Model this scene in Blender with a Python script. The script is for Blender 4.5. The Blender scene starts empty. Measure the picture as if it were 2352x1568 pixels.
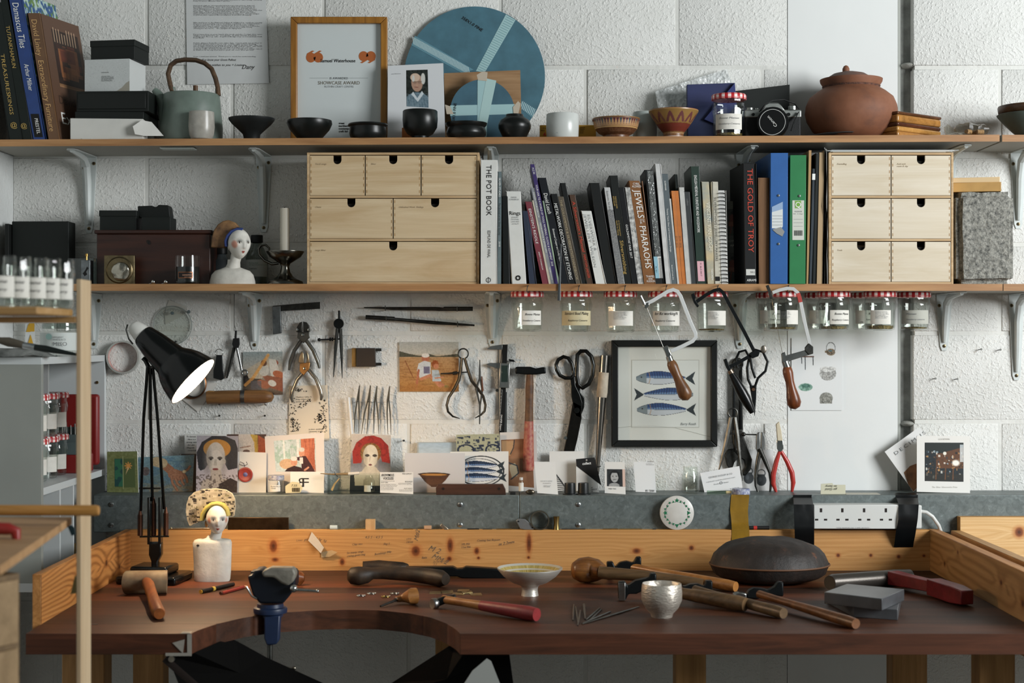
import bpy, bmesh, math, random
import numpy as np
from mathutils import Vector, Matrix
random.seed(7); np.random.seed(7)
SC = bpy.context.scene
COL = SC.collection
R = math.radians
# ---------------------------------------------------------------- camera, world, lights, exposure
F = 3612.0; D = 4.0; CZ = 1.49; WT = 0.93          # focal length in px of a 2352 px frame, distance to wall, eye height, bench height
cam = bpy.data.cameras.new('camera'); cam.sensor_width = 36; cam.lens = F/2352*36
cam.dof.use_dof = True; cam.dof.focus_distance = 3.82; cam.dof.aperture_fstop = 4.0
co = bpy.data.objects.new('camera', cam); COL.objects.link(co)
co.location = (0, -D, CZ); co.rotation_euler = (R(90), 0, 0); SC.camera = co
SC.view_settings.view_transform = 'Standard'; SC.view_settings.look = 'None'
SC.view_settings.exposure = 0.0; SC.view_settings.gamma = 1; SC.view_settings.use_curve_mapping = False
wd = bpy.data.worlds.new('world'); SC.world = wd; wd.use_nodes = True
wd.node_tree.nodes['Background'].inputs[0].default_value = (0.72, 0.82, 0.80, 1)
wd.node_tree.nodes['Background'].inputs[1].default_value = 0.145
def area(name, loc, tgt, sx, sy, power, col):
    l = bpy.data.lights.new(name, 'AREA'); l.shape = 'RECTANGLE'; l.size = sx; l.size_y = sy
    l.energy = power; l.color = col
    o = bpy.data.objects.new(name, l); COL.objects.link(o); o.location = loc
    o.rotation_euler = (Vector(tgt)-Vector(loc)).to_track_quat('-Z', 'Y').to_euler(); return o
area('window_daylight', (3.35, -2.6, 2.3), (0.2, 0, 1.3), 1.5, 1.5, 185, (0.96, 0.99, 1.0))

LAMPW = 9.5                                        # watts of the desk lamp's own bulb, placed in its builder
# ---------------------------------------------------------------- helpers
def X(px, y): return (px-1176)*(D+y)/F
def Z(py, y): return CZ-(py-784)*(D+y)/F
def P(px, py, y): return Vector((X(px, y), y, Z(py, y)))
def S(n, y): return n*(D+y)/F
def B(px, py, z=WT):
    d = (CZ-z)*F/(py-784); return Vector(((px-1176)*d/F, d-D, z))
def rgb(h):
    if not isinstance(h, str): return tuple(h)
    h = h.lstrip('#'); return tuple(int(h[i:i+2], 16)/255 for i in (0, 2, 4))
def lin(h):
    return tuple((c/12.92 if c <= .04045 else ((c+.055)/1.055)**2.4) for c in rgb(h))
_m = {}
def newmat(key):
    m = bpy.data.materials.new(key); m.use_nodes = True
    nt = m.node_tree; b = nt.nodes['Principled BSDF']; _m[key] = m
    return m, nt, b
def N(nt, t, **kw):
    n = nt.nodes.new(t)
    for k, v in kw.items():
        if k in n.inputs: n.inputs[k].default_value = v
        else: setattr(n, k, v)
    return n
def coords(nt, scale=(1, 1, 1), rot=(0, 0, 0)):
    tc = N(nt, 'ShaderNodeTexCoord'); mp = N(nt, 'ShaderNodeMapping')
    mp.inputs['Scale'].default_value = scale; mp.inputs['Rotation'].default_value = rot
    nt.links.new(tc.outputs['Object'], mp.inputs['Vector']); return mp.outputs['Vector']
def noise(nt, vec, sc, detail=4, rough=.55, dist=0):
    n = N(nt, 'ShaderNodeTexNoise', Scale=sc, Detail=detail, Roughness=rough, Distortion=dist)
    nt.links.new(vec, n.inputs['Vector']); return n.outputs['Fac']
def ramp(nt, fac, stops):
    r = N(nt, 'ShaderNodeValToRGB'); el = r.color_ramp.elements
    while len(el) < len(stops): el.new(.5)
    for e, (p, c) in zip(el, stops): e.position = p; e.color = (*lin(c), 1)
    nt.links.new(fac, r.inputs['Fac']); return r.outputs['Color']
def bumpn(nt, b, h, st, dist=.002):
    n = N(nt, 'ShaderNodeBump', Strength=st, Distance=dist)
    nt.links.new(h, n.inputs['Height']); nt.links.new(n.outputs['Normal'], b.inputs['Normal'])
def plain(col, rough=.55, metal=0., bump=0., bs=300, var=0., vs=25, col2=None, key=None, spec=.5, sheen=0):
    key = key or f'plain_{col}_{rough}_{metal}_{bump}_{bs}_{var}_{vs}_{col2}_{spec}'
    if key in _m: return _m[key]
    m, nt, b = newmat(key)
    if max(rgb(col)) < .2: col = tuple(c*.62 for c in rgb(col)); spec = min(spec, .35)     # very dark finishes
    b.inputs['Base Color'].default_value = (*lin(col), 1); b.inputs['Roughness'].default_value = rough
    b.inputs['Metallic'].default_value = metal; b.inputs['Specular IOR Level'].default_value = spec
    if var or bump: v = coords(nt)
    if var:
        c1 = rgb(col); c2 = rgb(col2) if col2 else tuple(c*(1-var) for c in c1)
        nt.links.new(ramp(nt, noise(nt, v, vs), [(.3, c1), (.72, c2)]), b.inputs['Base Color'])
    if bump: bumpn(nt, b, noise(nt, v, bs, 3), bump)
    return m
def metal(col='#b9bbb8', rough=.3, bump=0., bs=200, var=.15, vs=60): return plain(col, rough, 1.0, bump, bs, var, vs)
def wood(c1, c2, axis='x', s=1., rough=.5, dist=.6, spec=.4, c3=None):
    key = f'wood_{c1}_{c2}_{axis}_{s}_{rough}_{dist}_{c3}'
    if key in _m: return _m[key]
    m, nt, b = newmat(key); b.inputs['Roughness'].default_value = rough; b.inputs['Specular IOR Level'].default_value = spec
    sc = {'x': (1.6, 16, 16), 'y': (16, 1.6, 16), 'z': (16, 16, 1.6)}[axis]
    v = coords(nt, tuple(k*s for k in sc))
    f1 = noise(nt, v, 1.6, 5, .6, dist)
    sc2 = {'x': (6, 260, 260), 'y': (260, 6, 260), 'z': (260, 260, 6)}[axis]
    f2 = noise(nt, coords(nt, sc2), 1., 2)
    mx = N(nt, 'ShaderNodeMath', operation='MULTIPLY_ADD'); mx.inputs[1].default_value = .25
    nt.links.new(f2, mx.inputs[0]); nt.links.new(f1, mx.inputs[2])
    stops = [(.42, c1), (.78, c2)] if not c3 else [(.38, c1), (.6, c2), (.8, c3)]
    nt.links.new(ramp(nt, mx.outputs[0], stops), b.inputs['Base Color'])
    bumpn(nt, b, f2, .12, .0008); return m
def vcol(rough=.6, bump=0., bs=300, metal=0):
    key = f'print_{rough}_{bump}_{metal}'
    if key in _m: return _m[key]
    m, nt, b = newmat(key); b.inputs['Roughness'].default_value = rough; b.inputs['Metallic'].default_value = metal
    a = N(nt, 'ShaderNodeVertexColor'); a.layer_name = 'Col'
    nt.links.new(a.outputs['Color'], b.inputs['Base Color'])
    if bump: bumpn(nt, b, noise(nt, coords(nt), bs, 3), bump)
    return m
def glass(tint='#fbfdfb', key='clear_glass', refl=.09, rough=.02):
    if key in _m: return _m[key]
    m, nt, b = newmat(key); nt.nodes.remove(b)
    t = N(nt, 'ShaderNodeBsdfTransparent'); t.inputs[0].default_value = (*lin(tint), 1)
    g = N(nt, 'ShaderNodeBsdfGlossy'); g.inputs['Roughness'].default_value = rough
    lw = N(nt, 'ShaderNodeLayerWeight'); fr = N(nt, 'ShaderNodeMath', operation='POWER'); fr.inputs[1].default_value = 3.5; nt.links.new(lw.outputs['Facing'], fr.inputs[0])
    ad = N(nt, 'ShaderNodeMath', operation='MULTIPLY_ADD'); ad.inputs[1].default_value = .75; ad.inputs[2].default_value = refl-.05; ad.use_clamp = True
    mx = N(nt, 'ShaderNodeMixShader'); o = nt.nodes['Material Output']
    nt.links.new(fr.outputs[0], ad.inputs[0]); nt.links.new(ad.outputs[0], mx.inputs[0])
    nt.links.new(t.outputs[0], mx.inputs[1]); nt.links.new(g.outputs[0], mx.inputs[2]); nt.links.new(mx.outputs[0], o.inputs[0]); return m
def gingham():
    if 'gingham' in _m: return _m['gingham']
    m, nt, b = newmat('gingham'); b.inputs['Roughness'].default_value = .35
    sx = N(nt, 'ShaderNodeSeparateXYZ'); nt.links.new(coords(nt), sx.inputs[0]); outs = []
    at = N(nt, 'ShaderNodeMath', operation='ARCTAN2'); nt.links.new(sx.outputs[0], at.inputs[0]); nt.links.new(sx.outputs[1], at.inputs[1])
    for src, k in ((at.outputs[0], 17.0), (sx.outputs[2], 620.)):
        a = N(nt, 'ShaderNodeMath', operation='MULTIPLY'); a.inputs[1].default_value = k; nt.links.new(src, a.inputs[0])
        s = N(nt, 'ShaderNodeMath', operation='SINE'); nt.links.new(a.outputs[0], s.inputs[0])
        g = N(nt, 'ShaderNodeMath', operation='GREATER_THAN'); g.inputs[1].default_value = 0; nt.links.new(s.outputs[0], g.inputs[0]); outs.append(g.outputs[0])
    ad = N(nt, 'ShaderNodeMath', operation='MULTIPLY_ADD'); ad.inputs[1].default_value = .68; nt.links.new(outs[0], ad.inputs[0])
    h = N(nt, 'ShaderNodeMath', operation='MULTIPLY'); h.inputs[1].default_value = .3; nt.links.new(outs[1], h.inputs[0]); nt.links.new(h.outputs[0], ad.inputs[2])
    nt.links.new(ramp(nt, ad.outputs[0], [(0., '#efe6e2'), (.35, '#d9837e'), (.65, '#b8262b'), (1., '#a51d24')]), b.inputs['Base Color']); return m
WOFF = {}
def link(o, parent=None):
    COL.objects.link(o)
    if parent is not None: o.parent = parent
    return o
def tag(o, label=None, cat=None, group=None, kind=None):
    if label: o['label'] = label
    if cat: o['category'] = cat
    if group: o['group'] = group
    if kind: o['kind'] = kind
    return o
def thing(name, label, cat, loc, group=None):
    o = bpy.data.objects.new(name, None); o.empty_display_size = .02; link(o); o.location = Vector(loc)
    WOFF[o.name] = Vector(loc); return tag(o, label, cat, group)
class MB:
    def __init__(s): s.v = []; s.f = []; s.c = []
    def add(s, vs, fs):
        n = len(s.v); s.v += [Vector(v) for v in vs]; s.f += [tuple(i+n for i in f) for f in fs]; return s
    def box(s, a, b, mtx=None):
        (x0, y0, z0), (x1, y1, z1) = a, b
        vs = [(x0,y0,z0),(x1,y0,z0),(x1,y1,z0),(x0,y1,z0),(x0,y0,z1),(x1,y0,z1),(x1,y1,z1),(x0,y1,z1)]
        if mtx: vs = [mtx @ Vector(v) for v in vs]
        return s.add(vs, [(0,1,2,3),(4,5,6,7),(0,1,5,4),(1,2,6,5),(2,3,7,6),(3,0,4,7)])
    def pbox(s, x0, py0, x1, py1, yf, yb):           # box by pixel rectangle on its front plane
        a = P(x0, py1, yf); b = P(x1, py0, yf); return s.box((a.x, yf, a.z), (b.x, yb, b.z))
    def prism3(s, pts, ext):                          # 3-D polygon pushed along ext
        n = len(pts); ext = Vector(ext); vs = [Vector(p) for p in pts]; vs += [v+ext for v in vs]
        return s.add(vs, [tuple(range(n)), tuple(range(2*n-1, n-1, -1))]+[(i, (i+1) % n, (i+1) % n+n, i+n) for i in range(n)])
    def prism(s, pts, yf, yb): return s.prism3([P(a, b, yf) for a, b in pts], (0, yb-yf, 0))
    def ring(s, outer, inner, yf, yb):                # prism between two outlines with equal point counts
        n = len(outer); o = [P(a, b, yf) for a, b in outer]; i = [P(a, b, yf) for a, b in inner]; e = Vector((0, yb-yf, 0))
        vs = o+i+[v+e for v in o]+[v+e for v in i]; fs = []
        for k in range(n):
            j = (k+1) % n; fs += [(k, j, n+j, n+k), (2*n+k, 2*n+j, 3*n+j, 3*n+k), (k, j, 2*n+j, 2*n+k), (n+k, n+j, 3*n+j, 3*n+k)]
        return s.add(vs, fs)
    def lathe(s, prof, o, d=(0, 0, 1), n=28, cap=True, squash=1., a0=0.):
        d = Vector(d).normalized(); o = Vector(o)
        u = d.orthogonal().normalized() if abs(d.z) < .999 else Vector((1, 0, 0)); w = d.cross(u); vs = []; fs = []
        for r, t in prof:
            for k in range(n):
                a = 2*math.pi*k/n+a0; vs.append(o+d*t+u*(r*math.cos(a))+w*(r*squash*math.sin(a)))
        for i in range(len(prof)-1):
            for k in range(n):
                j = (k+1) % n; fs.append((i*n+k, i*n+j, (i+1)*n+j, (i+1)*n+k))
        if cap: fs += [tuple(range(n)), tuple(range((len(prof)-1)*n, len(prof)*n))]
        return s.add(vs, fs)
    def lpx(s, prof, cx, y, n=32, cap=True, base=None, squash=1.):   # profile in px (radius, py) about a vertical axis
        o = Vector((X(cx, y), y, 0)); zs = [Z(q, y) for _, q in prof]
        if base is not None:                          # keep the top, stretch the foot down to what carries it
            a, b = max(zs), min(zs); zs = [a-(a-z)*(a-base)/(a-b) for z in zs]
        return s.lathe([(max(S(r, y), 1e-5), z) for (r, _), z in zip(prof, zs)], o, n=n, cap=cap, squash=squash)
    def tube(s, pts, rad, n=10, cap=True, flat=1., up=None, closed=False):
        pts = [Vector(p) for p in pts]; m = len(pts)
        if not hasattr(rad, '__len__'): rad = [rad]*m
        vs = []; fs = []; u = None
        for i, p in enumerate(pts):
            if closed: t = (pts[(i+1) % m]-pts[i-1])
            else: t = pts[min(i+1, m-1)]-pts[max(i-1, 0)]
            t.normalize()
            if up is not None: u = Vector(up)-t*Vector(up).dot(t)
            elif u is None: u = t.orthogonal()
            else: u = u-t*u.dot(t)
            if u.length < 1e-6: u = t.orthogonal()
            u.normalize(); w = t.cross(u)
            for k in range(n):
                a = 2*math.pi*(k+.5)/n; vs.append(p+u*(rad[i]*flat*math.cos(a))+w*(rad[i]*math.sin(a)))
        for i in range(m if closed else m-1):
            for k in range(n):
                j = (k+1) % n; q = (i+1) % m; fs.append((i*n+k, i*n+j, q*n+j, q*n+k))
        if cap and not closed: fs += [tuple(range(n)), tuple(range((m-1)*n, m*n))]
        return s.add(vs, fs)
    def ptube(s, pts, y, rad, **k):                   # px path at one depth (or (px,py,y) points), radius in px
        q = [P(p[0], p[1], p[2] if len(p) > 2 else y) for p in pts]
        if not hasattr(rad, '__len__'): rad = [rad]*len(q)
        return s.tube(q, [S(r, v.y) for r, v in zip(rad, q)], **k)
    def ball(s, c, r, n=16, m=10, mtx=None):
        r = (r, r, r) if not hasattr(r, '__len__') else r; c = Vector(c); vs = []; fs = []
        for i in range(m+1):
            th = math.pi*i/m
            for k in range(n):
                a = 2*math.pi*k/n; q = Vector((r[0]*math.sin(th)*math.cos(a), r[1]*math.sin(th)*math.sin(a), r[2]*math.cos(th)))
                vs.append(c+(mtx @ q if mtx else q))
        for i in range(m):
            for k in range(n):
                j = (k+1) % n; fs.append((i*n+k, i*n+j, (i+1)*n+j, (i+1)*n+k))
        return s.add(vs, fs)
    def build(s, name, mat, parent=None, smooth=35, bevel=0, seg=2, kind=None, label=None, cat=None, group=None, weld=True, fn=None):
        me = bpy.data.meshes.new(name)
        if parent is not None: off = WOFF[parent.name]
        else:
            xs = [v.x for v in s.v]; ys = [v.y for v in s.v]; zs = [v.z for v in s.v]
            off = Vector(((min(xs)+max(xs))/2, (min(ys)+max(ys))/2, min(zs)))
        me.from_pydata([v-off for v in s.v], [], s.f)
        if weld:
            bm = bmesh.new(); bm.from_mesh(me); bmesh.ops.remove_doubles(bm, verts=bm.verts, dist=2e-6)
            bmesh.ops.recalc_face_normals(bm, faces=bm.faces); bm.to_mesh(me); bm.free()
        o = bpy.data.objects.new(name, me); link(o, parent)
        if parent is None: o.location = off
        WOFF[o.name] = off
        if mat: me.materials.append(mat)
        if smooth: me.shade_smooth(); me.set_sharp_from_angle(angle=R(smooth))
        if bevel:
            b = o.modifiers.new('bevel', 'BEVEL'); b.width = bevel; b.segments = seg; b.limit_method = 'ANGLE'; b.angle_limit = R(32); b.harden_normals = False
        return tag(o, label, cat, group, kind)
def mb(): return MB()
def tmesh(s, size=1., shear=0., bold=0., align='LEFT', res=2, space=1., ls=1.):
    c = bpy.data.curves.new('t', 'FONT'); c.body = s; c.size = size; c.shear = shear; c.offset = bold*size; c.resolution_u = res
    c.align_x = align; c.space_character = space; c.space_line = ls
    o = bpy.data.objects.new('t', c); me = bpy.data.meshes.new_from_object(o)
    vs = [v.co.copy() for v in me.vertices]; fs = [tuple(p.vertices) for p in me.polygons]
    bpy.data.objects.remove(o); bpy.data.curves.remove(c); bpy.data.meshes.remove(me); return vs, fs
def letters(s, parent, at, right, up, size, mat, width=None, name='lettering', lift=.0004, fn=None, **k):
    """flat printed lettering; size = cap height in metres; width squeezes the line"""
    vs, fs = tmesh(s, size/.72, **k)
    if not vs: return
    if width:
        w = max(v.x for v in vs)-min(v.x for v in vs)
        if w > 0:
            for v in vs: v.x *= width/w
    right = Vector(right).normalized(); up = Vector(up).normalized(); nrm = right.cross(up); at = Vector(at)
    m = MB()
    if fn: m.add([fn(v.x, v.y) for v in vs], fs)
    else: m.add([at+right*v.x+up*v.y+nrm*lift for v in vs], fs)
    return m.build(name, mat, parent, smooth=0, weld=False)
RX = Vector((1, 0, 0)); UP = Vector((0, 0, 1)); DN = Vector((0, 0, -1))
INK = plain('#1a1a1a', .7, key='ink_black'); WHT = plain('#e8e8e4', .6, key='ink_white'); GRY = plain('#77797a', .7, key='ink_grey')
GOLDINK = plain('#b89a55', .5, key='ink_gold'); PENCIL = plain('#6d5b49', .8, key='pencil_marks'); REDINK = plain('#c8402a', .6, key='ink_red')
# painted prints: colours are kept per vertex on a fine grid, painted in photo pixels
class Cv:
    def __init__(s, x0, y0, x1, y1, bg='#ffffff', res=1.):
        s.x0, s.y0, s.x1, s.y1 = x0, y0, x1, y1
        s.w = max(2, int((x1-x0)*res)+1); s.h = max(2, int((y1-y0)*res)+1)
        s.u, s.v = np.meshgrid(np.linspace(x0, x1, s.w), np.linspace(y0, y1, s.h))
        s.a = np.ones((s.h, s.w, 3))*np.array(rgb(bg)); s.soft = .6/res
    def put(s, m, col, al=1.):
        m = (np.clip(m, 0, 1)*al)[..., None]; s.a = s.a*(1-m)+np.array(rgb(col))*m; return s
    def ell(s, cx, cy, rx, ry, col, rot=0, al=1., soft=None):
        so = soft or s.soft; c, n = math.cos(R(rot)), math.sin(R(rot)); dx, dy = s.u-cx, s.v-cy
        d = np.sqrt(((dx*c+dy*n)/rx)**2+((-dx*n+dy*c)/ry)**2)
        return s.put((1-d)*min(rx, ry)/so/1.0+.5, col, al)
    def ring(s, cx, cy, rx, ry, w, col, al=1.):
        d = np.abs(np.sqrt(((s.u-cx)/rx)**2+((s.v-cy)/ry)**2)-1)*min(rx, ry)
        return s.put((w/2-d)/s.soft+.5, col, al)
    def poly(s, pts, col, al=1.):
        ins = np.zeros(s.u.shape, bool); n = len(pts)
        for i in range(n):
            (x1, y1), (x2, y2) = pts[i], pts[(i+1) % n]
            if y1 == y2: continue
            c = ((y1 > s.v) != (y2 > s.v)) & (s.u < (x2-x1)*(s.v-y1)/(y2-y1)+x1); ins ^= c
        return s.put(ins.astype(float), col, al)
    def line(s, pts, w, col, al=1.):
        m = np.full(s.u.shape, 1e9)
        for (x1, y1), (x2, y2) in zip(pts[:-1], pts[1:]):
            dx, dy = x2-x1, y2-y1; L = dx*dx+dy*dy+1e-9; t = np.clip(((s.u-x1)*dx+(s.v-y1)*dy)/L, 0, 1)
            m = np.minimum(m, np.hypot(s.u-x1-t*dx, s.v-y1-t*dy))
        return s.put((w/2-m)/s.soft+.5, col, al)
    def rect(s, x0, y0, x1, y1, col, al=1.): return s.poly([(x0, y0), (x1, y0), (x1, y1), (x0, y1)], col, al)
    def vgrad(s, stops):
        ys = [p for p, _ in stops]; cs = np.array([rgb(c) for _, c in stops])
        for k in range(3): s.a[..., k] = np.interp(s.v, ys, cs[:, k])
        return s
    def grain(s, amt=.04, sx=1, sy=1):
        g = np.random.rand(max(2, int(s.h/sy)+2), max(2, int(s.w/sx)+2))
        iy = np.linspace(0, g.shape[0]-1.001, s.h); ix = np.linspace(0, g.shape[1]-1.001, s.w)
        y0 = iy.astype(int); x0 = ix.astype(int); fy = (iy-y0)[:, None]; fx = (ix-x0)[None, :]
        G = g[y0][:, x0]*(1-fy)*(1-fx)+g[y0+1][:, x0]*fy*(1-fx)+g[y0][:, x0+1]*(1-fy)*fx+g[y0+1][:, x0+1]*fy*fx
        s.a = np.clip(s.a+((G-.5)*2*amt)[..., None], 0, 1); return s
    def field(s, sx, sy):
        k = s.a; s.a = np.ones_like(k)*.5; s.grain(.5, sx, sy); f = s.a[..., 0]; s.a = k; return f
def print_mesh(cv, fn, name, parent, rough=.5, bump=0., mat=None, **kw):
    """fn(s,t) with s,t in 0..1 from the top left gives the world position"""
    me = bpy.data.meshes.new(name); off = WOFF[parent.name] if parent else fn(.5, 1.)
    ss = np.linspace(0, 1, cv.w); tt = np.linspace(0, 1, cv.h)
    co_ = np.array([[fn(a, b)-off for a in ss] for b in tt]).reshape(-1, 3)
    i = np.arange(cv.h*cv.w).reshape(cv.h, cv.w)
    q = np.stack([i[:-1, :-1], i[1:, :-1], i[1:, 1:], i[:-1, 1:]], -1).reshape(-1, 4)
    me.from_pydata(co_.tolist(), [], q.tolist())
    a = np.clip(cv.a, 0, 1); l = np.where(a <= .04045, a/12.92, ((a+.055)/1.055)**2.4).reshape(-1, 3)
    at = me.color_attributes.new('Col', 'FLOAT_COLOR', 'POINT')
    at.data.foreach_set('color', np.concatenate([l, np.ones((len(l), 1))], 1).astype(np.float32).ravel())
    me.materials.append(mat or vcol(rough, bump)); me.shade_smooth()
    o = bpy.data.objects.new(name, me); link(o, parent); WOFF[o.name] = off
    if parent is None: o.location = off
    return tag(o, **kw)
def bil(c):
    tl, tr, br, bl = [Vector(v) for v in c]
    return lambda s, t: (tl*(1-s)+tr*s)*(1-t)+(bl*(1-s)+br*s)*t
class Card:
    """thin sheet by four pixel corners (tl,tr,br,bl) with depths at top and bottom; keeps a mapping from photo px to its face"""
    def __init__(s, name, label, cat, quad, yb, yt, mat=None, cv=None, th=.0012, base=None, group=None, rough=.5, face='print'):
        c = [P(*quad[0], yt), P(*quad[1], yt), P(*quad[2], yb), P(*quad[3], yb)]
        if base is not None:
            for v in c[2:]: v.z = base+max(0, (v.z-min(c[2].z, c[3].z)))
        s.c = c; n = (c[1]-c[0]).cross(c[0]-c[3]).normalized()
        if n.y > 0: n = -n
        s.n = n; lo = (c[2]+c[3])/2; s.o = thing(name, label, cat, lo, group)
        s.mat = mat or plain('#e6e5e0', .6)
        mb().prism3(c, -n*th).build('sheet', s.mat, s.o, smooth=0)
        q = [Vector((a, b)) for a, b in quad]; s.q = q; s.f = bil(c)
        if cv: s.print(cv, rough, face)
    def at(s, px, py):                                # px -> point on the face (affine, from tl/tr/bl)
        q = s.q; e1 = q[1]-q[0]; e2 = q[3]-q[0]; d = Vector((px, py))-q[0]; det = e1.x*e2.y-e1.y*e2.x
        return s.f((d.x*e2.y-d.y*e2.x)/det, (e1.x*d.y-e1.y*d.x)/det)
    def print(s, cv, rough=.5, name='print', quad=None):
        if quad: f = bil([s.at(*p)+s.n*.0003 for p in quad])
        else: f0 = s.f; f = lambda a, b: f0(a, b)+s.n*.0003
        return print_mesh(cv, f, name, s.o, rough)
    def text(s, t, px, py, h, mat=INK, width=None, rot=0, align='LEFT', flip=False, **k):
        a = s.at(px, py); r = (s.c[1]-s.c[0]).normalized(); u = (s.c[0]-s.c[3]).normalized()
        if rot:
            r, u = r*math.cos(R(rot))+u*math.sin(R(rot)), u*math.cos(R(rot))-r*math.sin(R(rot))
        if flip: r, u = -r, -u
        return letters(t, s.o, a, r, u, S(h, a.y), mat, S(width, a.y) if width else None, lift=.0007, align=align, **k)
# ---------------------------------------------------------------- the setting
def wallpaint(key, col, col2, bs=290, st=.55, dist=.0028):
    m, nt, b = newmat(key); b.inputs['Roughness'].default_value = .62
    v = coords(nt); n1 = noise(nt, v, bs, 4, .6); n2 = noise(nt, v, 9, 3)
    vo = N(nt, 'ShaderNodeTexNoise', Scale=bs*.45, Detail=2.); nt.links.new(v, vo.inputs['Vector'])
    r = N(nt, 'ShaderNodeMapRange'); r.inputs[1].default_value = .5; r.inputs[2].default_value = .72; nt.links.new(vo.outputs['Fac'], r.inputs[0])
    ad = N(nt, 'ShaderNodeMath', operation='MULTIPLY_ADD'); ad.inputs[1].default_value = .9; nt.links.new(r.outputs[0], ad.inputs[0]); nt.links.new(n1, ad.inputs[2])
    nt.links.new(ramp(nt, n2, [(.3, col), (.75, col2)]), b.inputs['Base Color']); bumpn(nt, b, ad.outputs[0], st, dist); return m
PAINT = wallpaint('painted_block', '#dcdcd8', '#d2d2cd'); MORTAR = wallpaint('painted_mortar', '#d8d8d3', '#c9c9c3', 90, .3, .002)
SMOOTHW = plain('#dddfdd', .5, bump=.05, bs=60, var=.03, vs=4); DARKGAP = plain('#2a2c29', .9)
wall = mb().box((-1.30, .002, 0), (X(1808, 0), .12, 2.75)).box((X(2098, 0)+.004, .002, 0), (2.1, .12, 2.75)).build('wall_back', MORTAR, smooth=0, kind='structure')
_bm = {}
def block(x0, x1, z0, z1):
    k = (round(x1-x0, 3), round(z1-z0, 3))
    if k not in _bm:
        w, h = k; bmx = bmesh.new(); bmesh.ops.create_cube(bmx, size=1, matrix=Matrix.Diagonal((w, .05, h, 1)))
        e = [e for e in bmx.edges if all(v.co.y < 0 for v in e.verts)]
        bmesh.ops.bevel(bmx, geom=e, offset=.0022, segments=2, affect='EDGES', profile=.5)
        me = bpy.data.meshes.new('block'); bmx.to_mesh(me); bmx.free(); me.materials.append(PAINT); me.shade_smooth(); me.set_sharp_from_angle(angle=R(60)); _bm[k] = me
    o = bpy.data.objects.new('block', _bm[k]); link(o, wall); o.location = Vector(((x0+x1)/2, .025+random.uniform(-.001, .001), (z0+z1)/2))-WOFF[wall.name]
WL = -1.269
for r in range(-5, 13):
    pyc = 155+203.3*r; z1 = Z(pyc-203.3, 0)-.005; z0 = Z(pyc, 0)+.005
    if z0 < 0.02 or z1 > 2.74: continue
    js = [337+406*k for k in range(-2, 6)] if r % 2 == 0 else [533+406*k for k in range(-3, 5)]
    xs = [X(j, 0) for j in js]; edges = [WL]+[x for x in xs if WL+.03 < x < X(1808, 0)-.03]+[X(1808, 0)]
    for a, b in zip(edges[:-1], edges[1:]): block(a+(.005 if a > WL else 0), b-(.005 if b < X(1808, 0)-.01 else .0), z0, z1)
    xs = [X((2297 if r % 2 else 2500)+406*k, 0) for k in range(0, 3)]; edges = [X(2098, 0)]+[x for x in xs if x < 2.1]+[2.1]
    for a, b in zip(edges[:-1], edges[1:]): block(a+(.005 if a > X(2098, 0)+.01 else 0), b-.005, z0, z1)
mb().box((WL-.08, -4.2, 0), (WL, .12, 2.75)).build('wall_left', wallpaint('painted_side', '#d6d8d6', '#c9cbc9', 150, .4), kind='structure', smooth=0)
mb().box((-4, -4.6, -.05), (4, .12, 0)).build('floor', plain('#6b6a64', .7, var=.2, vs=6, bump=.1, bs=60), kind='structure', smooth=0)
mb().pbox(1809, -500, 2062, 2100, .001, .1).build('trim_1', SMOOTHW, kind='structure', bevel=.001)
t2 = mb().box((X(2062, 0), .05, 0), (X(2102, 0)+.01, .12, 2.75)).build('trim_2', DARKGAP, kind='structure', smooth=0)
mb().box((X(2067, 0), .02, 0), (X(2073, 0), .05, 2.75)).build('sealant_strip', plain('#9a9c96', .7), t2)
mb().box((X(2076, 0), .03, 0), (X(2103, 0), .05, 2.75)).build('column_face', plain('#a3a5a0', .8, var=.3, vs=30, bump=.2), t2)
for py in (152, 972):
    mb().ball(P(2085, py, .03), (.022, .03, .008)).build('mortar_lump', plain('#a9a9a2', .9, bump=.6, bs=200, var=.4), t2)
# ---------------------------------------------------------------- shelves
OAK = wood('#b98d5f', '#8e6540', 'x', 1.2, .5); OAKU = plain('#9a978d', .6, var=.05, vs=8)
SD = -.212
def shelf(name, label, x0, x1, pl, pr, group):
    a = P(x0, pl, SD); b = P(x1, pr, SD); th = .0165
    t = thing(name, label, 'shelf', ((a.x+b.x)/2, SD/2, (a.z+b.z)/2-th), group)
    mb().prism3([(a.x, SD+.001, a.z), (b.x, SD+.001, b.z), (b.x, SD+.001, b.z-th), (a.x, SD+.001, a.z-th)], (0, -SD-.006, 0)).build('board', OAKU, t, smooth=0)
    mb().prism3([(a.x, SD, a.z), (b.x, SD, b.z), (b.x, SD, b.z-th), (a.x, SD, a.z-th)], (0, .001, 0)).build('edge_strip', OAK, t, smooth=0)
    mb().prism3([(a.x, SD+.002, a.z+.0003), (b.x, SD+.002, b.z+.0003), (b.x, -.006, b.z+.0003), (a.x, -.006, a.z+.0003)], (0, 0, -.0004)).build('top_veneer', OAK, t, smooth=0)
    return t
def shz(px): return Z(320.5-11.5*px/2297, SD)          # top face of the upper shelf below a pixel column
LSZ = Z(652.0, SD)
us = shelf('wall_shelf', 'long oak-edged upper wall shelf carrying pots, frame and teapot', -24, 2296, 320.6, 309, 'oak wall shelves')
shelf('wall_shelf', 'short end of oak-edged upper shelf at right edge under stacked bowls', 2302, 2480, 309.5, 309.5, 'oak wall shelves')
shelf('wall_shelf', 'long oak-edged lower wall shelf carrying drawers and row of books', -24, 2303, 652, 652, 'oak wall shelves')
shelf('wall_shelf', 'short end of oak-edged lower shelf at right edge beside granite block', 2305, 2480, 652, 652, 'oak wall shelves')
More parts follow.
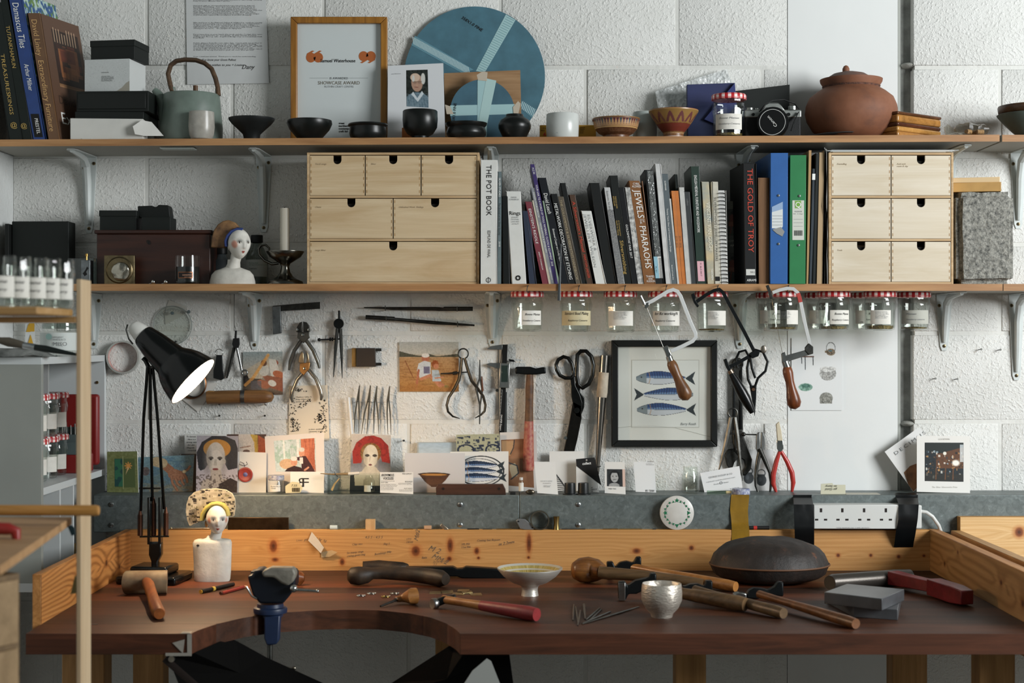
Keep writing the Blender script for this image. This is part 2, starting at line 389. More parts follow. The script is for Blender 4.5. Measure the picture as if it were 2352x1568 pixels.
mb().box((P(362,330,SD).x, -.19, Z(337.8, SD)), (P(440,330,SD).x, -.15, Z(336.2, SD))).build('sticker', plain('#b9c4bf', .4), us)
BRK = plain('#c6ccca', .35, var=.04, vs=30); SCREW = metal('#8b7a58', .4)
def bracket(cx, ptop, h, label, skew=0):
    y = -.003; x = X(cx, 0); zt = Z(ptop, 0)-.0005; t = thing('shelf_bracket', label, 'bracket', (x, -.01, zt-h), 'white steel shelf brackets')
    mb().prism3([(x-.02, y, zt), (x+.02, y, zt), (x+.0185, y, zt-.04), (x+.0105, y, zt-h+.012), (x+.006, y, zt-h), (x-.006, y, zt-h), (x-.0105, y, zt-h+.012), (x-.0185, y, zt-.04)], (0, .003, 0)).build('wall_plate', BRK, t, bevel=.0006)
    mb().prism3([(x-.02, 0, zt), (x+.02, 0, zt), (x+.014, -.155, zt), (x+.008, -.172, zt), (x-.008, -.172, zt), (x-.014, -.155, zt)], (0, 0, -.003)).build('arm', BRK, t, bevel=.0006)
    arc = [(x, -.160, zt-.004), (x, -.10, zt-.006), (x, -.055, zt-.010), (x, -.026, zt-.026), (x, -.013, zt-.07), (x, -.01, zt-h*.66), (x, -.006, zt-h+.022)]; n = 6
    m = mb()
    m.tube([Vector(q) for q in arc], [.005, .007, .009, .0095, .009, .0075, .005], n=8).build('rib', BRK, t)
    for (sx, sz) in ((-.0125, .03), (.0125, .018), (0, h-.012)):
        s = mb().lathe([(.0045, 0), (.0042, .0012), (.002, .0022)], (x+sx, -.003, zt-sz), (0, -1, 0), n=12).build('screw', SCREW, t)
        mb().box((x+sx-.0028, -.0057, zt-sz-.0006), (x+sx+.0028, -.0049, zt-sz+.0006)).box((x+sx-.0006, -.0057, zt-sz-.0028), (x+sx+.0006, -.0049, zt-sz+.0028)).build('slot', INK, s, smooth=0)
def ubz(px): return Z(320.5-11.5*px/2297, SD)-.0165
for cx, w in ((205, 'above the brown wooden box'), (606, 'above the pewter candlestick'), (1128, 'above the thick white pot book'), (1708, 'above the book on Troy'), (2178, 'above right birch drawers'), (2338, 'beside the granite block')):
    z = ubz(cx); bracket(cx, 784+(CZ-z)*F/D, .195, f'white steel bracket under upper shelf {w}')
for cx, w, h in ((216, 'behind the black desk lamp', .14), (585, 'left of the try square', .142), (1131, 'right of the two round files', .135), (1699, 'behind the black piercing saw', .14), (2168, 'right of the hanging jars', .145), (2334, 'at the right edge of the wall', .22)):
    z = LSZ-.0165; bracket(cx, 784+(CZ-z)*F/D, h, f'white steel bracket under lower shelf {w}')
# ---------------------------------------------------------------- steel trunking and bench
STF = -.13; LZ = Z(1137, STF)
def galv():
    m, nt, b = newmat('galvanised_steel'); v = coords(nt, (1, 1, 1))
    vo = N(nt, 'ShaderNodeTexVoronoi', Scale=95.); nt.links.new(v, vo.inputs['Vector'])
    n = noise(nt, v, 60, 5, .7, 1.5)
    mx = N(nt, 'ShaderNodeMath', operation='MULTIPLY_ADD'); mx.inputs[1].default_value = .22
    sp = N(nt, 'ShaderNodeSeparateColor'); nt.links.new(vo.outputs['Color'], sp.inputs[0]); nt.links.new(sp.outputs[0], mx.inputs[0]); nt.links.new(n, mx.inputs[2])
    nt.links.new(ramp(nt, mx.outputs[0], [(.4, '#5a6261'), (.75, '#6f7877'), (.98, '#8c9695')]), b.inputs['Base Color'])
    b.inputs['Metallic'].default_value = .4; b.inputs['Roughness'].default_value = .48; bumpn(nt, b, n, .08, .001); return m
GALV = galv()
st = thing('steel_trunking', 'grey galvanised steel trunking running along the wall above the pine board', 'trunking', (0, -.065, LZ-.1))
zb = Z(1222, STF); ux0 = X(245, 0)+.001
mb().box((ux0, STF, zb), (X(1192.5, STF), -.001, LZ)).build('channel', GALV, st, bevel=.0015)
mb().box((X(1193.5, STF), STF-.0005, zb), (X(2560, STF), -.001, LZ)).build('channel', GALV, st, bevel=.0015)
BOLT = metal('#a9adac', .35)
for px in (256, 1057, 1328):
    for py in (1158, 1205):
        b = mb().lathe([(.0062, 0), (.006, .002), (.003, .0035), (.0005, .0038)], P(px, py, STF), (0, -1, 0), n=16).build('bolt', BOLT, st)
        c = P(px, py, STF-.0036); mb().box(c-Vector((.0045, .0004, .0006)), c+Vector((.0045, .0004, .0006)), ).build('slot', INK, b, smooth=0)
UB = -.155; UZ = Z(1217, UB)
def pinecv(x0, y0, x1, y1, knots=(), c1='#c4935a', c2='#a8733c', res=1., seed=1):
    np.random.seed(seed); cv = Cv(x0, y0, x1, y1, c1, res)
    dv = np.zeros(cv.u.shape)
    for kx, ky, kr, kh in knots: dv += np.exp(-(((cv.u-kx)/(kr*5))**2+((cv.v-ky)/(kr*2.5))**2))*np.sign(cv.v-ky+.01)*kr*1.2
    f = cv.field(420, 20); g = np.sin((cv.v+dv+f*26)*.62)*.5+.5; g2 = np.sin((cv.v+dv*.8+f*34)*1.9)*.5+.5
    cv.put(g*.5+g2*.3, c2, .75)
    for kx, ky, kr, kh in knots:
        cv.ell(kx, ky, kr*1.7, kr*kh*1.5, '#a8602e', 0, .55, soft=kr); cv.ell(kx, ky, kr, kr*kh, '#6e3617', 0, .9, soft=kr*.5)
        cv.ell(kx, ky, kr*.4, kr*kh*.4, '#43200e', 0, .8, soft=kr*.3)
    return cv.grain(.03, 60, 1)
KN = [(628,1254,8,1.6),(632,1285,7,.6),(786,1290,5,1.4),(955,1265,9,1.2),(1034,1252,6,2.4),(1032,1283,5,1),(1095,1265,5,1.4),(1099,1281,3,1),(1215,1247,5,4),(1214,1280,3,1),
      (1462,1265,8,.7),(1588,1258,5,1),(1925,1275,4,1),(2000,1275,3.5,1),(2064,1278,4,1),(2122,1276,3,1),(460,1262,3,1)]
PINE = wood('#d9a867', '#b9803f', 'x', 1., .5); PINEY = wood('#c98f52', '#96602c', 'y', 1.3, .5, 1.6); PINEZ = wood('#b98a55', '#8e6535', 'z', 1., .6)
FRONT = B(1200, 1455).y; TH = .04
wtp = thing('workbench', 'dark red-brown hardwood workbench with curved cut-out and orange pine upstands', 'workbench', (0, (UB+FRONT)/2, 0))
up = mb().box((X(299, UB), UB, WT), (X(2138, UB), STF-.0008, UZ)).build('back_upstand', PINE, wtp, bevel=.001, label='knotty orange pine board with pencil notes')
cvp = pinecv(300, 1217.5, 2137, 1310, KN, res=1.0)
f = bil([(X(300, UB), UB-.0004, UZ-.0005), (X(2137, UB), UB-.0004, UZ-.0005), (X(2137, UB), UB-.0004, WT+.0003), (X(300, UB), UB-.0004, WT+.0003)])
print_mesh(cvp, f, 'grain_face', up, .45, .06)
for t_, px, py, h, rot in (('12.5g  kg', 720, 1238, 6, -12), ('Lines  gld', 680, 1243, 5, 5), ('4.5 5 - 4.5 5', 838, 1236, 6, 0), ('Clay nos', 808, 1252, 5, 4), ('5kg 5', 880, 1251, 5, 3), ('So many rings\ncwing gold ring', 796, 1272, 5, 6), ('Bombings 84p', 860, 1275, 5, 10),
                       ('M 2', 982, 1262, 13, -20), ('MM 2', 990, 1280, 12, -25), ('M#2', 960, 1243, 10, 80), ('Casting but Report', 1095, 1243, 5, 2), ('105.9/6\n11w.9/6', 1058, 1252, 5, 3), ('m 2.2mm', 1145, 1253, 7, 10), ('17/5\n19/10', 932, 1240, 5, 0), ('2u161 gr.pb\n7.7', 994, 1292, 5, 3), ('lists', 968, 1283, 6, 4)):
    r = Vector((math.cos(R(rot)), 0, math.sin(R(rot)))); u = Vector((-math.sin(R(rot)), 0, math.cos(R(rot))))
    letters(t_, up, P(px, py, UB-.0006), r, u, S(h, UB), PENCIL, lift=.0004, shear=.35, name='pencil_note')
lx = X(300, UB); rx = X(2136, UB)
lu = mb().box((lx-.018, -.885, WT-.045), (lx, UB+.02, UZ)).build('side_upstand', PINEY, wtp, bevel=.0015)
def pinelong(L, h, knots, c1, c2, seed):              # painted grain for boards that run in depth; units: mm
    cv = Cv(0, 0, L, h, c1, .45); np.random.seed(seed); dv = np.zeros(cv.u.shape)
    for kx, ky, kr, kh in knots: dv += np.exp(-(((cv.u-kx)/(kr*6))**2+((cv.v-ky)/(kr*3))**2))*np.sign(cv.v-ky+.01)*kr*2.2
    f_ = cv.field(300, 50); g = np.sin((cv.v+dv+f_*60)*.55)*.5+.5; cv.put(g**2, c2, .8)
    for kx, ky, kr, kh in knots: cv.ell(kx, ky, kr*1.6, kr*kh, '#7c4119', 0, .7, soft=kr); cv.ell(kx, ky, kr*.8, kr*kh*.6, '#4a240e', 0, .9, soft=kr*.4)
    return cv.grain(.03, 40, 1)
f = bil([(lx+.0004, -.885, UZ-.001), (lx+.0004, UB-.002, UZ-.001), (lx+.0004, UB-.002, WT+.0005), (lx+.0004, -.885, WT+.0005)])
print_mesh(pinelong(730, 94, [(290, 55, 12, .9), (500, 45, 10, .9), (620, 70, 7, .9)], '#bd8247', '#8a5224', 5), f, 'grain_face', lu, .45, .06)
ru = mb().box((rx, -.93, WT), (rx+.024, UB+.02, UZ+.001)).build('side_upstand', PINEY, wtp, bevel=.0015)
f = bil([(rx-.0004, UB-.002, UZ-.001), (rx-.0004, -.93, UZ-.001), (rx-.0004, -.93, WT+.0005), (rx-.0004, UB-.002, WT+.0005)])
print_mesh(pinelong(775, 94, [(130, 60, 6, 1.2), (240, 20, 5, 1), (560, 40, 7, 1), (700, 60, 9, 1)], '#ad8250', '#8d6234', 8), f, 'grain_face', ru, .45, .06)
nb = thing('neighbour_bench', 'end of a neighbouring pine-edged bench at the right edge', 'workbench', (rx+.3, -.55, WT-.1))
mb().box((rx+.05, -1.0, WT-.1), (rx+.074, -.16, UZ)).build('side_upstand', wood('#c19560', '#9a6f3e', 'y', 1.3, .5, 1.2), nb, bevel=.001)
nbb = mb().box((X(2205, -.158), -.158, WT-.1), (X(2640, -.158), -.1315, Z(1187, -.158))).build('back_upstand', PINE, nb, bevel=.001)
cvn = pinecv(2206, 1188, 2420, 1290, [(2341, 1222, 9, 1.1)], '#dcb985', '#c2965a', 1, 11)
print_mesh(cvn, bil([P(2206, 1187.5, -.1584), P(2420, 1187.5, -.1584), P(2420, 1290, -.1584), P(2206, 1290, -.1584)]), 'grain_face', nbb, .45, .06)
mb().box((rx+.076, -1.0, WT-.055), (1.9, -.16, WT-.015)).build('worktop', wood('#8a5a35', '#5e3a1f', 'x'), nb, smooth=0)
# worktop: glued staves with the jeweller's cut-out
cut_px = [(436,1456),(450,1449),(500,1432),(560,1418),(630,1408),(720,1402),(800,1400),(870,1401),(940,1408),(990,1418),(1025,1431),(1048,1445),(1058,1456)]
cut = [B(a, b) for a, b in cut_px]; cxs = [p.x for p in cut]; cys = [p.y for p in cut]
def cutf(x): return float(np.interp(x, cxs, cys)) if cxs[0] < x < cxs[-1] else FRONT
tones = [('#40261a','#2b1910'),('#52301e','#361f12'),('#6e3a22','#4a2615'),('#41281b','#2b1a11'),('#633620','#432313'),('#462a1c','#301c12'),('#55311f','#382013'),('#472a1b','#2f1b11'),('#57311f','#3a2013')]
ed = [UB, -.235, -.33, -.42, -.50, -.60, -.70, -.79, -.88, FRONT]
XL, XR = lx, rx+.045
for i in range(9):
    ya, yb = ed[i], ed[i+1]; g = sorted(set(list(np.linspace(XL, XR, 40))+[c+e for c in (cxs[0], cxs[-1]) for e in (-.0005, .0005)]+list(np.linspace(cxs[0]+.001, cxs[-1]-.001, 90)))); run = []
    def flush(run):
        if len(run) < 2: return
        pts = [(x, ya, WT) for x, _ in run]+[(x, max(yb, c), WT) for x, c in reversed(run)]
        m = mb(); n = len(run)
        top = [Vector((x, ya, WT)) for x, _ in run]; bot = [Vector((x, max(yb, c), WT)) for x, c in run]; dz = Vector((0, 0, -TH))
        vs = top+bot+[v+dz for v in top]+[v+dz for v in bot]; fs = []
        for k in range(n-1): fs += [(k, k+1, n+k+1, n+k), (2*n+k, 2*n+k+1, 3*n+k+1, 3*n+k), (n+k, n+k+1, 3*n+k+1, 3*n+k), (k, k+1, 2*n+k+1, 2*n+k)]
        fs += [(0, n, 3*n, 2*n), (n-1, 2*n-1, 4*n-1, 3*n-1)]
        c1, c2 = tones[i]; m.add(vs, fs).build('plank', wood(c1, c2, 'x', 1.5, .5, 1., .3, None), wtp, smooth=50, bevel=.0008 if i in (0, 8) else 0)
    for x in g:
        c = cutf(x)
        if c <= ya-.0004: run.append((x, c))
        else: flush(run); run = []
    flush(run)
for px0, px1, py, yy, nm in ((142, 240, 1503, -.80, 'left'), (1000, 1062, 1480, -.25, 'mid'), (1552, 1622, 1500, -.72, 'r'), (2050, 2130, 1500, -.4, 'r2'), (2250, 2332, 1500, -.86, 'r3'), (305, 375, 1503, -.3, 'l2')):
    mb().box((X(px0, yy), yy, 0), (X(px1, yy), yy+.06, WT-TH)).build('leg', PINEZ, wtp, bevel=.002)
# ---------------------------------------------------------------- books: a cover folded round a block of pages
def hexa(m, o, w, h, d):
    o, w, h, d = map(Vector, (o, w, h, d)); vs = [o, o+w, o+w+d, o+d]; vs += [v+h for v in vs]
    return m.add(vs, [(0,1,2,3),(4,5,6,7),(0,1,5,4),(1,2,6,5),(2,3,7,6),(3,0,4,7)])
def book(label, quad, yf, mat, base, txt=(), depth=.15, bt=.0022, back=None, pages='#cfc7b4', group=None, name='book', round_=.0015, cat='book', sub=()):
    if isinstance(mat, str): mat = plain(mat, .5, var=.12, vs=40)
    tl, tr, br, bl = [P(a, b, yf) for a, b in quad]; dz = base-min(bl.z, br.z)
    # keep the top where it is; drop the foot on to the shelf
    bl.z = br.z = base
    h = tl-bl; h1 = tr-br; w = br-bl; eh = h.normalized(); ew = w.normalized(); d = Vector(back) if back else Vector((0, depth, 0))
    t = thing(name, label, cat, (bl+br)/2, group); W = w.length
    m = mb(); bt = min(bt, W*.3); hexa(m, bl, w, h, d.normalized()*bt)
    hexa(m, bl, ew*bt, h, d); hexa(m, br-ew*bt, ew*bt, h1 if h1.length else h, d)
    m.build('cover', mat, t, bevel=round_, smooth=40)
    ins = min(.004, W*.2); pb = mb(); hexa(pb, bl+ew*bt+d.normalized()*bt+eh*ins, w-ew*2*bt, h-eh*2*ins, d*.96); pb.build('pages', plain(pages, .9, var=.12, vs=300), t, smooth=0)
    n = Vector((0, -1, 0))
    for x in txt:
        s_, pos, cap, mt = x[0], x[1], x[2], x[3]; wpx = x[4] if len(x) > 4 else None; mode = x[5] if len(x) > 5 else 'd'; off = x[6] if len(x) > 6 else 0
        c = S(cap, yf); top = (tl+tr)/2-eh*S(pos, yf)+ew*S(off, yf)+n*.0006
        if mode == 'd': letters(s_, t, top-ew*c*.5, -eh, ew, c, mt, S(wpx, yf) if wpx else None)
        elif mode == 'h': letters(s_, t, top-eh*c*.5, ew, eh, c, mt, S(wpx, yf) if wpx else None, align='CENTER')
    for (p0, p1, a0, a1, mt, nm) in sub:               # printed bands or stickers on the spine: px from top, share of width
        o = tl-eh*S(p1, yf)+w*a0+n*.0005; hexa(mb(), o, w*(a1-a0), eh*S(p1-p0, yf), n*.0002)
        q = mb(); hexa(q, o, w*(a1-a0), eh*S(p1-p0, yf), n*.0003); q.build(nm, mt, t, smooth=0)
    return t
def lean(x0t, x1t, yt, x0b, x1b, yb): return [(x0t, yt), (x1t, yt), (x1b, yb), (x0b, yb)]
UG = 'art books leaning at the left of the upper shelf'; z_ = shz(90)
book('dark green book at the far left of the upper shelf, lettered TREASURES in gold', lean(-28, 2, 5, 22, 52, 320), -.2, '#1c2a24', z_, [('TREASURES', 120, 9, GOLDINK, 95), ('KINGS', 215, 9, GOLDINK, 45), ('@', 285, 12, GOLDINK, None, 'h')], back=(.02, .16, 0), group=UG)
book('dark green book lettered TUTANKHAMUN between two taller art books', lean(0, 14, -8, 53, 74, 320), -.2, '#14251d', z_, [('TUTANKHAMUN', 68, 9, GOLDINK, 98), ('@', 300, 11, GOLDINK, None, 'h')], back=(.02, .16, 0), group=UG)
cvt = Cv(0, 0, 120, 150, '#2f5588'); fld = cvt.field(4, 4); cvt.put((fld > .55).astype(float), '#b9cfc0', .9); cvt.put((cvt.field(5, 3) > .68).astype(float), '#5f7f3d', .9)
bk = book('tall blue book lettered Damascus Tiles with patterned cover', lean(14, 48, -20, 75, 106, 320), -.2, '#23407c', z_, [('Damascus Tiles', 26, 15, WHT, 105), ('Arthur Millner', 170, 11, WHT, 62), ('PRESTEL', 296, 8, WHT, 36)], back=(.035, .165, 0), group=UG, sub=[(286, 340, .2, .8, INK, 'imprint')])
a = P(48, -20, -.2); b_ = P(106, 320, -.2); b_.z = z_
print_mesh(cvt, bil([a+Vector((.001, .003, 0)), a+Vector((.036, .165, 0)), b_+Vector((.036, .165, 0)), b_+Vector((.001, .003, 0))]), 'cover_print', bk)
brown = plain('#6d4e34', .45, var=.15, vs=20)
bk = book('brown book lettered David Linley Extraordinary Furniture, cover facing right', lean(62, 90, 30, 110, 136, 319), -.2, brown, z_, [('David Linley  Extraordinary Furniture', 14, 13, plain('#c9a06a', .5), 260)], back=(.05, .16, 0), group=UG)
cvl = Cv(0, 0, 100, 300, '#5a4030'); cvl.rect(22, 30, 92, 165, '#2b1a12')
for k in range(9): cvl.rect(26+k*7, 20+random.random()*16, 28+k*7, 60, '#c9a98a', .8)
for k in range(40): cvl.rect(24+random.random()*60, 60+random.random()*90, 28+random.random()*62, 64+random.random()*90, random.choice(['#6b2f1c', '#a4673a', '#3a2018', '#8f5a3a', '#1c0f0a']), .7)
cvl.rect(22, 160, 92, 168, '#b98a5c', .6)
ca, cb = P(90, 30, -.2), P(136, 319, -.2); cb.z = z_; bb = Vector((.05, .16, 0)); off = Vector((.0009, -.0003, 0))
qc = [ca+off+bb*.03, ca+off+bb, cb+off+bb, cb+off+bb*.03]; print_mesh(cvl, bil(qc), 'cover_print', bk)
fq = bil(qc); ex = (qc[1]-qc[0]).normalized(); ey = (qc[0]-qc[3]).normalized()
letters('David L', bk, fq(.12, .70), ex, ey, .022, plain('#3c2a1f', .5)); letters('Extrac', bk, fq(.10, .86), ex, ey, .030, WHT, .115)
# ---------------------------------------------------------------- boxes and teapot
BLK = plain('#16201b', .6, var=.15, vs=20); CARD = plain('#c9c8c2', .7, var=.06, vs=15)
def carton(name, label, cat, x0, y0, x1, y1, yf, yb, mat, base, rot=0, lid=0, group=None, grow=.0015, lidmat=None):
    a = P(x0, y1, yf); b = P(x1, y0, yf); b.z = b.z; t = thing(name, label, cat, ((a.x+b.x)/2, yf, base), group)
    M_ = Matrix.Translation(((a.x+b.x)/2, (yf+yb)/2, 0)) @ Matrix.Rotation(R(rot), 4, 'Z') @ Matrix.Translation((-(a.x+b.x)/2, -(yf+yb)/2, 0))
    top = b.z; lh = S(lid, yf)
    mb().box((a.x, yf, base), (b.x, yb, top-(.0004 if lid else 0)), M_).build('body', mat, t, bevel=.0012)
    if lid: mb().box((a.x-grow, yf-grow, top-lh), (b.x+grow, yb+grow, top), M_).build('lid', lidmat or mat, t, bevel=.0015)
    t_M = M_; return t, a, b, M_
zs = shz(260)
t, a, b, M_ = carton('cardboard_box', 'flat white corrugated cardboard box with open flap under dark boxes', 'box', 157, 272, 322, 320, -.2, -.03, CARD, zs, 4)
fl = P(318, 273, -.2); m = mb(); m.prism3([P(305, 290, -.212), P(325, 276, -.204), P(348, 280, -.18), P(376, 312, -.17), P(330, 312, -.2), P(310, 308, -.213)], (0, .002, .0)).build('flap', CARD, t)
mb().box((X(190, -.2), -.206, zs), (X(212, -.2), -.2, zs+.002)).box((X(262, -.2), -.206, zs), (X(288, -.2), -.2, zs+.002)).build('tab', CARD, t)
zt1 = Z(272, -.2)
mb().box((X(172, -.19), -.19, zt1), (X(330, -.19), -.03, Z(256, -.19))).build('presentation_box', BLK, label='thin black presentation box lying on the white cardboard box', cat='box', bevel=.0012)
zt2 = Z(256, -.19)
t, a, b, M_ = carton('presentation_box', 'large black presentation box in the middle of the stacked boxes', 'box', 178, 209, 346, 256, -.19, -.03, BLK, zt2, -3, 0)
mb().box((X(182, -.19), -.193, Z(250, -.19)), (X(340, -.19), -.19, Z(214, -.19)), M_).build('front_panel', plain('#121a16', .5), t, bevel=.001)
zt3 = Z(209, -.19); cw = Cv(200, 136, 308, 209, '#bfc3c2'); cw.grain(.03); cw.poly([(275,209),(290,200),(300,190),(308,186),(308,209)], '#8d8778', .8)
for k in range(60): cw.ell(200+random.random()*100, 150+random.random()*55, .7, .7, '#8b8d8c', al=.6)
t, a, b, M_ = carton('candle_box', 'white speckled gift carton with mountain print on the stacked black boxes', 'box', 199, 136, 308, 209, -.18, -.08, plain('#c5c8c6', .6), zt3, -9)
f = bil([M_ @ Vector((a.x, -.1805, b.z)), M_ @ Vector((b.x, -.1805, b.z)), M_ @ Vector((b.x, -.1805, zt3)), M_ @ Vector((a.x, -.1805, zt3))]); print_mesh(cw, f, 'front_print', t)
rr = (M_.to_3x3() @ RX)
letters('OUR PROMISE', t, f(.37, .42), rr, UP, .0022, INK); letters('100% NATURAL\nETHICALLY SOURCED\nSUSTAINABLE DESIGN\nNO PETROCHEMICALS\nNO MINERAL OILS\nMADE IN ENGLAND', t, f(.37, .53), rr, UP, .0017, INK, S(31, -.18))
zt4 = Z(136, -.18)
carton('lidded_box', 'small black lidded box on top of the stack beside teapot', 'box', 212, 92, 318, 136, -.175, -.085, BLK, zt4, -9, 15)
# teapot
CEL = plain('#6f7d74', .45, var=.15, vs=30, bump=.03, bs=80); zs = shz(440); yt = -.11
t = thing('teapot', 'grey-green stoneware teapot with hooped cane handle on upper shelf', 'teapot', (X(440, yt), yt, zs))
mb().lpx([(3, 214), (30, 214), (62, 217), (64, 220), (67, 250), (71, 290), (70, 318), (66, 323), (2, 323)], 440, yt, base=zs).build('body', CEL, t, bevel=.001)
m = mb(); m.ptube([(392, 300, yt), (385, 265, yt-.005), (375, 235, yt-.01), (362, 214, yt-.012), (354, 206, yt-.012)], yt, [22, 21, 15, 9.5, 7], n=16); m.build('spout', CEL, t)
for cx in (397, 500): mb().lpx([(5, 200), (6, 206), (5, 220)], cx, yt).build('lug', CEL, t)
lid = mb().lpx([(2, 211), (26, 212), (28, 216), (2, 217)], 445, yt).build('lid', CEL, t); mb().lpx([(3, 196), (5.5, 196.5), (5.5, 212), (4, 214)], 449, yt, n=14).build('wooden_knob', wood('#6a4a2e', '#4a3018', 'z', 3), lid)
CANE = wood('#5e4630', '#3c2b1c', 'x', 3, .6)
mb().ptube([(398, 216), (391, 195), (386, 170), (392, 150), (405, 140), (425, 137), (450, 138), (470, 145), (486, 158), (495, 180), (500, 200), (502, 220)], yt, 5.5, n=10, flat=1.6, up=(0, 1, 0)).build('handle', CANE, t)
for cx, cy in ((395, 210), (498, 216)): mb().ball(P(cx, cy, yt-.01), .003).build('pin', metal('#6b5a44', .4), t)
GLZ = plain('#a8a49b', .3, var=.12, vs=60, bump=.05, bs=120)
mb().lpx([(1, 259), (26, 259), (27, 257), (28.5, 257.5), (30, 290), (28, 308), (24, 318), (20, 320), (1, 320)], 463, -.185, base=shz(463)).build('cup', GLZ, label='small pale speckled stoneware cup in front of teapot', cat='cup')
# letter
L = Card('typed_letter', 'typed letter with handwritten signature stuck on wall behind teapot', 'letter', [(427, -22), (610, -22), (618, 191), (430, 194)], -.004, -.004, plain('#c9cbca', .7, var=.04, vs=20), th=.0004)
para = [("You have a couple of scientific pubs worked to date today, certainly\nPeter is more efficient than I am her.....", -2), ("Had lunch with an old journalist friend now retired from daily toil\n& living in Washington.  Peter & he met while both working for an\nAmerican version of Reuters.  Pre mobile 'phones, internet wiz or\nstory, finding person to interview, getting story back to HQ to least\none out, sometimes disadvantagely and much more fun in many ways than\nthese days.  Then, you had to immobilise a public 'phone to stop\nrivals using it before you had got your story out.  There was some-\nthing you'd remove having unscrewed the mouthpiece.  Put the widget\nin your pocket, replaced the mouthpiece & strolled off happily.", 11),
        ("Mike had been to the National Gallery & delighted to overhear a young\nAmerican boy pointing out to his father a painting of a chubby female -\n'is this a cannon'?  As I collect such things & try to make college\nsmall pictures, this is a gem.  Another good one I have not found the\nright bits for is a fisherman saying to person he is with 'lovely\nevening for the trout,    the nymphs are flying low'.", 50), ("If you have time on your hands this week end the Cockpit Arts open\nstudios in Deptford is on.  Creekside.  A wide variety of artists,\ncraftspeople & a v.g. cafe.  Deptford Bridge stop on a Lewisham DLR\nfrom Bank.", 77),
        ("A little glimpse from the very older days.  I went with my mother to\na farm as farmer had a car to sell.  Lovely sight of hens looking\nout of back window, perching on seats, eggs & chicken shit.  The car\nwas bought (cleaned up & hen free) & it ran well for ages.  We went\nto a lot of agricultural shows, car full of wellies, pic nic, rain\ncoats & 2 bale of straw in the boot as car v. heavy & it always rained\n& children & strong men had to push car onto drier ground.", 97), ("Your e-mail just arrived.  Thank you so much for understanding.", 128)]
for s_, py in para: L.text(s_, 444, py+3, 2.35, GRY if False else plain('#4a4a4a', .8), width=158 if '\n' in s_ else 144, res=1, ls=.83)
L.text('well to know your Green Pullout', 456, 140, 5, INK, width=85, shear=.4); L.text('best wishes to you + Louise', 470, 152, 5, INK, width=88, shear=.4); L.text('Dany', 552, 160, 10, INK, width=30, shear=.4)
# ---------------------------------------------------------------- dark bowls, frame, discs
BLKG = plain('#1d211f', .33, var=.2, vs=40, bump=.04, bs=90); SLATE = plain('#22292a', .5, var=.2, vs=40, bump=.06, bs=90)
def pot(name, label, cat, prof, cx, y, mat, group=None, n=40): return mb().lpx(prof, cx, y, base=shz(cx), n=n).build(name, mat, label=label, cat=cat, group=group, smooth=45)
G = 'small dark pots along the upper shelf'
pot('bowl', 'black flared bowl on a narrow foot, right of the teapot', 'bowl', [(1, 300), (15, 297), (40, 279), (50, 273), (53, 272), (52, 276), (45, 284), (30, 297), (20, 306), (17, 319), (1, 319)], 578, -.17, SLATE, G)
pot('bowl', 'black rounded bowl in front of the left side of the gilt frame', 'bowl', [(1, 310), (25, 306), (44, 284), (48, 276), (51, 277), (52, 284), (46, 297), (36, 308), (26, 319), (1, 319)], 711, -.18, BLKG, G)
pot('dish', 'low black dish with straight sides in front of the gilt frame', 'dish', [(1, 309), (38, 307), (43, 288), (45, 285), (46, 288), (42, 292), (43, 305), (41, 312), (36, 318), (1, 318)], 845, -.18, BLKG, G)
pot('cup', 'black lidless round cup in front of the thanksgiving booklet', 'cup', [(1, 305), (28, 300), (36, 260), (38, 254), (40, 256), (40.5, 275), (39, 292), (30, 306), (20, 312), (19, 318), (1, 318)], 965, -.18, BLKG, G)
pot('dish', 'low black waisted dish before the small blue disc', 'dish', [(1, 308), (38, 305), (40, 290), (46, 283), (48, 283), (47, 287), (42, 292), (46, 302), (45, 308), (38, 316), (1, 316)], 1071, -.18, BLKG, G)
pot('jar', 'small black shouldered pot right of the blue discs', 'jar', [(1, 290), (16, 268), (18, 263), (20, 263), (21, 268), (34, 276), (38, 286), (37, 294), (30, 308), (26, 316), (1, 316)], 1182, -.18, BLKG, G)
GILT = wood('#a8742f', '#7d5220', 'z', 2, .35)
fr = thing('framed_certificate', 'gilt wooden frame holding a showcase award certificate', 'picture frame', (X(778, -.05), -.05, shz(778)))
def frame4(t, x0, y0, x1, y1, w, yf, yb, mat, base=None, nm='moulding', bev=.002):
    a = P(x0, y1, yf); b = P(x1, y0, yf); W = S(w, yf)
    if base is not None: a.z = base
    for pts in ([(a.x, a.z), (a.x, b.z), (a.x+W, b.z-W), (a.x+W, a.z+W)], [(b.x, a.z), (b.x, b.z), (b.x-W, b.z-W), (b.x-W, a.z+W)], [(a.x, b.z), (b.x, b.z), (b.x-W, b.z-W), (a.x+W, b.z-W)], [(a.x, a.z), (b.x, a.z), (b.x-W, a.z+W), (a.x+W, a.z+W)]):
        mb().prism3([(p, yf, q) for p, q in pts], (0, yb-yf, 0)).build(nm, mat, t, bevel=bev)
    return a, b
frame4(fr, 667, 38, 889, 320, 15, -.062, -.04, GILT, shz(778))
mb().pbox(676, 45, 880, 318, -.05, -.045).build('certificate', plain('#d6d9dc', .4, bump=.03, bs=40), fr)
mb().add([P(*p_, -.053) for p_ in ((676, 45), (880, 45), (880, 318), (676, 318))], [(0, 1, 2, 3)]).build('glazing', glass(), fr)
OR = plain('#b5602a', .6); yy = -.0502
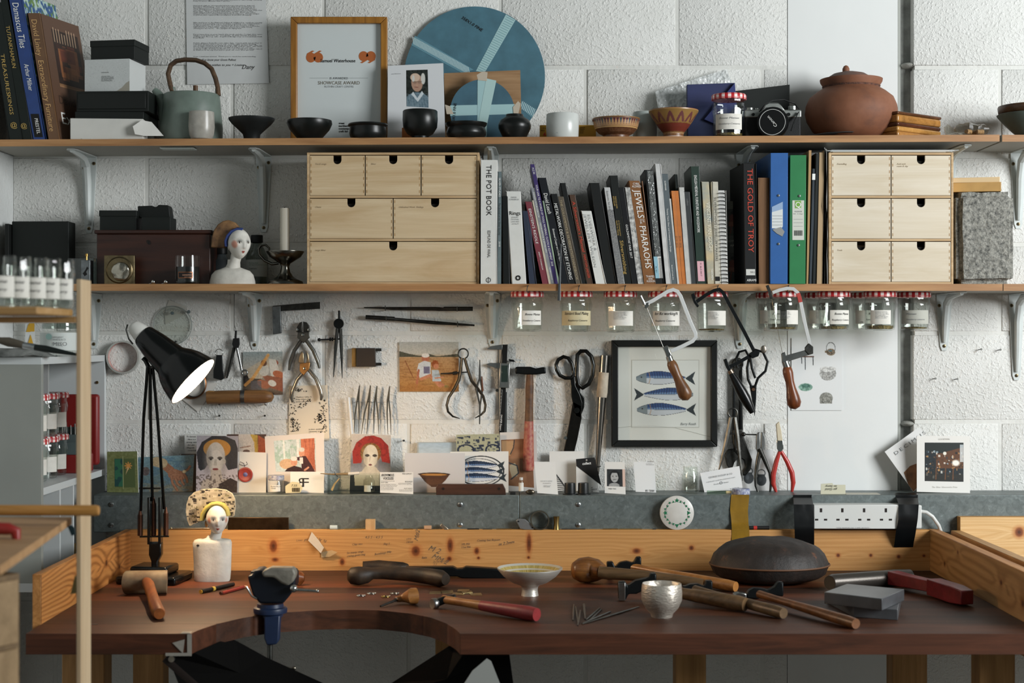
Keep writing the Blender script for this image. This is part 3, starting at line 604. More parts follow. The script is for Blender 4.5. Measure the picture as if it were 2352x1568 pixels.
for cx, sg in ((714, 1), (731, 1), (835, -1), (852, -1)):
    cy = 132 if sg > 0 else 129
    pts = [(cx+11*math.cos(R(a_)), cy+11.5*math.sin(R(a_))) for a_ in range(0, 360, 15)]
    mb().prism(pts, yy-.0003, yy).build('quote_mark', OR, fr, smooth=0)
    tl = [(cx-sg*11, cy), (cx-sg*9, cy-sg*9), (cx+sg*3, cy-sg*16), (cx+sg*8, cy-sg*15), (cx, cy-sg*10), (cx-sg*1, cy-sg*4)]
    mb().prism(tl, yy-.00035, yy).build('quote_mark', OR, fr, smooth=0)
def ftext(s_, px, py, cap, mt, width, par, y, **k): return letters(s_, par, P(px, py, y), RX, UP, S(cap, y), mt, S(width, y) if width else None, **k)
ftext('Samuel Waterhouse', 735, 143, 8, INK, 81, fr, yy, shear=.15, bold=.012); ftext('IS AWARDED', 757, 182, 5, plain('#4a4c50', .6), 42, fr, yy); ftext('SHOWCASE AWARD', 730, 194, 8, plain('#6f6455', .6), 96, fr, yy); ftext('RUTHIN CRAFT CENTRE', 745, 201, 4.5, plain('#8d8f92', .6), 67, fr, yy)
for a_, b_ in ((711, 754), (802, 845)): mb().pbox(a_, 179, b_, 179.5, yy-.0003, yy).build('rule', GRY, fr, smooth=0)
for k, s_ in enumerate(('great', 'northern', 'contemporary', 'craft fair')): ftext(s_, 778, 285+k*6.2, 4.6, INK, None, fr, yy, bold=.03)
# booklet
cb_ = Cv(933, 161, 982, 241, '#1f2420'); cb_.ell(958, 235, 30, 26, '#5f7480'); cb_.grain(.08, 3, 3)
for k in range(9): cb_.line([(932+k*6, 214), (936+k*6, 241)], 1, '#8b9ba3', .6); cb_.line([(932, 214+k*4), (982, 212+k*4)], .8, '#7d8f98', .5)
cb_.ell(957, 189, 13, 19, '#a98672'); cb_.ell(953, 177, 11, 9, '#c9b09b'); cb_.ell(971, 180, 5, 12, '#c8c6bf'); cb_.ell(949, 180, 3, 8, '#c8c6bf'); cb_.ell(952, 188, 4, 3, '#7d6454', al=.6); cb_.ell(963, 188, 4, 3, '#7d6454', al=.6); cb_.line([(947, 187), (968, 186)], 1, '#6f5d50'); cb_.line([(951, 198), (960, 199)], 1.3, '#7b4a40'); cb_.ell(957, 194, 2, 2, '#b9917a')
cb_.poly([(948, 208), (957, 222), (968, 206), (972, 212), (958, 230), (944, 214)], '#c4ccd0')
bk2 = Card('booklet', 'white memorial service booklet with portrait photo leaning in front of discs', 'booklet', [(891, 151), (1018, 145), (1023, 317), (890, 317)], -.10, -.085, plain('#cfd1d3', .55), th=.003, base=shz(956))
bk2.print(cb_, .4, 'portrait_print', quad=[(933, 161), (982, 159), (982, 240), (933, 241)])
bk2.text('A Service of Thanksgiving', 925, 256, 5.5, INK, width=65); bk2.text('James Waterhouse', 899, 171, 2.5, GRY, width=22, shear=.4)
BLUE = plain('#4a7585', .55, var=.18, vs=18, bump=.02, bs=40); TAPE = plain('#9fc0c2', .45)
yd = -.012
bd = thing('copper_disc', 'large blue film-covered metal disc marked 358x1.0 FINE on upper shelf', 'disc', (X(1090, yd), yd, shz(1090)))
rr_ = (Z(15, yd)-shz(1090))/2; cc = Vector((X(1090, yd), yd, shz(1090)+rr_))
mb().lathe([(rr_, 0), (rr_, .0012)], cc, (0, -1, 0), n=96).build('plate', BLUE, bd, smooth=30)
def strip(par, pts, y, mat, nm='tape', th=.0003): return mb().prism(pts, y-th, y).build(nm, mat, par, smooth=0)
strip(bd, [(1093, 163), (1162, 33), (1184, 46), (1113, 167)], yd-.0013, TAPE); strip(bd, [(945, 104), (953, 82), (1088, 160), (1062, 168)], yd-.0013, plain('#5f8a98', .5)); strip(bd, [(1193, 245), (1197, 232), (1230, 250), (1221, 270)], yd-.0013, plain('#5f8a98', .5))
m = mb(); wh = plain('#c5dbdc', .5)
for k in range(42):
    u = k/41; ax, ay = 949+u*128, 93+u*70; w_ = 9.5; m.prism([(ax-2.2, ay-w_), (ax-.8, ay-w_+.6), (ax+2.6, ay+w_), (ax+1.2, ay+w_-.6)], yd-.0019, yd-.0016)
for k in range(9):
    u = k/8; ax, ay = 1198+u*28, 240+u*18; m.prism([(ax+2.5, ay-8), (ax+3.8, ay-7.5), (ax-2, ay+9), (ax-3.3, ay+8.5)], yd-.0019, yd-.0016)
m.build('tape_hatching', wh, bd, smooth=0)
m = mb()
for k in range(26):
    u = k/25; ax, ay = 1104+u*68, 160-u*118; m.prism([(ax-9, ay-4), (ax+9, ay+5), (ax+9, ay+6), (ax-9, ay-3)], yd-.0019, yd-.0016)
m.build('tape_weave', plain('#6e979e', .5), bd, smooth=0)
r_ = Vector((math.cos(R(-33)), 0, math.sin(R(-33)))); u_ = Vector((math.sin(R(33)), 0, math.cos(R(33))))
letters('358X1.0 FINE', bd, P(1059, 42, yd-.0016), r_, u_, S(7, yd), INK, S(56, yd), shear=.1, bold=.01)
yc = -.045
cbd = Card('cardboard_square', 'brown corrugated cardboard square leaning on the large blue disc', 'cardboard', [(1020, 168), (1195, 161), (1199, 318), (1022, 318)], yc-.02, yc, wood('#a58461', '#8d6c4b', 'x', 2, .85), th=.004, base=shz(1110))
ys = -.082; r2 = S(74, ys); zc = shz(1108)+r2
sd = thing('copper_disc', 'smaller blue film-covered disc taped with a cross before the cardboard', 'disc', (X(1108, ys), ys, shz(1108)))
mb().lathe([(r2, 0), (r2, .0012)], (X(1108, ys), ys, zc), (0, -1, 0), n=64).build('plate', plain('#44697a', .5, var=.15, vs=20), sd)
yq = ys-.0013
strip(sd, [(1034, 242), (1182, 239), (1182, 262), (1034, 266)], yq, TAPE); strip(sd, [(1097, 181), (1119, 180), (1118, 318), (1096, 318)], yq-.0004, TAPE); strip(sd, [(1117, 180), (1140, 185), (1112, 318), (1092, 318)], yq-.0008, plain('#a9c6c4', .5))
for q in ([(1095, 172), (1108, 164), (1120, 166), (1118, 186), (1098, 184)], [(1022, 240), (1034, 244), (1042, 262), (1026, 262)], [(1178, 246), (1190, 232), (1196, 238), (1190, 264), (1180, 264)]):
    strip(sd, q, yq-.0012, plain('#b9ad9b', .7), 'masking_tape')
letters('2.0X1.0 FINE', sd, P(1044, 285, yq-.001), Vector((.1, 0, 1)), Vector((-1, 0, .1)), S(6, ys), INK, S(48, ys), bold=.01)
def sbox(name, label, cat, x0, y0, x1, y1, yf, yb, mat, px=None, bevel=.001, **k):
    z0 = shz(px or (x0+x1)/2); return mb().box((X(x0, yf), yf, z0), (X(x1, yf), yb, Z(y0, yf))).build(name, mat, label=label, cat=cat, bevel=bevel, **k)
sbox('matchbox', 'small orange matchbox between the black dishes', 'box', 923, 293, 946, 318, -.14, -.11, plain('#b3672a', .6))
yb_ = thing('carton', 'yellow printed carton lying behind the white cylinder cup', 'carton', (X(1304, -.1), -.1, shz(1304)))
mb().box((X(1240, -.1), -.1, shz(1304)), (X(1369, -.1), -.06, Z(287, -.1))).build('body', plain('#c9962b', .55), yb_, bevel=.001)
ftext('CHINA CLAY\nPUREBOND\nCASTING\nPLASTER', 1332, 294, 3, INK, 12, yb_, -.1005); ftext('1 KG\nMIX', 1242, 296, 4, INK, None, yb_, -.1005)
mb().prism([(1247, 310), (1252, 303), (1254, 312)], -.1012, -.1004).build('red_mark', REDINK, yb_, smooth=0)
WPOR = plain('#c3c6c2', .3, var=.04, vs=30); cp = thing('cup', 'plain white cylindrical porcelain cup on upper shelf', 'cup', (X(1292, -.17), -.17, shz(1292)))
mb().lpx([(1, 310), (33, 308), (34, 266), (35.5, 262), (37, 263.5), (37.5, 290), (36.5, 312), (34, 316), (1, 316)], 1292, -.17, base=shz(1292), n=48).build('body', WPOR, cp, smooth=50)
ftext('M', 1277, 307, 4, GRY, None, cp, -.21)
def bandedbowl(name, label, prof, cx, y, fn):
    z0 = shz(cx); t = thing(name, label, 'bowl', (X(cx, y), y, z0)); pts = []
    zs = [Z(q, y) for _, q in prof]; a_, b_ = max(zs), min(zs); zs = [a_-(a_-z)*(a_-z0)/(a_-b_) for z in zs]; rs = [S(r, y) for r, _ in prof]
    cv = Cv(0, 0, 360, 100, '#6d4a2c', 1.); fn(cv); n = len(prof); c = Vector((X(cx, y), y, 0)); tt = np.linspace(0, 1, n)
    def g(s_, t_):
        r_ = float(np.interp(t_, tt, rs)); z = float(np.interp(t_, tt, zs)); an = s_*2*math.pi
        return Vector((c.x+r_*math.sin(an), c.y+r_*math.cos(an), z))
    print_mesh(cv, g, 'painted_body', t, .35, .08); return t, zs, rs
def low(cv):
    cv.a[:] = rgb('#5e3d28'); cv.grain(.05, 4, 4); cv.rect(0, 0, 360, 26, '#8a6335'); cv.rect(0, 27, 360, 30, '#3d2317'); cv.rect(0, 31, 360, 56, '#a9825a')
    for k in range(46): x = k*8; cv.poly([(x, 32), (x+8, 32), (x+4, 53)], '#4a2430' if k % 3 else '#30424e', .9)
    cv.rect(0, 57, 360, 60, '#b58f5c'); cv.rect(0, 90, 360, 100, '#b9a294')
tb_, *_ = bandedbowl('bowl', 'low brown bowl with a painted triangle band beside white cup', [(48, 279), (54, 275), (55, 273), (55.5, 276), (53, 280), (51, 288), (48, 296), (40, 304), (30, 309), (29, 316), (1, 316)], 1415, -.165, low)
mb().lpx([(1, 300), (46, 290), (49, 278)], 1415, -.165, cap=False).build('inside', plain('#6b4c2d', .4), tb_)
def con(cv):
    cv.a[:] = rgb('#6f4a2c'); cv.grain(.06, 5, 3); cv.rect(0, 0, 360, 10, '#a37a43'); cv.rect(0, 12, 360, 22, '#7f3426'); cv.rect(0, 24, 360, 27, '#b08b57'); cv.rect(0, 28, 360, 55, '#8a6a3a')
    for k in range(12): x = k*30; cv.poly([(x, 54), (x+15, 34), (x+30, 54), (x+22, 54), (x+15, 44), (x+8, 54)], '#5d2f38', .85)
    cv.rect(0, 56, 360, 72, '#6b2f24'); cv.rect(0, 86, 360, 100, '#b5a096')
    for k in range(60): cv.ell(k*6, 78, 2, 3, '#b5936a')
tb_, *_ = bandedbowl('bowl', 'conical red-brown painted bowl on a pale foot', [(55, 259), (56.5, 256), (57, 254), (57, 257), (52, 265), (44, 278), (34, 292), (26, 301), (23, 306), (24, 316), (1, 316)], 1547, -.165, con)
mb().lpx([(1, 298), (40, 276), (55, 257)], 1547, -.165, cap=False).build('inside', plain('#6d4a2e', .4), tb_)
pot('beaker', 'plain grey-white beaker behind the conical painted bowl', 'cup', [(1, 310), (24, 308), (26, 262), (27.5, 258), (28.5, 260), (28, 312), (27, 317), (1, 317)], 1482, -.1, plain('#b0b8b4', .35))
# ---------------------------------------------------------------- bubble wrap, boxes, jar, camera
def crumple(name, label, cat, fn, nx, ny, mat, amp, sc, th=.001, parent=None, base=None):
    m = mb(); vs = []
    from mathutils import noise as nz
    for j in range(ny+1):
        for i in range(nx+1):
            v = fn(i/nx, j/ny); k = nz.noise(v*sc)*amp+nz.noise(v*sc*2.7)*amp*.4; vs.append(v+Vector((k*.3, k, k*.2)))
    fs = [(j*(nx+1)+i, j*(nx+1)+i+1, (j+1)*(nx+1)+i+1, (j+1)*(nx+1)+i) for j in range(ny) for i in range(nx)]
    m.add(vs, fs); return m.build(name, mat, parent, label=label, cat=cat, smooth=60)
def bubble():
    m, nt, b = newmat('bubble_wrap'); nt.nodes.remove(b); v = coords(nt)
    t = N(nt, 'ShaderNodeBsdfTransparent'); t.inputs[0].default_value = (.9, .92, .91, 1); g = N(nt, 'ShaderNodeBsdfPrincipled'); g.inputs['Base Color'].default_value = (.75, .77, .76, 1); g.inputs['Roughness'].default_value = .15
    vo = N(nt, 'ShaderNodeTexVoronoi', Scale=110.); nt.links.new(v, vo.inputs['Vector']); bumpn(nt, g, vo.outputs['Distance'], .9, .004)
    mx = N(nt, 'ShaderNodeMixShader'); mx.inputs[0].default_value = .78; nt.links.new(t.outputs[0], mx.inputs[1]); nt.links.new(g.outputs[0], mx.inputs[2]); nt.links.new(mx.outputs[0], nt.nodes['Material Output'].inputs[0]); return m
bw = thing('bubble_wrap_parcel', 'flat parcel in clear bubble wrap leaning behind the blue box', 'parcel', (X(1600, -.03), -.03, shz(1600)))
BW = bubble(); q = [P(1503, 212, -.012), P(1668, 160, -.012), P(1706, 262, -.03), P(1530, 318, -.05)]; q[3].z = shz(1600)+.001; q[2].z = q[2].z
crumple('wrap', None, None, bil([v+Vector((0, -.012, 0)) for v in q]), 30, 18, BW, .007, 30, parent=bw)
mb().prism3([q[0]*.96+q[2]*.04, q[1]*.96+q[3]*.04, q[2]*.96+q[0]*.04, q[3]*.96+q[1]*.04], (0, .008, 0)).build('contents', plain('#b9bdba', .6), bw)
bx_ = thing('presentation_box', 'dark blue folded card box behind the jam jar', 'box', (X(1632, -.09), -.09, shz(1632)))
NAVY = plain('#202a57', .55, var=.12, vs=20)
mb().prism3([(X(1580, -.09), -.09, shz(1632)), (X(1696, -.09), -.09, shz(1632)), P(1688, 190, -.09), P(1578, 194, -.09)], (0, .022, 0)).build('body', NAVY, bx_, bevel=.001)
mb().prism([(1688, 190), (1617, 274), (1650, 288), (1692, 240)], -.1, -.0905).build('flap', plain('#26316a', .5), bx_, bevel=.0008)
mb().prism3([(X(1690, -.06), -.06, shz(1752)), (X(1812, -.06), -.06, shz(1752)), P(1814, 194, -.06), P(1688, 209, -.06)], (0, .03, 0)).build('presentation_box', plain('#18221d', .55, var=.1), label='black-green flat box standing behind the camera', cat='box', bevel=.001)
GL = glass(); PAPER = plain('#d9d6cd', .7, var=.05, vs=80); GING = gingham()
def jamjar(label, cx, y, ztop, zbot, hw, text=(), group=None, rot=0, lidmat=None, contents=None, lab=(-50, 55), labz=(.28, .72), name='jam_jar', hang=False, extra=None, labmat=None, lid=True, parts=True):
    """faceted preserve jar; sizes in metres"""
    c = Vector((X(cx, y), y, 0)); h = ztop-zbot; t = thing(name, label, 'jar', (c.x, y, zbot), group)
    lh = .0135; r = hw
    prof = [(r*.86, h-lh*.9), (r*.9, h-lh*1.05), (r*.9, h-lh*1.5), (r*.93, h*.74), (r*.97, h*.68), (r*.97, h*.62), (r*.9, h*.5), (r*.88, h*.1), (r*.84, h*.02), (r*.7, 0.0), (r*.05, .003)]
    mb().lathe([(a_, zbot+b_) for a_, b_ in prof], c, n=14, cap=False, a0=rot).build('glass', GL, t, smooth=25)
    mb().lathe([(r*.62, zbot+.003), (r*.8, zbot+.006), (r*.84, zbot+h*.5), (r*.86, zbot+h*.72)], c, n=20, cap=False).build('inner_glass', GL, t, smooth=40)
    if lid: mb().lathe([(r*.97, h-lh+zbot), (r, h-lh*.92+zbot), (r, h-lh*.2+zbot), (r*.95, h+zbot), (r*.05, h+zbot-.0005)], c, n=40).build('lid', lidmat or GING, t, smooth=40)
    R_ = r*.905
    def cyl(u, v, dr=0., a_=0.): an = (u/R_)+a_; return Vector((c.x+(R_+dr)*math.sin(an), y-(R_+dr)*math.cos(an), zbot+v))
    if lab:
        a0, a1 = R(lab[0]), R(lab[1]); n = 14; vs = []; z0, z1 = h*(1-labz[1])*1.0, h*(1-labz[0])
        z0, z1 = h*.16, h*.52
        for k in range(n+1): an = a0+(a1-a0)*k/n; vs += [cyl(0, z0, .0006, an), cyl(0, z1, .0006, an)]
        mb().add(vs, [(2*k, 2*k+2, 2*k+3, 2*k+1) for k in range(n)]).build('label', labmat or PAPER, t, smooth=60)
        for (s_, u, v, cap, mt, wd_) in text:
            letters(s_, t, (0, 0, 0), RX, UP, cap, mt, wd_, fn=lambda p, q_, u=u, v=v: cyl(p+u, h*v+q_, .0012), shear=.35)
    if contents: mb().lathe([(r*.05, zbot+.004), (r*.76, zbot+.004), (r*.78, zbot+.004+contents), (r*.05, zbot+.006+contents)], c, n=16).build('contents', plain('#8a7440', .4, .4, bump=1, bs=300, var=.6, vs=200), t)
    return t
jamjar('jam jar with gingham lid and torn label, holding brass scraps on upper shelf', 1674, -.17, Z(218, -.17), shz(1674), S(40, -.17), [('Bonne Maman', -.03, .40, .005, GRY, .05), ('Strawberry Conserve', -.032, .27, .0045, GRY, .055)], contents=.006, lab=(-62, 45))
# camera
CH = metal('#a7aaa6', .38, var=.1); LEA = plain('#15181a', .6, bump=.4, bs=500); BG = plain('#0e1112', .3)
zc0 = shz(1776); yk = -.17; cm = thing('film_camera', 'silver and black film camera with lens cap and strap', 'camera', (X(1776, yk), yk, zc0))
fx = lambda x, y_, yd=yk: (X(x, yd), Z(y_, yd))
def kb(x0, y0, x1, y1, yf, yb, mat, nm, bev=.002):
    a_ = P(x0, y1, yk); b_ = P(x1, y0, yk); z0 = max(zc0+.0005, a_.z); return mb().box((a_.x, yf, z0), (b_.x, yb, b_.z)).build(nm, mat, cm, bevel=bev, seg=3)
kb(1711, 262, 1840, 322, yk, yk+.035, LEA, 'body', .004); kb(1710, 252, 1841, 270, yk-.001, yk+.036, CH, 'top_plate', .003)
mb().prism([(1750, 254), (1758, 240), (1766, 236), (1788, 236), (1794, 241), (1804, 254)], yk-.006, yk+.03).build('prism_housing', CH, cm, bevel=.002)
ftext('Canon', 1758, 252, 5.5, INK, 28, cm, yk-.0065, bold=.015)
for cx, r_, y0 in ((1722, 9, 248), (1820, 10, 244), (1738, 5, 249)): mb().lpx([(r_, y0), (r_, 253), (r_*.9, 254)], cx, yk+.015, n=24).build('dial', CH, cm, bevel=.0005)
ld = Vector((-.22, -1, .02)).normalized(); lc = P(1776, 286, yk)
m = mb().lathe([(S(33, yk), 0), (S(34, yk), .006), (S(31, yk), .012), (S(33, yk), .016), (S(36, yk), .02), (S(36, yk), .034), (S(35, yk), .036)], lc, ld, n=40).build('lens_barrel', BG, cm, smooth=30)
mb().lathe([(S(36.3, yk), .019), (S(36.3, yk), .0225)], lc, ld, n=40, cap=False).build('chrome_ring', CH, m)
cap_ = mb().lathe([(S(33, yk), .0362), (S(32, yk), .039), (.001, .039)], lc, ld, n=40).build('lens_cap', plain('#121416', .45), cm)
mb().lathe([(S(29.4, yk), .0391), (S(29.4, yk), .0396), (S(28.6, yk), .0396), (S(28.6, yk), .0391)], lc, ld, n=48, cap=False).build('ring_mark', WHT, cap_)
ex = ld.cross(UP).normalized()*1; ex = ex if ex.x > 0 else -ex; ez = ex.cross(ld).normalized(); ez = ez if ez.z > 0 else -ez
r__ = ex*-.64+ez*.77; up__ = ex*-.77-ez*.64
letters('Canon', cm, lc+ld*.0394-r__*S(14, yk)-up__*S(3.5, yk), r__, up__, S(7, yk), WHT, S(30, yk), lift=.0003)
mb().lathe([(S(4, yk), 0), (S(4, yk), .003)], P(1811, 263, yk-.001), (0, -1, 0), n=14).build('window', BG, cm)
mb().lathe([(S(3.4, yk), 0), (S(3.4, yk), .003)], P(1730, 263, yk-.001), (0, -1, 0), n=14).build('flash_socket', BG, cm)
mb().ptube([(1834, 258, yk-.005), (1828, 270, yk-.01), (1822, 285, yk-.02), (1817, 300, yk-.02)], yk, 4, n=8, flat=.3, up=(1, 0, 0)).build('strap_end', LEA, cm)
mb().ptube([(1745, 256, yk+.0), (1757, 240, yk-.012), (1775, 231, yk-.01), (1800, 229, yk), (1825, 238, yk+.01), (1838, 254, yk+.005)], yk, 3, n=8, flat=.35, up=(0, 0, 1)).build('strap_loop', LEA, cm)
mb().tube([Vector((X(1838, yk), yk-.005, zc0+.003)), P(1870, 310, -.18)*1, P(1900, 305, -.19), P(1940, 303, -.19), P(1957, 303, -.185), P(1950, 306, -.17), P(1900, 308, -.16), P(1850, 310, -.15)], .0045, n=8, flat=.35, up=(0, 0, 1)).build('strap', LEA, cm)
# ---------------------------------------------------------------- terracotta pot, box, bag, bowls at right
def terra():
    m, nt, b = newmat('terracotta'); v = coords(nt); n = noise(nt, v, 14, 4, .6); b.inputs['Roughness'].default_value = .7
    c = ramp(nt, n, [(.3, '#84563d'), (.55, '#764931'), (.75, '#5a3a2c')])
    n2 = noise(nt, v, 9, 2); nt.links.new(c, b.inputs['Base Color']); bumpn(nt, b, noise(nt, v, 90, 3), .12); return m
TER = terra(); zp = shz(1955); yp = -.105; tp = thing('terracotta_pot', 'round terracotta pot with soot-marked lid on upper shelf', 'pot', (X(1955, yp), yp, zp))
mb().lpx([(60, 200), (62, 196), (66, 192), (69, 183), (71, 183), (70, 189), (62, 202), (78, 212), (95, 226), (103, 245), (105, 262), (101, 280), (88, 302), (70, 320), (1, 326)], 1955, yp, base=zp, n=56).build('body', TER, tp, smooth=60)
tl_ = Matrix.Rotation(R(2), 4, 'Y')
lid = mb().lpx([(62, 190), (52, 180), (36, 170), (14, 165), (1, 164)], 1950, yp, n=48, cap=True).build('lid', plain('#7c5140', .75, var=.45, vs=12, col2='#4b4640', bump=.1), tp, smooth=60)
mb().lpx([(1, 150), (5, 152), (8, 158), (8, 164), (6, 169)], 1943, yp, n=20).build('knob', TER, lid, smooth=60)
mb().lpx([(66, 199), (64, 203), (63, 206)], 1955, yp, n=60, cap=False).build('tooled_band', plain('#6b4434', .8, bump=1, bs=220, var=.5, vs=120), tp)
bxw = thing('trinket_box', 'lacquered box of striped woods at right of terracotta pot', 'box', (X(2105, -.15), -.15, shz(2105)))
M_ = Matrix.Translation((X(2062, -.19), -.19, 0)) @ Matrix.Rotation(R(38), 4, 'Z'); z0 = shz(2105); h_ = Z(257, -.17)-z0; Lb, Wb = .17, .055
for k, (c1, c2, f0, f1) in enumerate((('#a5743c', '#8a5c2c', 0, .22), ('#b98a4c', '#9a6e38', .22, .42), ('#5a3320', '#40241a', .42, .58), ('#a8773f', '#80582c', .58, .88))):
    mb().box((0, 0, z0+h_*f0), (Lb, Wb, z0+h_*f1), M_).build('wood_strip', wood(c1, c2, 'x', 2, .18), bxw, bevel=.004, seg=3)
mb().box((-.001, -.001, z0+h_*.88), (Lb+.001, Wb+.001, z0+h_), M_).build('lid', wood('#5e3a22', '#3f2618', 'x', 2, .2), bxw, bevel=.003, seg=3)
BAG = glass('#f0efe9', 'polythene', .09, .38)
pb_ = thing('plastic_bag', 'crumpled clear polythene bag holding corks on upper shelf', 'bag', (X(2225, -.17), -.17, shz(2225)))
z0 = shz(2225); c0 = Vector((X(2232, -.165), -.165, z0+.018)); m = mb().ball(c0, (.042, .025, .017), 26, 16); from mathutils import noise as nz
m.v = [v+Vector((nz.noise(v*60), nz.noise(v*60+Vector((5, 0, 0))), nz.noise(v*60+Vector((0, 7, 0)))))*.008 for v in m.v]
for v in m.v: v.z = max(v.z, z0+.0004)
m.build('film', BAG, pb_, smooth=25)
m = mb().prism3([(c0.x-.035, -.17, z0+.012), (c0.x-.06, -.175, z0+.03), (c0.x-.068, -.17, z0+.022), (c0.x-.062, -.165, z0+.004)], (0, .006, .002)).build('tail', BAG, pb_)
for dx, dy, an in ((-.012, -.012, 40), (.008, .004, -30), (.018, -.008, 10)): mb().lathe([(.0055, -.008), (.0062, .008)], c0+Vector((dx, dy, -.006)), (math.cos(R(an)), math.sin(R(an)), 0), n=14).build('cork', plain('#b58f62', .8, var=.3, vs=200), pb_)
pot('bowl', 'grey-green flared bowl at the right end of the upper shelf', 'bowl', [(1, 306), (30, 300), (66, 270), (74, 263), (76, 264), (74, 268), (60, 284), (42, 302), (30, 312), (28, 318), (1, 318)], 2368, -.13, plain('#5d6a63', .45, var=.15, vs=30))
mb().lpx([(1, 268), (62, 263), (70, 246), (73, 244), (74, 247), (72, 260), (60, 268), (40, 272), (1, 272)], 2368, -.13, n=40).build('wooden_bowl', wood('#5c4028', '#382516', 'x', 2, .35), label='dark turned wooden bowl resting inside the grey-green bowl', cat='bowl', smooth=50)
# ---------------------------------------------------------------- lower shelf: left half
yl = -.17
def lbox(name, label, cat, x0, y0, x1, y1, yf, yb, mat, z0=None, bevel=.0012, **k):
    z0 = LSZ if z0 is None else z0; return mb().box((X(x0, yf), yf, z0), (X(x1, yf), yb, Z(y0, yf))).build(name, mat, label=label, cat=cat, bevel=bevel, **k)
t = thing('portfolio_box', 'large flat black box standing at left end of lower shelf', 'box', (X(92, -.1), -.1, LSZ))
mb().box((X(27, -.1), -.1, LSZ), (X(158, -.1), -.04, Z(508, -.1))).build('body', BLK, t, bevel=.002)
mb().box((X(17, -.1), -.12, LSZ), (X(26, -.1), -.03, Z(515, -.1))).build('spine', plain('#101613', .6), t, bevel=.001)
sb = thing('steel_block', 'small steel bench block with brass screw on lower shelf', 'block', (X(197, -.18), -.18, LSZ))
mb().box((X(186, -.18), -.18, LSZ), (X(207, -.18), -.15, Z(597, -.18))).build('body', metal('#8d9396', .4, var=.3), sb, bevel=.001)
mb().lpx([(2, 588), (2, 597)], 199, -.165, n=10).build('screw', metal('#b58a4a', .3), sb); mb().lpx([(1, 582), (3.4, 583), (3.4, 588), (1, 588.5)], 199, -.165, n=12).build('knob', metal('#b58a4a', .3), sb)
mb().prism([(190, 628), (196, 620), (200, 612), (203, 616), (197, 624), (200, 630), (194, 634)], -.1812, -.18).build('clip', INK, sb)
mb().box((X(214, -.15), -.13, LSZ), (X(150, -.15), -.08, Z(592, -.15))).build('acrylic_case', glass('#cfd8d6', 'smoky_plastic', .12), label='clear plastic case behind the small steel block', cat='case')
DWD = wood('#3c2016', '#281510', 'x', 1.6, .4); wb = thing('wooden_chest', 'dark brown wooden chest with keyhole on lower shelf', 'chest', (X(352, -.15), -.15, LSZ))
mb().box((X(222, -.15), -.15, LSZ), (X(483, -.15), -.01, Z(537, -.15))).build('body', DWD, wb, bevel=.002)
mb().box((X(217, -.15), -.155, Z(537, -.15)), (X(488, -.15), -.006, Z(528, -.15))).build('lid', DWD, wb, bevel=.003, seg=3)
k_ = mb().lathe([(.0045, 0), (.0045, .0008)], P(342, 556, -.15), (0, -1, 0), n=16, squash=1.5).build('escutcheon', plain('#2a1a14', .5), wb); mb().lathe([(.0016, .0008), (.0016, .0012)], P(342, 554, -.15), (0, -1, 0), n=10).prism([(341, 554), (343, 554), (343.5, 561), (340.5, 561)], -.1512, -.1508).build('keyhole', INK, k_)
zc_ = Z(528, -.15)
t, a, b, _ = carton('lidded_box', 'black lidded cardboard box on the dark wooden chest', 'box', 229, 483, 313, 527, -.12, -.05, BLK, zc_, 0, 14)
t = thing('open_carton', 'black carton with raised torn flaps on the dark wooden chest', 'carton', (X(356, -.13), -.13, zc_))
mb().box((X(325, -.13), -.13, zc_), (X(391, -.13), -.06, Z(498, -.13))).build('body', BLK, t, bevel=.001)
mb().prism3([P(316, 473, -.1), P(350, 472, -.1), P(352, 476, -.1), P(360, 474, -.1), P(364, 470, -.1), P(386, 471, -.1), P(389, 478, -.1), P(391, 500, -.1), P(322, 500, -.1), P(316, 494, -.1)], (0, .04, 0)).build('flaps', plain('#121a16', .6), t, bevel=.002)
sf = thing('brass_square', 'square brass frame around a cast silver disc against the chest', 'ornament', (X(274, -.19), -.19, LSZ))
BRS = metal('#84765a', .38, .3, 60, .3, 50)
mb().box((X(239, -.19), -.19, LSZ), (X(309, -.19), -.178, Z(586, -.19))).build('plate', BRS, sf, bevel=.001)
c_ = P(274, 620, -.19); mb().lathe([(S(30, -.19), 0), (S(31, -.19), .002), (S(29, -.19), .004), (S(28, -.19), .001), (S(12, -.19), .0005)], c_, (0, -1, 0), n=36).build('rim', BRS, sf)
m = mb().ball(c_+Vector((.004, -.004, -.004)), (S(21, -.19), .006, S(22, -.19)), 24, 14); m.v = [v+Vector((0, nz.noise(v*90)*.004, 0)) for v in m.v]; m.build('cast_disc', metal('#b9b4a6', .25, .4, 80), sf, smooth=60)
for px in (352, 381):
    t = thing('ball_stud', f'tiny silver ball stud on lower shelf, {"nearer the brass frame" if px == 352 else "nearer the glass candle"}', 'stud', (X(px, -.19), -.19, LSZ), 'silver ball studs')
    mb().ball((X(px, -.19), -.19, LSZ+S(5.5, -.19)), S(5.5, -.19), 14, 9).build('ball', metal('#d7d6d0', .12), t); mb().tube([(X(px, -.19), -.19, LSZ+.004), (X(px-9, -.19), -.195, LSZ+.001)], .0009, n=6).build('pin', metal(), t)
cg = thing('glass_candle', 'dark candle in clear glass tumbler with copper label', 'candle', (X(431, -.185), -.185, LSZ))
mb().lpx([(28.5, 587), (29, 620), (28, 652), (1, 654)], 431, -.185, base=LSZ, cap=False).build('glass', GL, cg, smooth=60); mb().lpx([(1, 613), (26, 613), (26.5, 648), (1, 651)], 431, -.185).build('wax', plain('#1b1d1d', .3), cg)
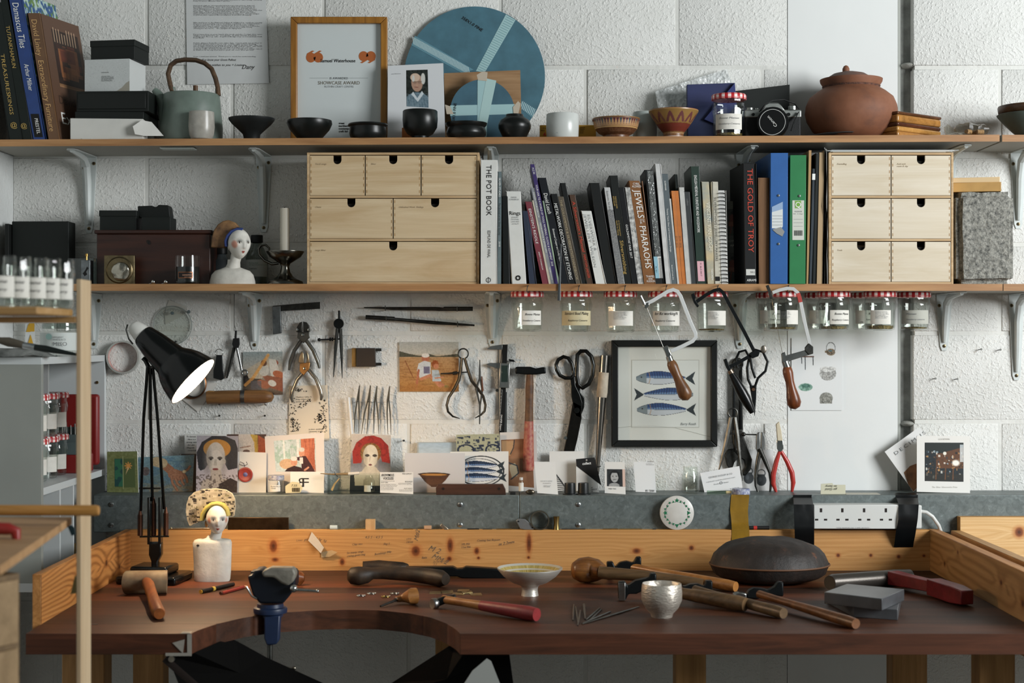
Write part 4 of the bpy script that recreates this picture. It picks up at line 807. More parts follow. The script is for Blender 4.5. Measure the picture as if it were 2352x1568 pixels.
def cylpatch(cx, y, r, py0, py1, a0, a1, mat, par, nm, n=10):
    c = Vector((X(cx, y), y, 0)); rr = S(r, y); vs = []
    for k in range(n+1): an = R(a0+(a1-a0)*k/n); vs += [c+Vector((rr*math.sin(an), -rr*math.cos(an), Z(py1, y))), c+Vector((rr*math.sin(an), -rr*math.cos(an), Z(py0, y)))]
    return mb().add(vs, [(2*k, 2*k+2, 2*k+3, 2*k+1) for k in range(n)]).build(nm, mat, par, smooth=60)
lb_ = cylpatch(431, -.185, 29.6, 625, 640, -34, 34, metal('#8d5f45', .4), cg, 'label'); cylpatch(431, -.185, 29.9, 627, 638, -30, 30, plain('#2a1d18', .5), cg, 'label_field')
ftext('HANDMADE', 419, 633, 3.6, plain('#c99a7c', .5), 24, cg, -.219); ftext('CANDLE CO LONDON', 423, 637, 2, plain('#c99a7c', .5), 16, cg, -.219)
# ---------------------------------------------------------------- painted busts
def head_mesh(par, name, c, sx, sy, sz, yaw, pitch, paint, skin='#d9d6cd', eye=1.0):
    """egg-shaped head with brow, nose, lips and chin; faces -y before yaw"""
    n, m_ = 96, 72; cvv = Cv(0, 0, n, m_, skin); pos = {}
    Rm = Matrix.Rotation(R(yaw), 3, 'Z') @ Matrix.Rotation(R(pitch), 3, 'X')
    A, T = np.meshgrid(np.linspace(-180, 180, cvv.w), np.linspace(0, 180, cvv.h)); cvv.u, cvv.v = A, T  # azimuth (0 = face), polar
    paint(cvv)
    def g(s, t):
        az = (s*360-180); th = t*180; a_ = R(az); h_ = R(th); z = math.cos(h_); rr = math.sin(h_)
        x = rr*math.sin(a_); y = -rr*math.cos(a_); low_ = max(0, -z)
        x *= 1-.30*low_**1.3; k = 1.0
        y = y*(1-.14*low_) if y < 0 else y*(1.0-.25*low_)
        if y < 0:
            def G(ca, ct, wa, wt, amp): return amp*math.exp(-((az-ca)/wa)**2-((th-ct)/wt)**2)
            k += G(0, 99, 8, 13, .15)+G(0, 110, 10, 6, .10)-G(-25, 88, 13, 9, .07)-G(25, 88, 13, 9, .07)+G(-25, 77, 18, 5, .03)+G(25, 77, 18, 5, .03)
            k += G(0, 124, 13, 3.2, .055)+G(0, 130, 11, 3.4, .06)-G(0, 127, 14, 1.4, .03)+G(0, 146, 20, 9, .07)+G(-42, 108, 16, 14, .03)+G(42, 108, 16, 14, .03)
            k += G(-25, 89, 7, 4, .035*eye)+G(25, 89, 7, 4, .035*eye)
        v = Vector((x*sx, y*sy*k, z*sz)); return Vector(c)+Rm @ v
    return print_mesh(cvv, g, name, par, .55, .15), g, Rm
def facepaint(skin, blush, lips, side=1):
    def f(cv):
        so = cv.soft; cv.soft = 2.0
        cv.grain(.05, 6, 6)
        for ex_ in (-25, 25):
            cv.ell(ex_, 84, 15, 6, '#7b7d78', al=.55, soft=3); cv.ell(ex_, 90, 10.5, 4.2, '#d8d3c8', soft=1.2); cv.ell(ex_+1, 90, 4.6, 4.2, '#2b2520', soft=1)
            cv.line([(ex_-11, 91), (ex_-6, 86.5), (ex_+1, 85), (ex_+8, 87), (ex_+12, 90)], 1.8, '#2a211c'); cv.line([(ex_-13, 77), (ex_, 73), (ex_+13, 77)], 1.6, '#8b8177', .5)
        for b_ in blush: cv.ell(b_[0], b_[1], b_[2], b_[3], '#c0674c', al=.65, soft=8)
        cv.ell(-5, 125, 6, 2.4, lips, soft=1.4); cv.ell(5, 125, 6, 2.4, lips, soft=1.4); cv.ell(0, 130, 8, 2.8, lips, soft=1.4); cv.line([(-12, 127), (0, 127.5), (12, 127)], 1.2, '#5a2018')
        cv.ell(-4, 114, 1.5, 1.2, '#8b7f74', al=.6); cv.ell(4, 114, 1.5, 1.2, '#8b7f74', al=.6); cv.soft = so
    return f
CER = plain('#d2cec4', .6, bump=.25, bs=120, var=.14, vs=30)
yb1 = -.16; b1 = thing('ceramic_bust', 'white ceramic bust with brown fan headdress looking right, on lower shelf', 'bust', (X(534, yb1), yb1, LSZ))
mb().lathe([(S(r, yb1), Z(q, yb1)) for r, q in ((1, 595), (11, 596), (12, 606), (16, 613), (26, 617), (40, 622), (48, 631), (52, 645), (53, 654))][:-1]+[(S(53, yb1), LSZ)], (X(534, yb1), yb1, 0), n=40, squash=.6).build('shoulders', CER, b1, smooth=60)
mb().tube([P(536, 620, yb1), P(540, 600, yb1), P(545, 578, yb1)], [S(17, yb1), S(12, yb1), S(13, yb1)], n=20).build('neck', CER, b1)
head_mesh(b1, 'head', P(549, 560, yb1-.005), S(25.5, yb1), S(31, yb1), S(35, yb1), 33, -4, facepaint('#d9d6cd', [(-52, 96, 16, 14)], '#9c3a2c'))
mb().ball(P(526, 566, yb1-.012), (.003, .006, .009), 10, 8).build('ear', CER, b1)
FAN = plain('#8f6a42', .65, var=.5, vs=45, col2='#4a321f', bump=.25, bs=90)
fan = [(548, 520), (540, 511), (525, 505), (512, 507), (500, 515), (491, 528), (486, 545), (484, 568), (516, 569), (519, 556), (522, 545), (530, 532), (541, 523)]
mb().prism(fan, yb1-.005, yb1+.016).build('headdress', FAN, b1, bevel=.003)
mb().ptube([(520, 566), (519, 553), (524, 541), (533, 531), (545, 526), (557, 527)], yb1-.012, 4, n=10, flat=2.2, up=(0, 1, 0)).build('blue_band', plain('#2c3f78', .5), b1)
# bottles, candlestick
for cx, x0, top, lab, lb2 in ((508, 27, 566, 'dark-capped bottle half hidden behind the bust', '#4a5052'), (590, 26, 540, 'clear chemical bottle with hazard label behind the bust', '#a9adA6')):
    yo = -.05; bo = thing('bottle', lab, 'bottle', (X(cx, yo), yo, LSZ))
    mb().lpx([(10, top+16), (12, top+22), (x0-6, top+38), (x0, top+52), (x0, 655), (1, 657)], cx, yo, base=LSZ).build('body', plain(lb2, .25) if cx < 550 else glass('#c4cbc6', 'milky_bottle', .1), bo, smooth=60)
    mb().lpx([(13, top), (14, top+2), (14, top+17), (10, top+18)], cx, yo, n=24).build('cap', plain('#1a1c1b', .5), bo, smooth=50)
    lo_ = cylpatch(cx, yo, x0+.6, 597, 636, -70, 70, plain('#b4b8b2', .6) if cx > 550 else plain('#2c3336', .6), bo, 'label')
    if cx > 550: ftext('Pickling Acid\nstrong acid and corrosive', 572, 605, 3, plain('#4d6b57', .6), 42, bo, yo-S(28, yo)-.001); ftext('Sulphuric', 572, 618, 3.6, INK, 18, bo, yo-S(28, yo)-.001)
PEW = metal('#77746c', .22, .05, 60, .2, 40); yc_ = -.15; cs = thing('candlestick', 'pewter chamber candlestick with ring handle on lower shelf', 'candlestick', (X(655, yc_), yc_, LSZ))
mb().lpx([(1, 584), (13, 584), (30, 582), (42, 578), (43, 577), (43, 579), (36, 590), (22, 599), (12, 605), (9, 612), (12, 625), (18, 634), (26, 640), (40, 646), (42, 652), (1, 654)], 655, yc_, base=LSZ, n=40).build('stem', PEW, cs, smooth=50)
mb().ptube([(640, 604), (625, 606), (608, 598), (596, 585), (594, 572), (600, 563), (610, 562), (618, 569), (619, 578)], yc_, [3.5, 3.5, 3.5, 3.5, 3.5, 3.5, 3, 2.5, 2], n=10, flat=2, up=(0, 1, 0)).build('handle', PEW, cs)
cn = thing('candle', 'half-burned white candle standing in the pewter candlestick', 'candle', (X(654, yc_), yc_, Z(578, yc_)))
mb().lpx([(1, 484), (6, 484), (8, 480), (10, 478), (10.5, 484), (11, 578)], 654, yc_, n=24).build('wax', plain('#c9c2b2', .45), cn, smooth=50)
mb().ptube([(653, 484), (653, 477), (655, 475)], yc_, 1.1, n=6).build('wick', INK, cn)
# ---------------------------------------------------------------- birch drawer chests
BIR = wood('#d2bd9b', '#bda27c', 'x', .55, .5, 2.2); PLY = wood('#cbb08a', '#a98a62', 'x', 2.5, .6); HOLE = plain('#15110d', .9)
def drawers(label, x0, y0, x1, y1, rows, yf, notes, mat):
    t = thing('drawer_chest', label, 'drawers', (X((x0+x1)/2, yf), yf+.09, LSZ)); a = P(x0, y1, yf); b = P(x1, y0, yf); a.z = LSZ; tk = S(5.5, yf); yb = yf+.165
    for (p, q) in (((a.x, a.z), (a.x+tk, b.z)), ((b.x-tk, a.z), (b.x, b.z)), ((a.x+tk, b.z-tk), (b.x-tk, b.z)), ((a.x+tk, a.z), (b.x-tk, a.z+tk))): mb().box((p[0], yf, p[1]), (q[0], yb, q[1])).build('side_panel', PLY, t, bevel=.0006)
    mb().box((a.x+tk, yb-.004, a.z+tk), (b.x-tk, yb, b.z-tk)).build('back_panel', PLY, t, smooth=0)
    n = len(rows); H = (b.z-a.z-2*tk); rh = (H-(n-1)*tk)/n; zt = b.z-tk; k = 0
    for ri, cols in enumerate(rows):
        z1 = zt; z0 = zt-rh; W = b.x-a.x-2*tk
        if ri < n-1: mb().box((a.x+tk, yf+.001, z0-tk), (b.x-tk, yb-.004, z0)).build('divider', PLY, t, bevel=.0005)
        for ci in range(cols):
            g_ = .0015; dx0 = a.x+tk+W*ci/cols+g_*.8; dx1 = a.x+tk+W*(ci+1)/cols-g_*.8; cx = (dx0+dx1)/2; hr = S(9.5, yf); hd = S(12, yf)
            zt1 = z1-g_*1.2; zb1 = z0+g_*.5; arc = [(cx-hr*math.cos(R(d_)), zt1-hd+hr*.2-hr*math.sin(R(d_))) for d_ in range(0, 181, 20)]
            pts = [(dx0, zb1), (dx0, zt1), (cx-hr, zt1)]+arc+[(cx+hr, zt1), (dx1, zt1), (dx1, zb1)]
            m = mb(); fy = yf+.0005+random.uniform(0, .0012); ps = [Vector((p, fy, q)) for p, q in pts]
            # front face split so that the notch stays clean
            nl = len(arc)//2; m.prism3([Vector((p, fy, q)) for p, q in [(dx0, zb1), (dx0, zt1), (cx-hr, zt1)]+arc[:nl+1]+[(cx, zb1)]], (0, .007, 0)); m.prism3([Vector((p, fy, q)) for p, q in [(cx, zb1)]+arc[nl:]+[(cx+hr, zt1), (dx1, zt1), (dx1, zb1)]], (0, .007, 0))
            d = m.build('drawer', mat, t, smooth=0)
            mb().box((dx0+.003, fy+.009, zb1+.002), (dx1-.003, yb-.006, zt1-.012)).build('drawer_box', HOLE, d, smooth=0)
            mj = mb()
            for sx_ in (dx0+.0018, dx1-.0036):
                for j in range(6):
                    zz = zb1+(zt1-zb1)*(j+.35)/6; mj.box((sx_, fy-.0002, zz), (sx_+.0018, fy, zz+(zt1-zb1)/14))
            mj.build('finger_joint', wood('#a98556', '#8a6a42', 'z', 3), d, smooth=0)
            if k < len(notes) and notes[k]: letters(notes[k], d, (dx0+.012, fy, zt1-.022), RX, UP, .004, plain('#8a7659', .8), lift=.0005, shear=.4, name='pencil_note')
            k += 1
        zt = z0-tk
    return t
dc = drawers('birch plywood drawer chest with six drawers in three rows left of books', 705, 350, 1101, 651, [3, 2, 1], -.195, ['Torch tongs', 'Silver', '', 'Chains', 'Unfinished Work  Findings', 'Large Silver'], BIR)
BIR2 = wood('#d6ccba', '#c6b89f', 'x', .5, .5, 2.)
dc2 = drawers('pale birch drawer chest with six equal drawers right of the binders', 1904, 350, 2190, 651, [2, 2, 2], -.195, ['Enamelling', 'Acid etch\nresist & clay', '', '', 'Tools', ''], BIR2)
pp = thing('paper_stack', 'sheaf of papers and plastic wallets lying on right birch drawers', 'papers', (X(2040, -.18), -.12, Z(350, -.195)))
for k, (c, x0, x1) in enumerate((('#b9b4a6', 1912, 2170), ('#dcdcd6', 1906, 2185), ('#a78a62', 1975, 2178), ('#d3d7d6', 1900, 2190), ('#c9ced0', 1908, 2200))):
    z0 = Z(350, -.195)+.0003+k*.0011; mb().box((X(x0, -.19), -.2+.004*random.random(), z0), (X(x1, -.19), -.03, z0+.0009)).build('sheet', plain(c, .4), pp, smooth=0)
# ---------------------------------------------------------------- books on the lower shelf
BG_ = 'books in the row on the lower shelf'; yk = -.205
def bq(x0t, x1t, yt, x0b, x1b): return lean(x0t, x1t, yt, x0b, x1b, 656)
WB = '#d3d3cf'; NB = '#161b1d'
BD = .15
def B_(label, q, mat, txt=(), sub=(), dy=0., **k): return book(label, q, yk-dy, mat, LSZ, txt, depth=k.pop('depth', BD), group=BG_, sub=sub, **k)
DB = plain('#d9d9d4', .45, var=.04, vs=30)
b = B_('thick white book lettered THE POT BOOK beside the birch drawers', bq(1104, 1143, 367, 1104, 1141), DB, [('THE POT BOOK', 12, 12, INK, 116), ('EDMUND DE WAAL', 162, 7, INK, 62)], depth=.17)
mb().lathe([(S(5.5, yk), 0), (S(5.5, yk), .0006), (S(4.6, yk), .0006), (S(4.6, yk), 0)], P(1122, 643, yk-.0004), (0, -1, 0), n=24, cap=False).pbox(1121.6, 636, 1122.4, 650, yk-.001, yk-.0004).build('imprint', INK, b)
B_('thin grey-green journal lettered SILVER STUDIES', bq(1144, 1152, 394, 1143, 1151), '#68777a', [('SILVER STUDIES', 14, 4.5, WHT, 44), ('The Journal of the Silver Society', 72, 4, INK, 74), ('2018', 160, 4, WHT, 12)])
B_('black cloth book between grey journal and Rings', bq(1153, 1163, 450, 1156, 1170), '#161d1c')
b = B_('white book lettered Rings right of the black cloth book', bq(1163, 1196, 439, 1176, 1208), DB, [('DIANA', 14, 3.5, GRY, 13, 'h'), ('SCARISBRICK', 19, 3.5, GRY, 23, 'h'), ('Rings', 50, 9, INK, 25, 'h'), ('JEWELRY', 60, 3, GRY, 16, 'h'), ('OF POWER,', 65, 3, GRY, 18, 'h'), ('LOVE AND', 70, 3, GRY, 18, 'h'), ('LOYALTY', 75, 3, GRY, 16, 'h')])
mb().lathe([(S(6, yk), 0), (S(6, yk), .0007), (S(3, yk), .0007), (S(3, yk), 0)], P(1190, 638, yk-.0005), (0, -1, 0), n=16, cap=False).build('imprint', INK, b)
B_('dark navy cloth book leaning against Rings', bq(1200, 1209, 484, 1216, 1232), '#232d42')
B_('maroon book lettered EINSTEIN\'S RIDDLE', bq(1206, 1221, 463, 1246, 1260), '#7c3540', [("EINSTEIN'S RIDDLE", 16, 6, WHT, 82), ('JEREMY STANGROOM', 118, 3, WHT, 42)])
B_('thin cream paperback next to the maroon book', bq(1222, 1226, 460, 1261, 1266), '#c9c2ad', bt=.0008)
B_('grey paperback design sourcebook in the leaning row', bq(1219, 1228, 431, 1266, 1273), '#8a8d92', [('DESIGN SOURCEBOOK', 10, 4, WHT, 60), ('METALSMITHS & JEWELLERS', 82, 3.5, WHT, 70), ('THE BENCHWORK CO', 186, 3, WHT, 38)], bt=.0008)
B_('tall purple catalogue lettered YOUR LINK TO A WORLD OF TOOLS', bq(1218, 1227, 377, 1273, 1282), '#3a2c66', [('H.S.W.', 8, 5, WHT, 16), ('YOUR LINK TO A WORLD OF TOOLS, MATERIALS, CLOCKS & EQUIPMENT  2018', 48, 4.5, WHT, 190)], bt=.0008)
B_('thin pale green paperback beside the purple catalogue', bq(1246, 1250, 461, 1282, 1285), '#9db39a', bt=.0006)
B_('dark navy book lettered David Leach', bq(1236, 1254, 408, 1290, 1308), '#171f2b', [('David Leach', 36, 9, WHT, 48), ('Emmanuel Cooper and Kathy Niblett', 120, 5, WHT, 80)])
B_('black book with bold white etching title', bq(1265, 1277, 445, 1308, 1323), '#15191a', [('METALWORK DECORATION BY ETCHING', 22, 7.5, WHT, 178)])
B_("grey-brown book lettered THE GOLDSMITH'S & SILVERSMITH'S HANDBOOK", bq(1281, 1291, 451, 1323, 1336), '#5d5344', [("THE GOLDSMITH'S & SILVERSMITH'S HANDBOOK", 8, 5.5, plain('#a99a7c', .5), 188)])
B_('tall black notebook with folded corner in the leaning row', bq(1287, 1298, 420, 1336, 1348), '#141918')
B_("brown book lettered A Silversmith's Manual in red", bq(1307, 1321, 447, 1349, 1361), '#4d3626', [("A Silversmith's Manual", 16, 7, REDINK, 118), ('MARYON JAEGER', 140, 5.5, REDINK, 55)])
B_('white book lettered SILVERWORK & JEWELLERY WILSON', bq(1335, 1356, 484, 1369, 1392), DB, [('SILVERWORK &', 8, 6, plain('#9a9c9c', .5), 85, 'd', 5), ('JEWELLERY  WILSON', 8, 6, plain('#9a9c9c', .5), 125, 'd', -4)])
B_('thick black ledger left of the grey fair catalogue', bq(1354, 1375, 420, 1393, 1416), '#151a19', round_=.003)
B_("pale grey fair catalogue, marbled below", bq(1387, 1400, 430, 1420, 1434), '#c2c3c2', [("Goldsmiths' Fair 2016", 8, 4, INK, 45)], [(52, 232, 0., 1., plain('#8d8d8b', .7, var=.6, vs=400, col2='#55575a'), 'marbled_band')])
B_('black-green tall book with gold word Silversmithing low down', bq(1400, 1414, 403, 1434, 1453), '#18201c', [('Silversmithing', 150, 8, GOLDINK, 78), ('FINEGOLD GLENN\nSEITZ WILLIAM', 48, 3.5, GOLDINK, 28), ('A Contemporary\nGuide to Making', 104, 3.5, GOLDINK, 36)])
B_("black catalogue lettered GOLDSMITHS' FAIR 2017", bq(1420, 1433, 430, 1453, 1465), '#191c20', [("GOLDSMITHS' FAIR 2017", 86, 5, WHT, 78)])
PATT = plain('#e2e1dc', .5, var=.9, vs=90, col2='#16181a')
B_('white catalogue with black ink-blot spine', bq(1435, 1449, 430, 1465, 1477), PATT, [("GOLDSMITHS' FAIR 2018", 90, 4.5, WHT, 70)])
B_('thick brown book lettered JEWELS OF THE PHARAOHS', bq(1444, 1476, 415, 1480, 1505), '#84562c', [('CYRIL', 7, 5, WHT, 15, 'h'), ('ALDRED', 13, 5, WHT, 21, 'h'), ('JEWELS', 22, 15, WHT, 66), ('OF\nTHE', 88, 4.5, WHT, 12, 'd', 4), ('PHARAOHS', 104, 15, WHT, 98), ('THAMES', 222, 5, WHT, 19, 'h'), ('AND', 227.5, 4, WHT, 10, 'h'), ('HUDSON', 233, 5, WHT, 19, 'h')], round_=.003)
foil = plain('#c4c6c4', .2, .8, bump=1., bs=160, var=.4, vs=90)
bb_ = B_('black book in crumpled silver film with blue shelf label', bq(1481, 1498, 390, 1506, 1525), '#1c2224', [('ML 521', 222, 3.5, INK, 14, 'd', -4)], [(2, 200, .25, .95, foil, 'crumpled_film'), (200, 250, .05, .5, plain('#8fb9c9', .5), 'shelf_label'), (200, 250, .52, .95, WHT, 'barcode_label')])
m = mb()
for k in range(16): yy_ = 592+k*3.0; m.prism([(1513+k*.22, yy_), (1520+k*.22, yy_), (1520+k*.22, yy_+1.4), (1513+k*.22, yy_+1.4)], yk-.0016, yk-.001)
m.build('barcode', INK, bb_, smooth=0)
B_('tall white book, tallest in the middle of the row', bq(1504, 1518, 376, 1530, 1541), '#cfcfcd')
B_('slate grey paperback right of the tall white book', bq(1520, 1532, 399, 1541, 1555), '#5a6468', [('SILVERWARE', 16, 3.5, WHT, 22), ('Twenty Years: Silver and Contemporary Design', 80, 3.5, WHT, 100), ('Benton and Scottie 2012', 210, 3, WHT, 34)], bt=.0008)
B_('thin white booklet left of two orange ones', bq(1537, 1541, 456, 1556, 1560), '#cfcfcb', bt=.0006)
B_('orange booklet, left one of the pair', bq(1542, 1549, 438, 1560, 1568), '#c97a3a', [('ECW 2016', 104, 4, PENCIL, 26)], bt=.0008)
B_('orange booklet, right one of the pair', bq(1550, 1557, 438, 1568, 1576), '#c5732f', [('ECW 2016', 104, 4, PENCIL, 26)], bt=.0008)
B_('thin dark green folder behind the orange booklets', bq(1549, 1556, 400, 1571, 1576), '#1c2a26', dy=-.02)
B_('white magazine right of orange booklets', bq(1560, 1570, 430, 1577, 1588), '#c8c8c4', bt=.0006)
B_('dark grey catalogue lettered collect', bq(1571, 1583, 440, 1588, 1601), '#2c3133', [('collect', 16, 4.5, GRY, 16)])
B_('tall dark green book lettered ENGLISH MEDIEVAL FURNITURE AND WOODWORK', bq(1586, 1606, 382, 1602, 1621), '#1a3328', [('ENGLISH MEDIEVAL FURNITURE AND WOODWORK', 20, 6.5, WHT, 132), ('P1 BLO 8417', 222, 3.5, INK, 30)], [(218, 264, .1, .9, plain('#d9a9b2', .5), 'shelf_label')])
VG = plain('#cdb88c', .55, var=.5, vs=22, col2='#7b8f96')
B_('cream and blue book lettered VINCENT VAN GOGH', bq(1611, 1635, 417, 1625, 1642), VG, [('VINCENT VAN GOGH', 48, 9, plain('#e6dfcb', .5), 110), ('TASCHEN', 200, 5, WHT, 26)])
B_('cream book lettered SILVERSMITHING / JEWELLERY MAKERS', bq(1636, 1648, 417, 1642, 1655), '#c9c4b4', [('SILVERSMITHING / JEWELLERY MAKERS', 36, 5.5, plain('#5c5b55', .5), 146)], [(218, 228, .1, .9, INK, 'imprint')])
sn = B_('white spiral-bound notebook with wire coils', bq(1649, 1668, 437, 1657, 1672), '#d2d2ce', bt=.001, pages='#d9d9d4')
for k in range(24):
    u = k/23; cx_ = 1657+u*8; cy_ = 444+u*204
    mb().ptube([(cx_-8, cy_, yk-.001), (cx_-4, cy_-1, yk-.006), (cx_+4, cy_-1, yk-.006), (cx_+8, cy_+1, yk-.001)], yk, .9, n=5).build('wire_coil', metal('#55585a', .3), sn)
cve = Cv(1668, 462, 1702, 652, '#3a3b33'); cve.rect(1668, 462, 1702, 480, '#6b6a5c'); cve.rect(1668, 540, 1702, 578, '#4e5048')
for y0 in (480, 582):
    cve.ell(1684, y0+10, 5, 5, '#6b3526'); cve.poly([(1676, y0+14), (1692, y0+14), (1694, y0+36), (1676, y0+36)], '#6b3526'); cve.poly([(1674, y0+28), (1700, y0+30), (1698, y0+40), (1674, y0+38)], '#81503a'); cve.line([(1680, y0+38), (1677, y0+58)], 3, '#6b3526'); cve.line([(1692, y0+38), (1694, y0+58)], 3, '#6b3526'); cve.ell(1684, y0+8, 6, 4, '#17160f')
cve.rect(1668, 536, 1702, 538, '#28402f'); cve.grain(.04)
eg = Card('art_booklet', 'dim booklet facing forward with Egyptian figures, behind notebook', 'booklet', [(1668, 462), (1702, 462), (1702, 656), (1668, 656)], -.09, -.085, plain('#3a3b33'), cve, .006, LSZ, None)
eg.text('EGYPTIAN', 1670, 556, 5, plain('#b5b3a3', .6), 30); eg.text('ART', 1677, 566, 5, plain('#b5b3a3', .6), 14)
gt = B_('black book lettered THE GOLD OF TROY in red', [(1707, 375), (1738, 375), (1736, 656), (1711, 656)], '#16181a', [('THE GOLD OF TROY', 12, 13, REDINK, 192), ('709.3', 250, 4, INK, 10, 'h', 2), ('ABRAMS', 268, 5.5, WHT, 22, 'h')], [(243, 257, .12, .95, plain('#c9c9c4', .5), 'shelf_label')], back=(-.012, .15, 0))
B_('brown card folder between Troy book and blue binder', [(1741, 408), (1767, 408), (1766, 656), (1743, 656)], wood('#7d5a3a', '#5e4128', 'z', 2, .7), bt=.001, pages='#b59e7a')
def binder(label, x0t, x1t, yt, x0b, x1b, col, studs, lab, dark):
    t = thing('lever_binder', label, 'binder', (X((x0b+x1b)/2, -.215), -.215, LSZ), 'coloured ring binders'); yy = -.215
    q = [P(x0t, yt, yy), P(x1t, yt, yy), P(x1b, 656, yy), P(x0b, 656, yy)]; q[2].z = q[3].z = LSZ
    mt = plain(col, .35, var=.05, vs=30); bl, br, tl, tr = q[3], q[2], q[0], q[1]
    m = mb(); hexa(m, bl, br-bl, tl-bl, (0, .002, 0)); m.build('spine', mt, t, bevel=.0008)
    for o, nm in ((bl, 'front_board'), (br-(br-bl).normalized()*.002, 'back_board')):
        m = mb(); hexa(m, o+Vector((0, .0022, 0)), (br-bl).normalized()*.002, tl-bl, (-.006, .20, 0)); m.build(nm, mt, t)
    m = mb(); hexa(m, bl+(br-bl)*.2+Vector((0, .02, .006)), (br-bl)*.6, (tl-bl)*.93, (0, .16, 0)); m.build('papers', plain('#c9c9c4', .8), t)
    for sx_, sy_ in studs: mb().lathe([(.0035, 0), (.003, .0018), (.0005, .0022)], P(sx_, sy_, yy), (0, -1, 0), n=14).build('rivet', metal('#c9cbca', .25), t)
    return t
t = binder('blue ring binder with torn white spine label', 1770, 1811, 351, 1769, 1809, '#2f5f9e', [(1788, 449), (1788, 560)], None, None)
strip(t, [(1773, 475), (1798, 468), (1798, 520), (1794, 525), (1773, 524)], -.2153, plain('#cfd3d2', .6), 'spine_label'); strip(t, [(1773, 475), (1798, 463), (1798, 480), (1773, 487)], -.2158, plain('#8ea6c4', .5), 'label_band'); strip(t, [(1774, 527), (1794, 521), (1802, 532), (1797, 543), (1784, 536)], -.2158, plain('#8a8b88', .5), 'torn_paper')
for k in range(4): strip(t, [(1774, 495+k*7), (1797, 495+k*7), (1797, 495.7+k*7), (1774, 495.7+k*7)], -.2157, GRY, 'rule')
t = binder('green ring binder with white spine label', 1815, 1857, 356, 1813, 1850, '#2e7a4a', [(1836, 450), (1834, 563)], None, None)
strip(t, [(1820, 460), (1847, 460), (1847, 551), (1820, 551)], -.2153, plain('#c6c8be', .5), 'spine_label'); strip(t, [(1826, 461), (1840, 461), (1840, 478), (1826, 478)], -.2157, plain('#6fa23c', .5), 'logo_square')
ftext('Q', 1826, 476, 13, WHT, 13, t, -.2162); ftext('RINGBINDER', 1825, 487, 3, GRY, 17, t, -.2157); ftext('A4 - 2 rings', 1822, 492, 2.5, GRY, 22, t, -.2157)
m = mb()
for k in range(11): m.pbox(1824+k*1.8, 529, 1824.9+k*1.8, 541, -.216, -.2156)
m.build('barcode', INK, t, smooth=0)
for k in range(3): strip(t, [(1823, 503+k*8), (1844, 503+k*8), (1844, 503.6+k*8), (1823, 503.6+k*8)], -.2157, GRY, 'rule')
B_('thin brown paper folder right of green binder', [(1858, 345), (1864, 345), (1857, 656), (1852, 656)], plain('#a9865a', .7), bt=.0008, pages='#c9bda3')
B_('slim dark folder with white tab right of green binder', [(1866, 387), (1873, 387), (1865, 656), (1858, 656)], '#26303a', [], [(12, 26, .0, 1., WHT, 'tab')])
B_('slim black-green folder among the paper wallets', [(1874, 352), (1881, 352), (1873, 656), (1866, 656)], '#17221f')
B_('tan card wallet of papers left of the pale drawers', [(1882, 350), (1893, 345), (1888, 656), (1876, 656)], plain('#a98f6c', .7), bt=.0008, pages='#cfc6b0')
sl = thing('plastic_sleeves', 'clear plastic document sleeves bulging against the pale birch drawers', 'sleeves', (X(1897, yk), yk, LSZ))
for k, (dx, c) in enumerate(((0, '#cfd1cf'), (5, '#dcdad2'), (10, '#c3c6c4'))):
    q = [P(1893+dx*.5, 338+dx*.6, yk-.004*k), P(1896+dx*.9, 340+dx*.6, yk+.16), P(1899+dx*.8, 655, yk+.16), P(1888+dx*1.2, 655, yk-.004*k)]
    q[2].z = q[3].z = LSZ+.0005
    m = mb(); vs = []; f_ = bil(q)
    for j in range(15):
        for i in range(7):
            v = f_(i/6, j/14); vs.append(v+Vector((nz.noise(v*22+Vector((k*9, 0, 0)))*.004*(1-abs(j/7-1)), nz.noise(v*30)*.003, 0)))
    m.add(vs, [(j*7+i, j*7+i+1, (j+1)*7+i+1, (j+1)*7+i) for j in range(14) for i in range(6)]).build('sleeve', plain(c, .2), sl, smooth=60)
# granite block, gold box
def granite():
    m, nt, b = newmat('granite'); v = coords(nt); n = noise(nt, v, 95, 9, .78); n2 = noise(nt, v, 60, 3, .6); b.inputs['Roughness'].default_value = .8
    nt.links.new(ramp(nt, n, [(.36, '#30312f'), (.49, '#77766f'), (.64, '#a09e95')]), b.inputs['Base Color']); bumpn(nt, b, n2, 1., .006); return m
g_ = thing('granite_sett', 'rough grey granite block standing at right end of lower shelf', 'stone', (X(2263, -.19), -.12, LSZ))
bmx = bmesh.new(); x0, x1 = X(2199, -.195), X(2331, -.195); zz = Z(440, -.195); bmesh.ops.create_cube(bmx, size=1, matrix=Matrix.Translation(((x0+x1)/2, -.12, (LSZ+zz)/2)) @ Matrix.Diagonal((x1-x0, .15, zz-LSZ, 1)))
bmesh.ops.bevel(bmx, geom=bmx.edges[:], offset=.014, segments=3, affect='EDGES'); bmesh.ops.subdivide_edges(bmx, edges=bmx.edges[:], cuts=4, use_grid_fill=True)
for v in bmx.verts:
    if v.co.z > LSZ+.004: v.co += Vector((nz.noise(v.co*70), nz.noise(v.co*70+Vector((3, 1, 0))), nz.noise(v.co*70+Vector((0, 8, 2)))))*.003
bmesh.ops.triangulate(bmx, faces=bmx.faces[:]); m = mb(); bmx.verts.index_update(); m.v = [v.co.copy() for v in bmx.verts]; m.f = [tuple(v.index for v in f_.verts) for f_ in bmx.faces]; bmx.free(); m.build('stone', granite(), g_, smooth=50)
zg = Z(440, -.195)+.002; M_ = Matrix.Translation((X(2258, -.19), -.14, 0)) @ Matrix.Rotation(R(-14), 4, 'Z')
gb = thing('card_box', 'small gold card box with cream lid on the granite block', 'box', (X(2258, -.19), -.14, zg))
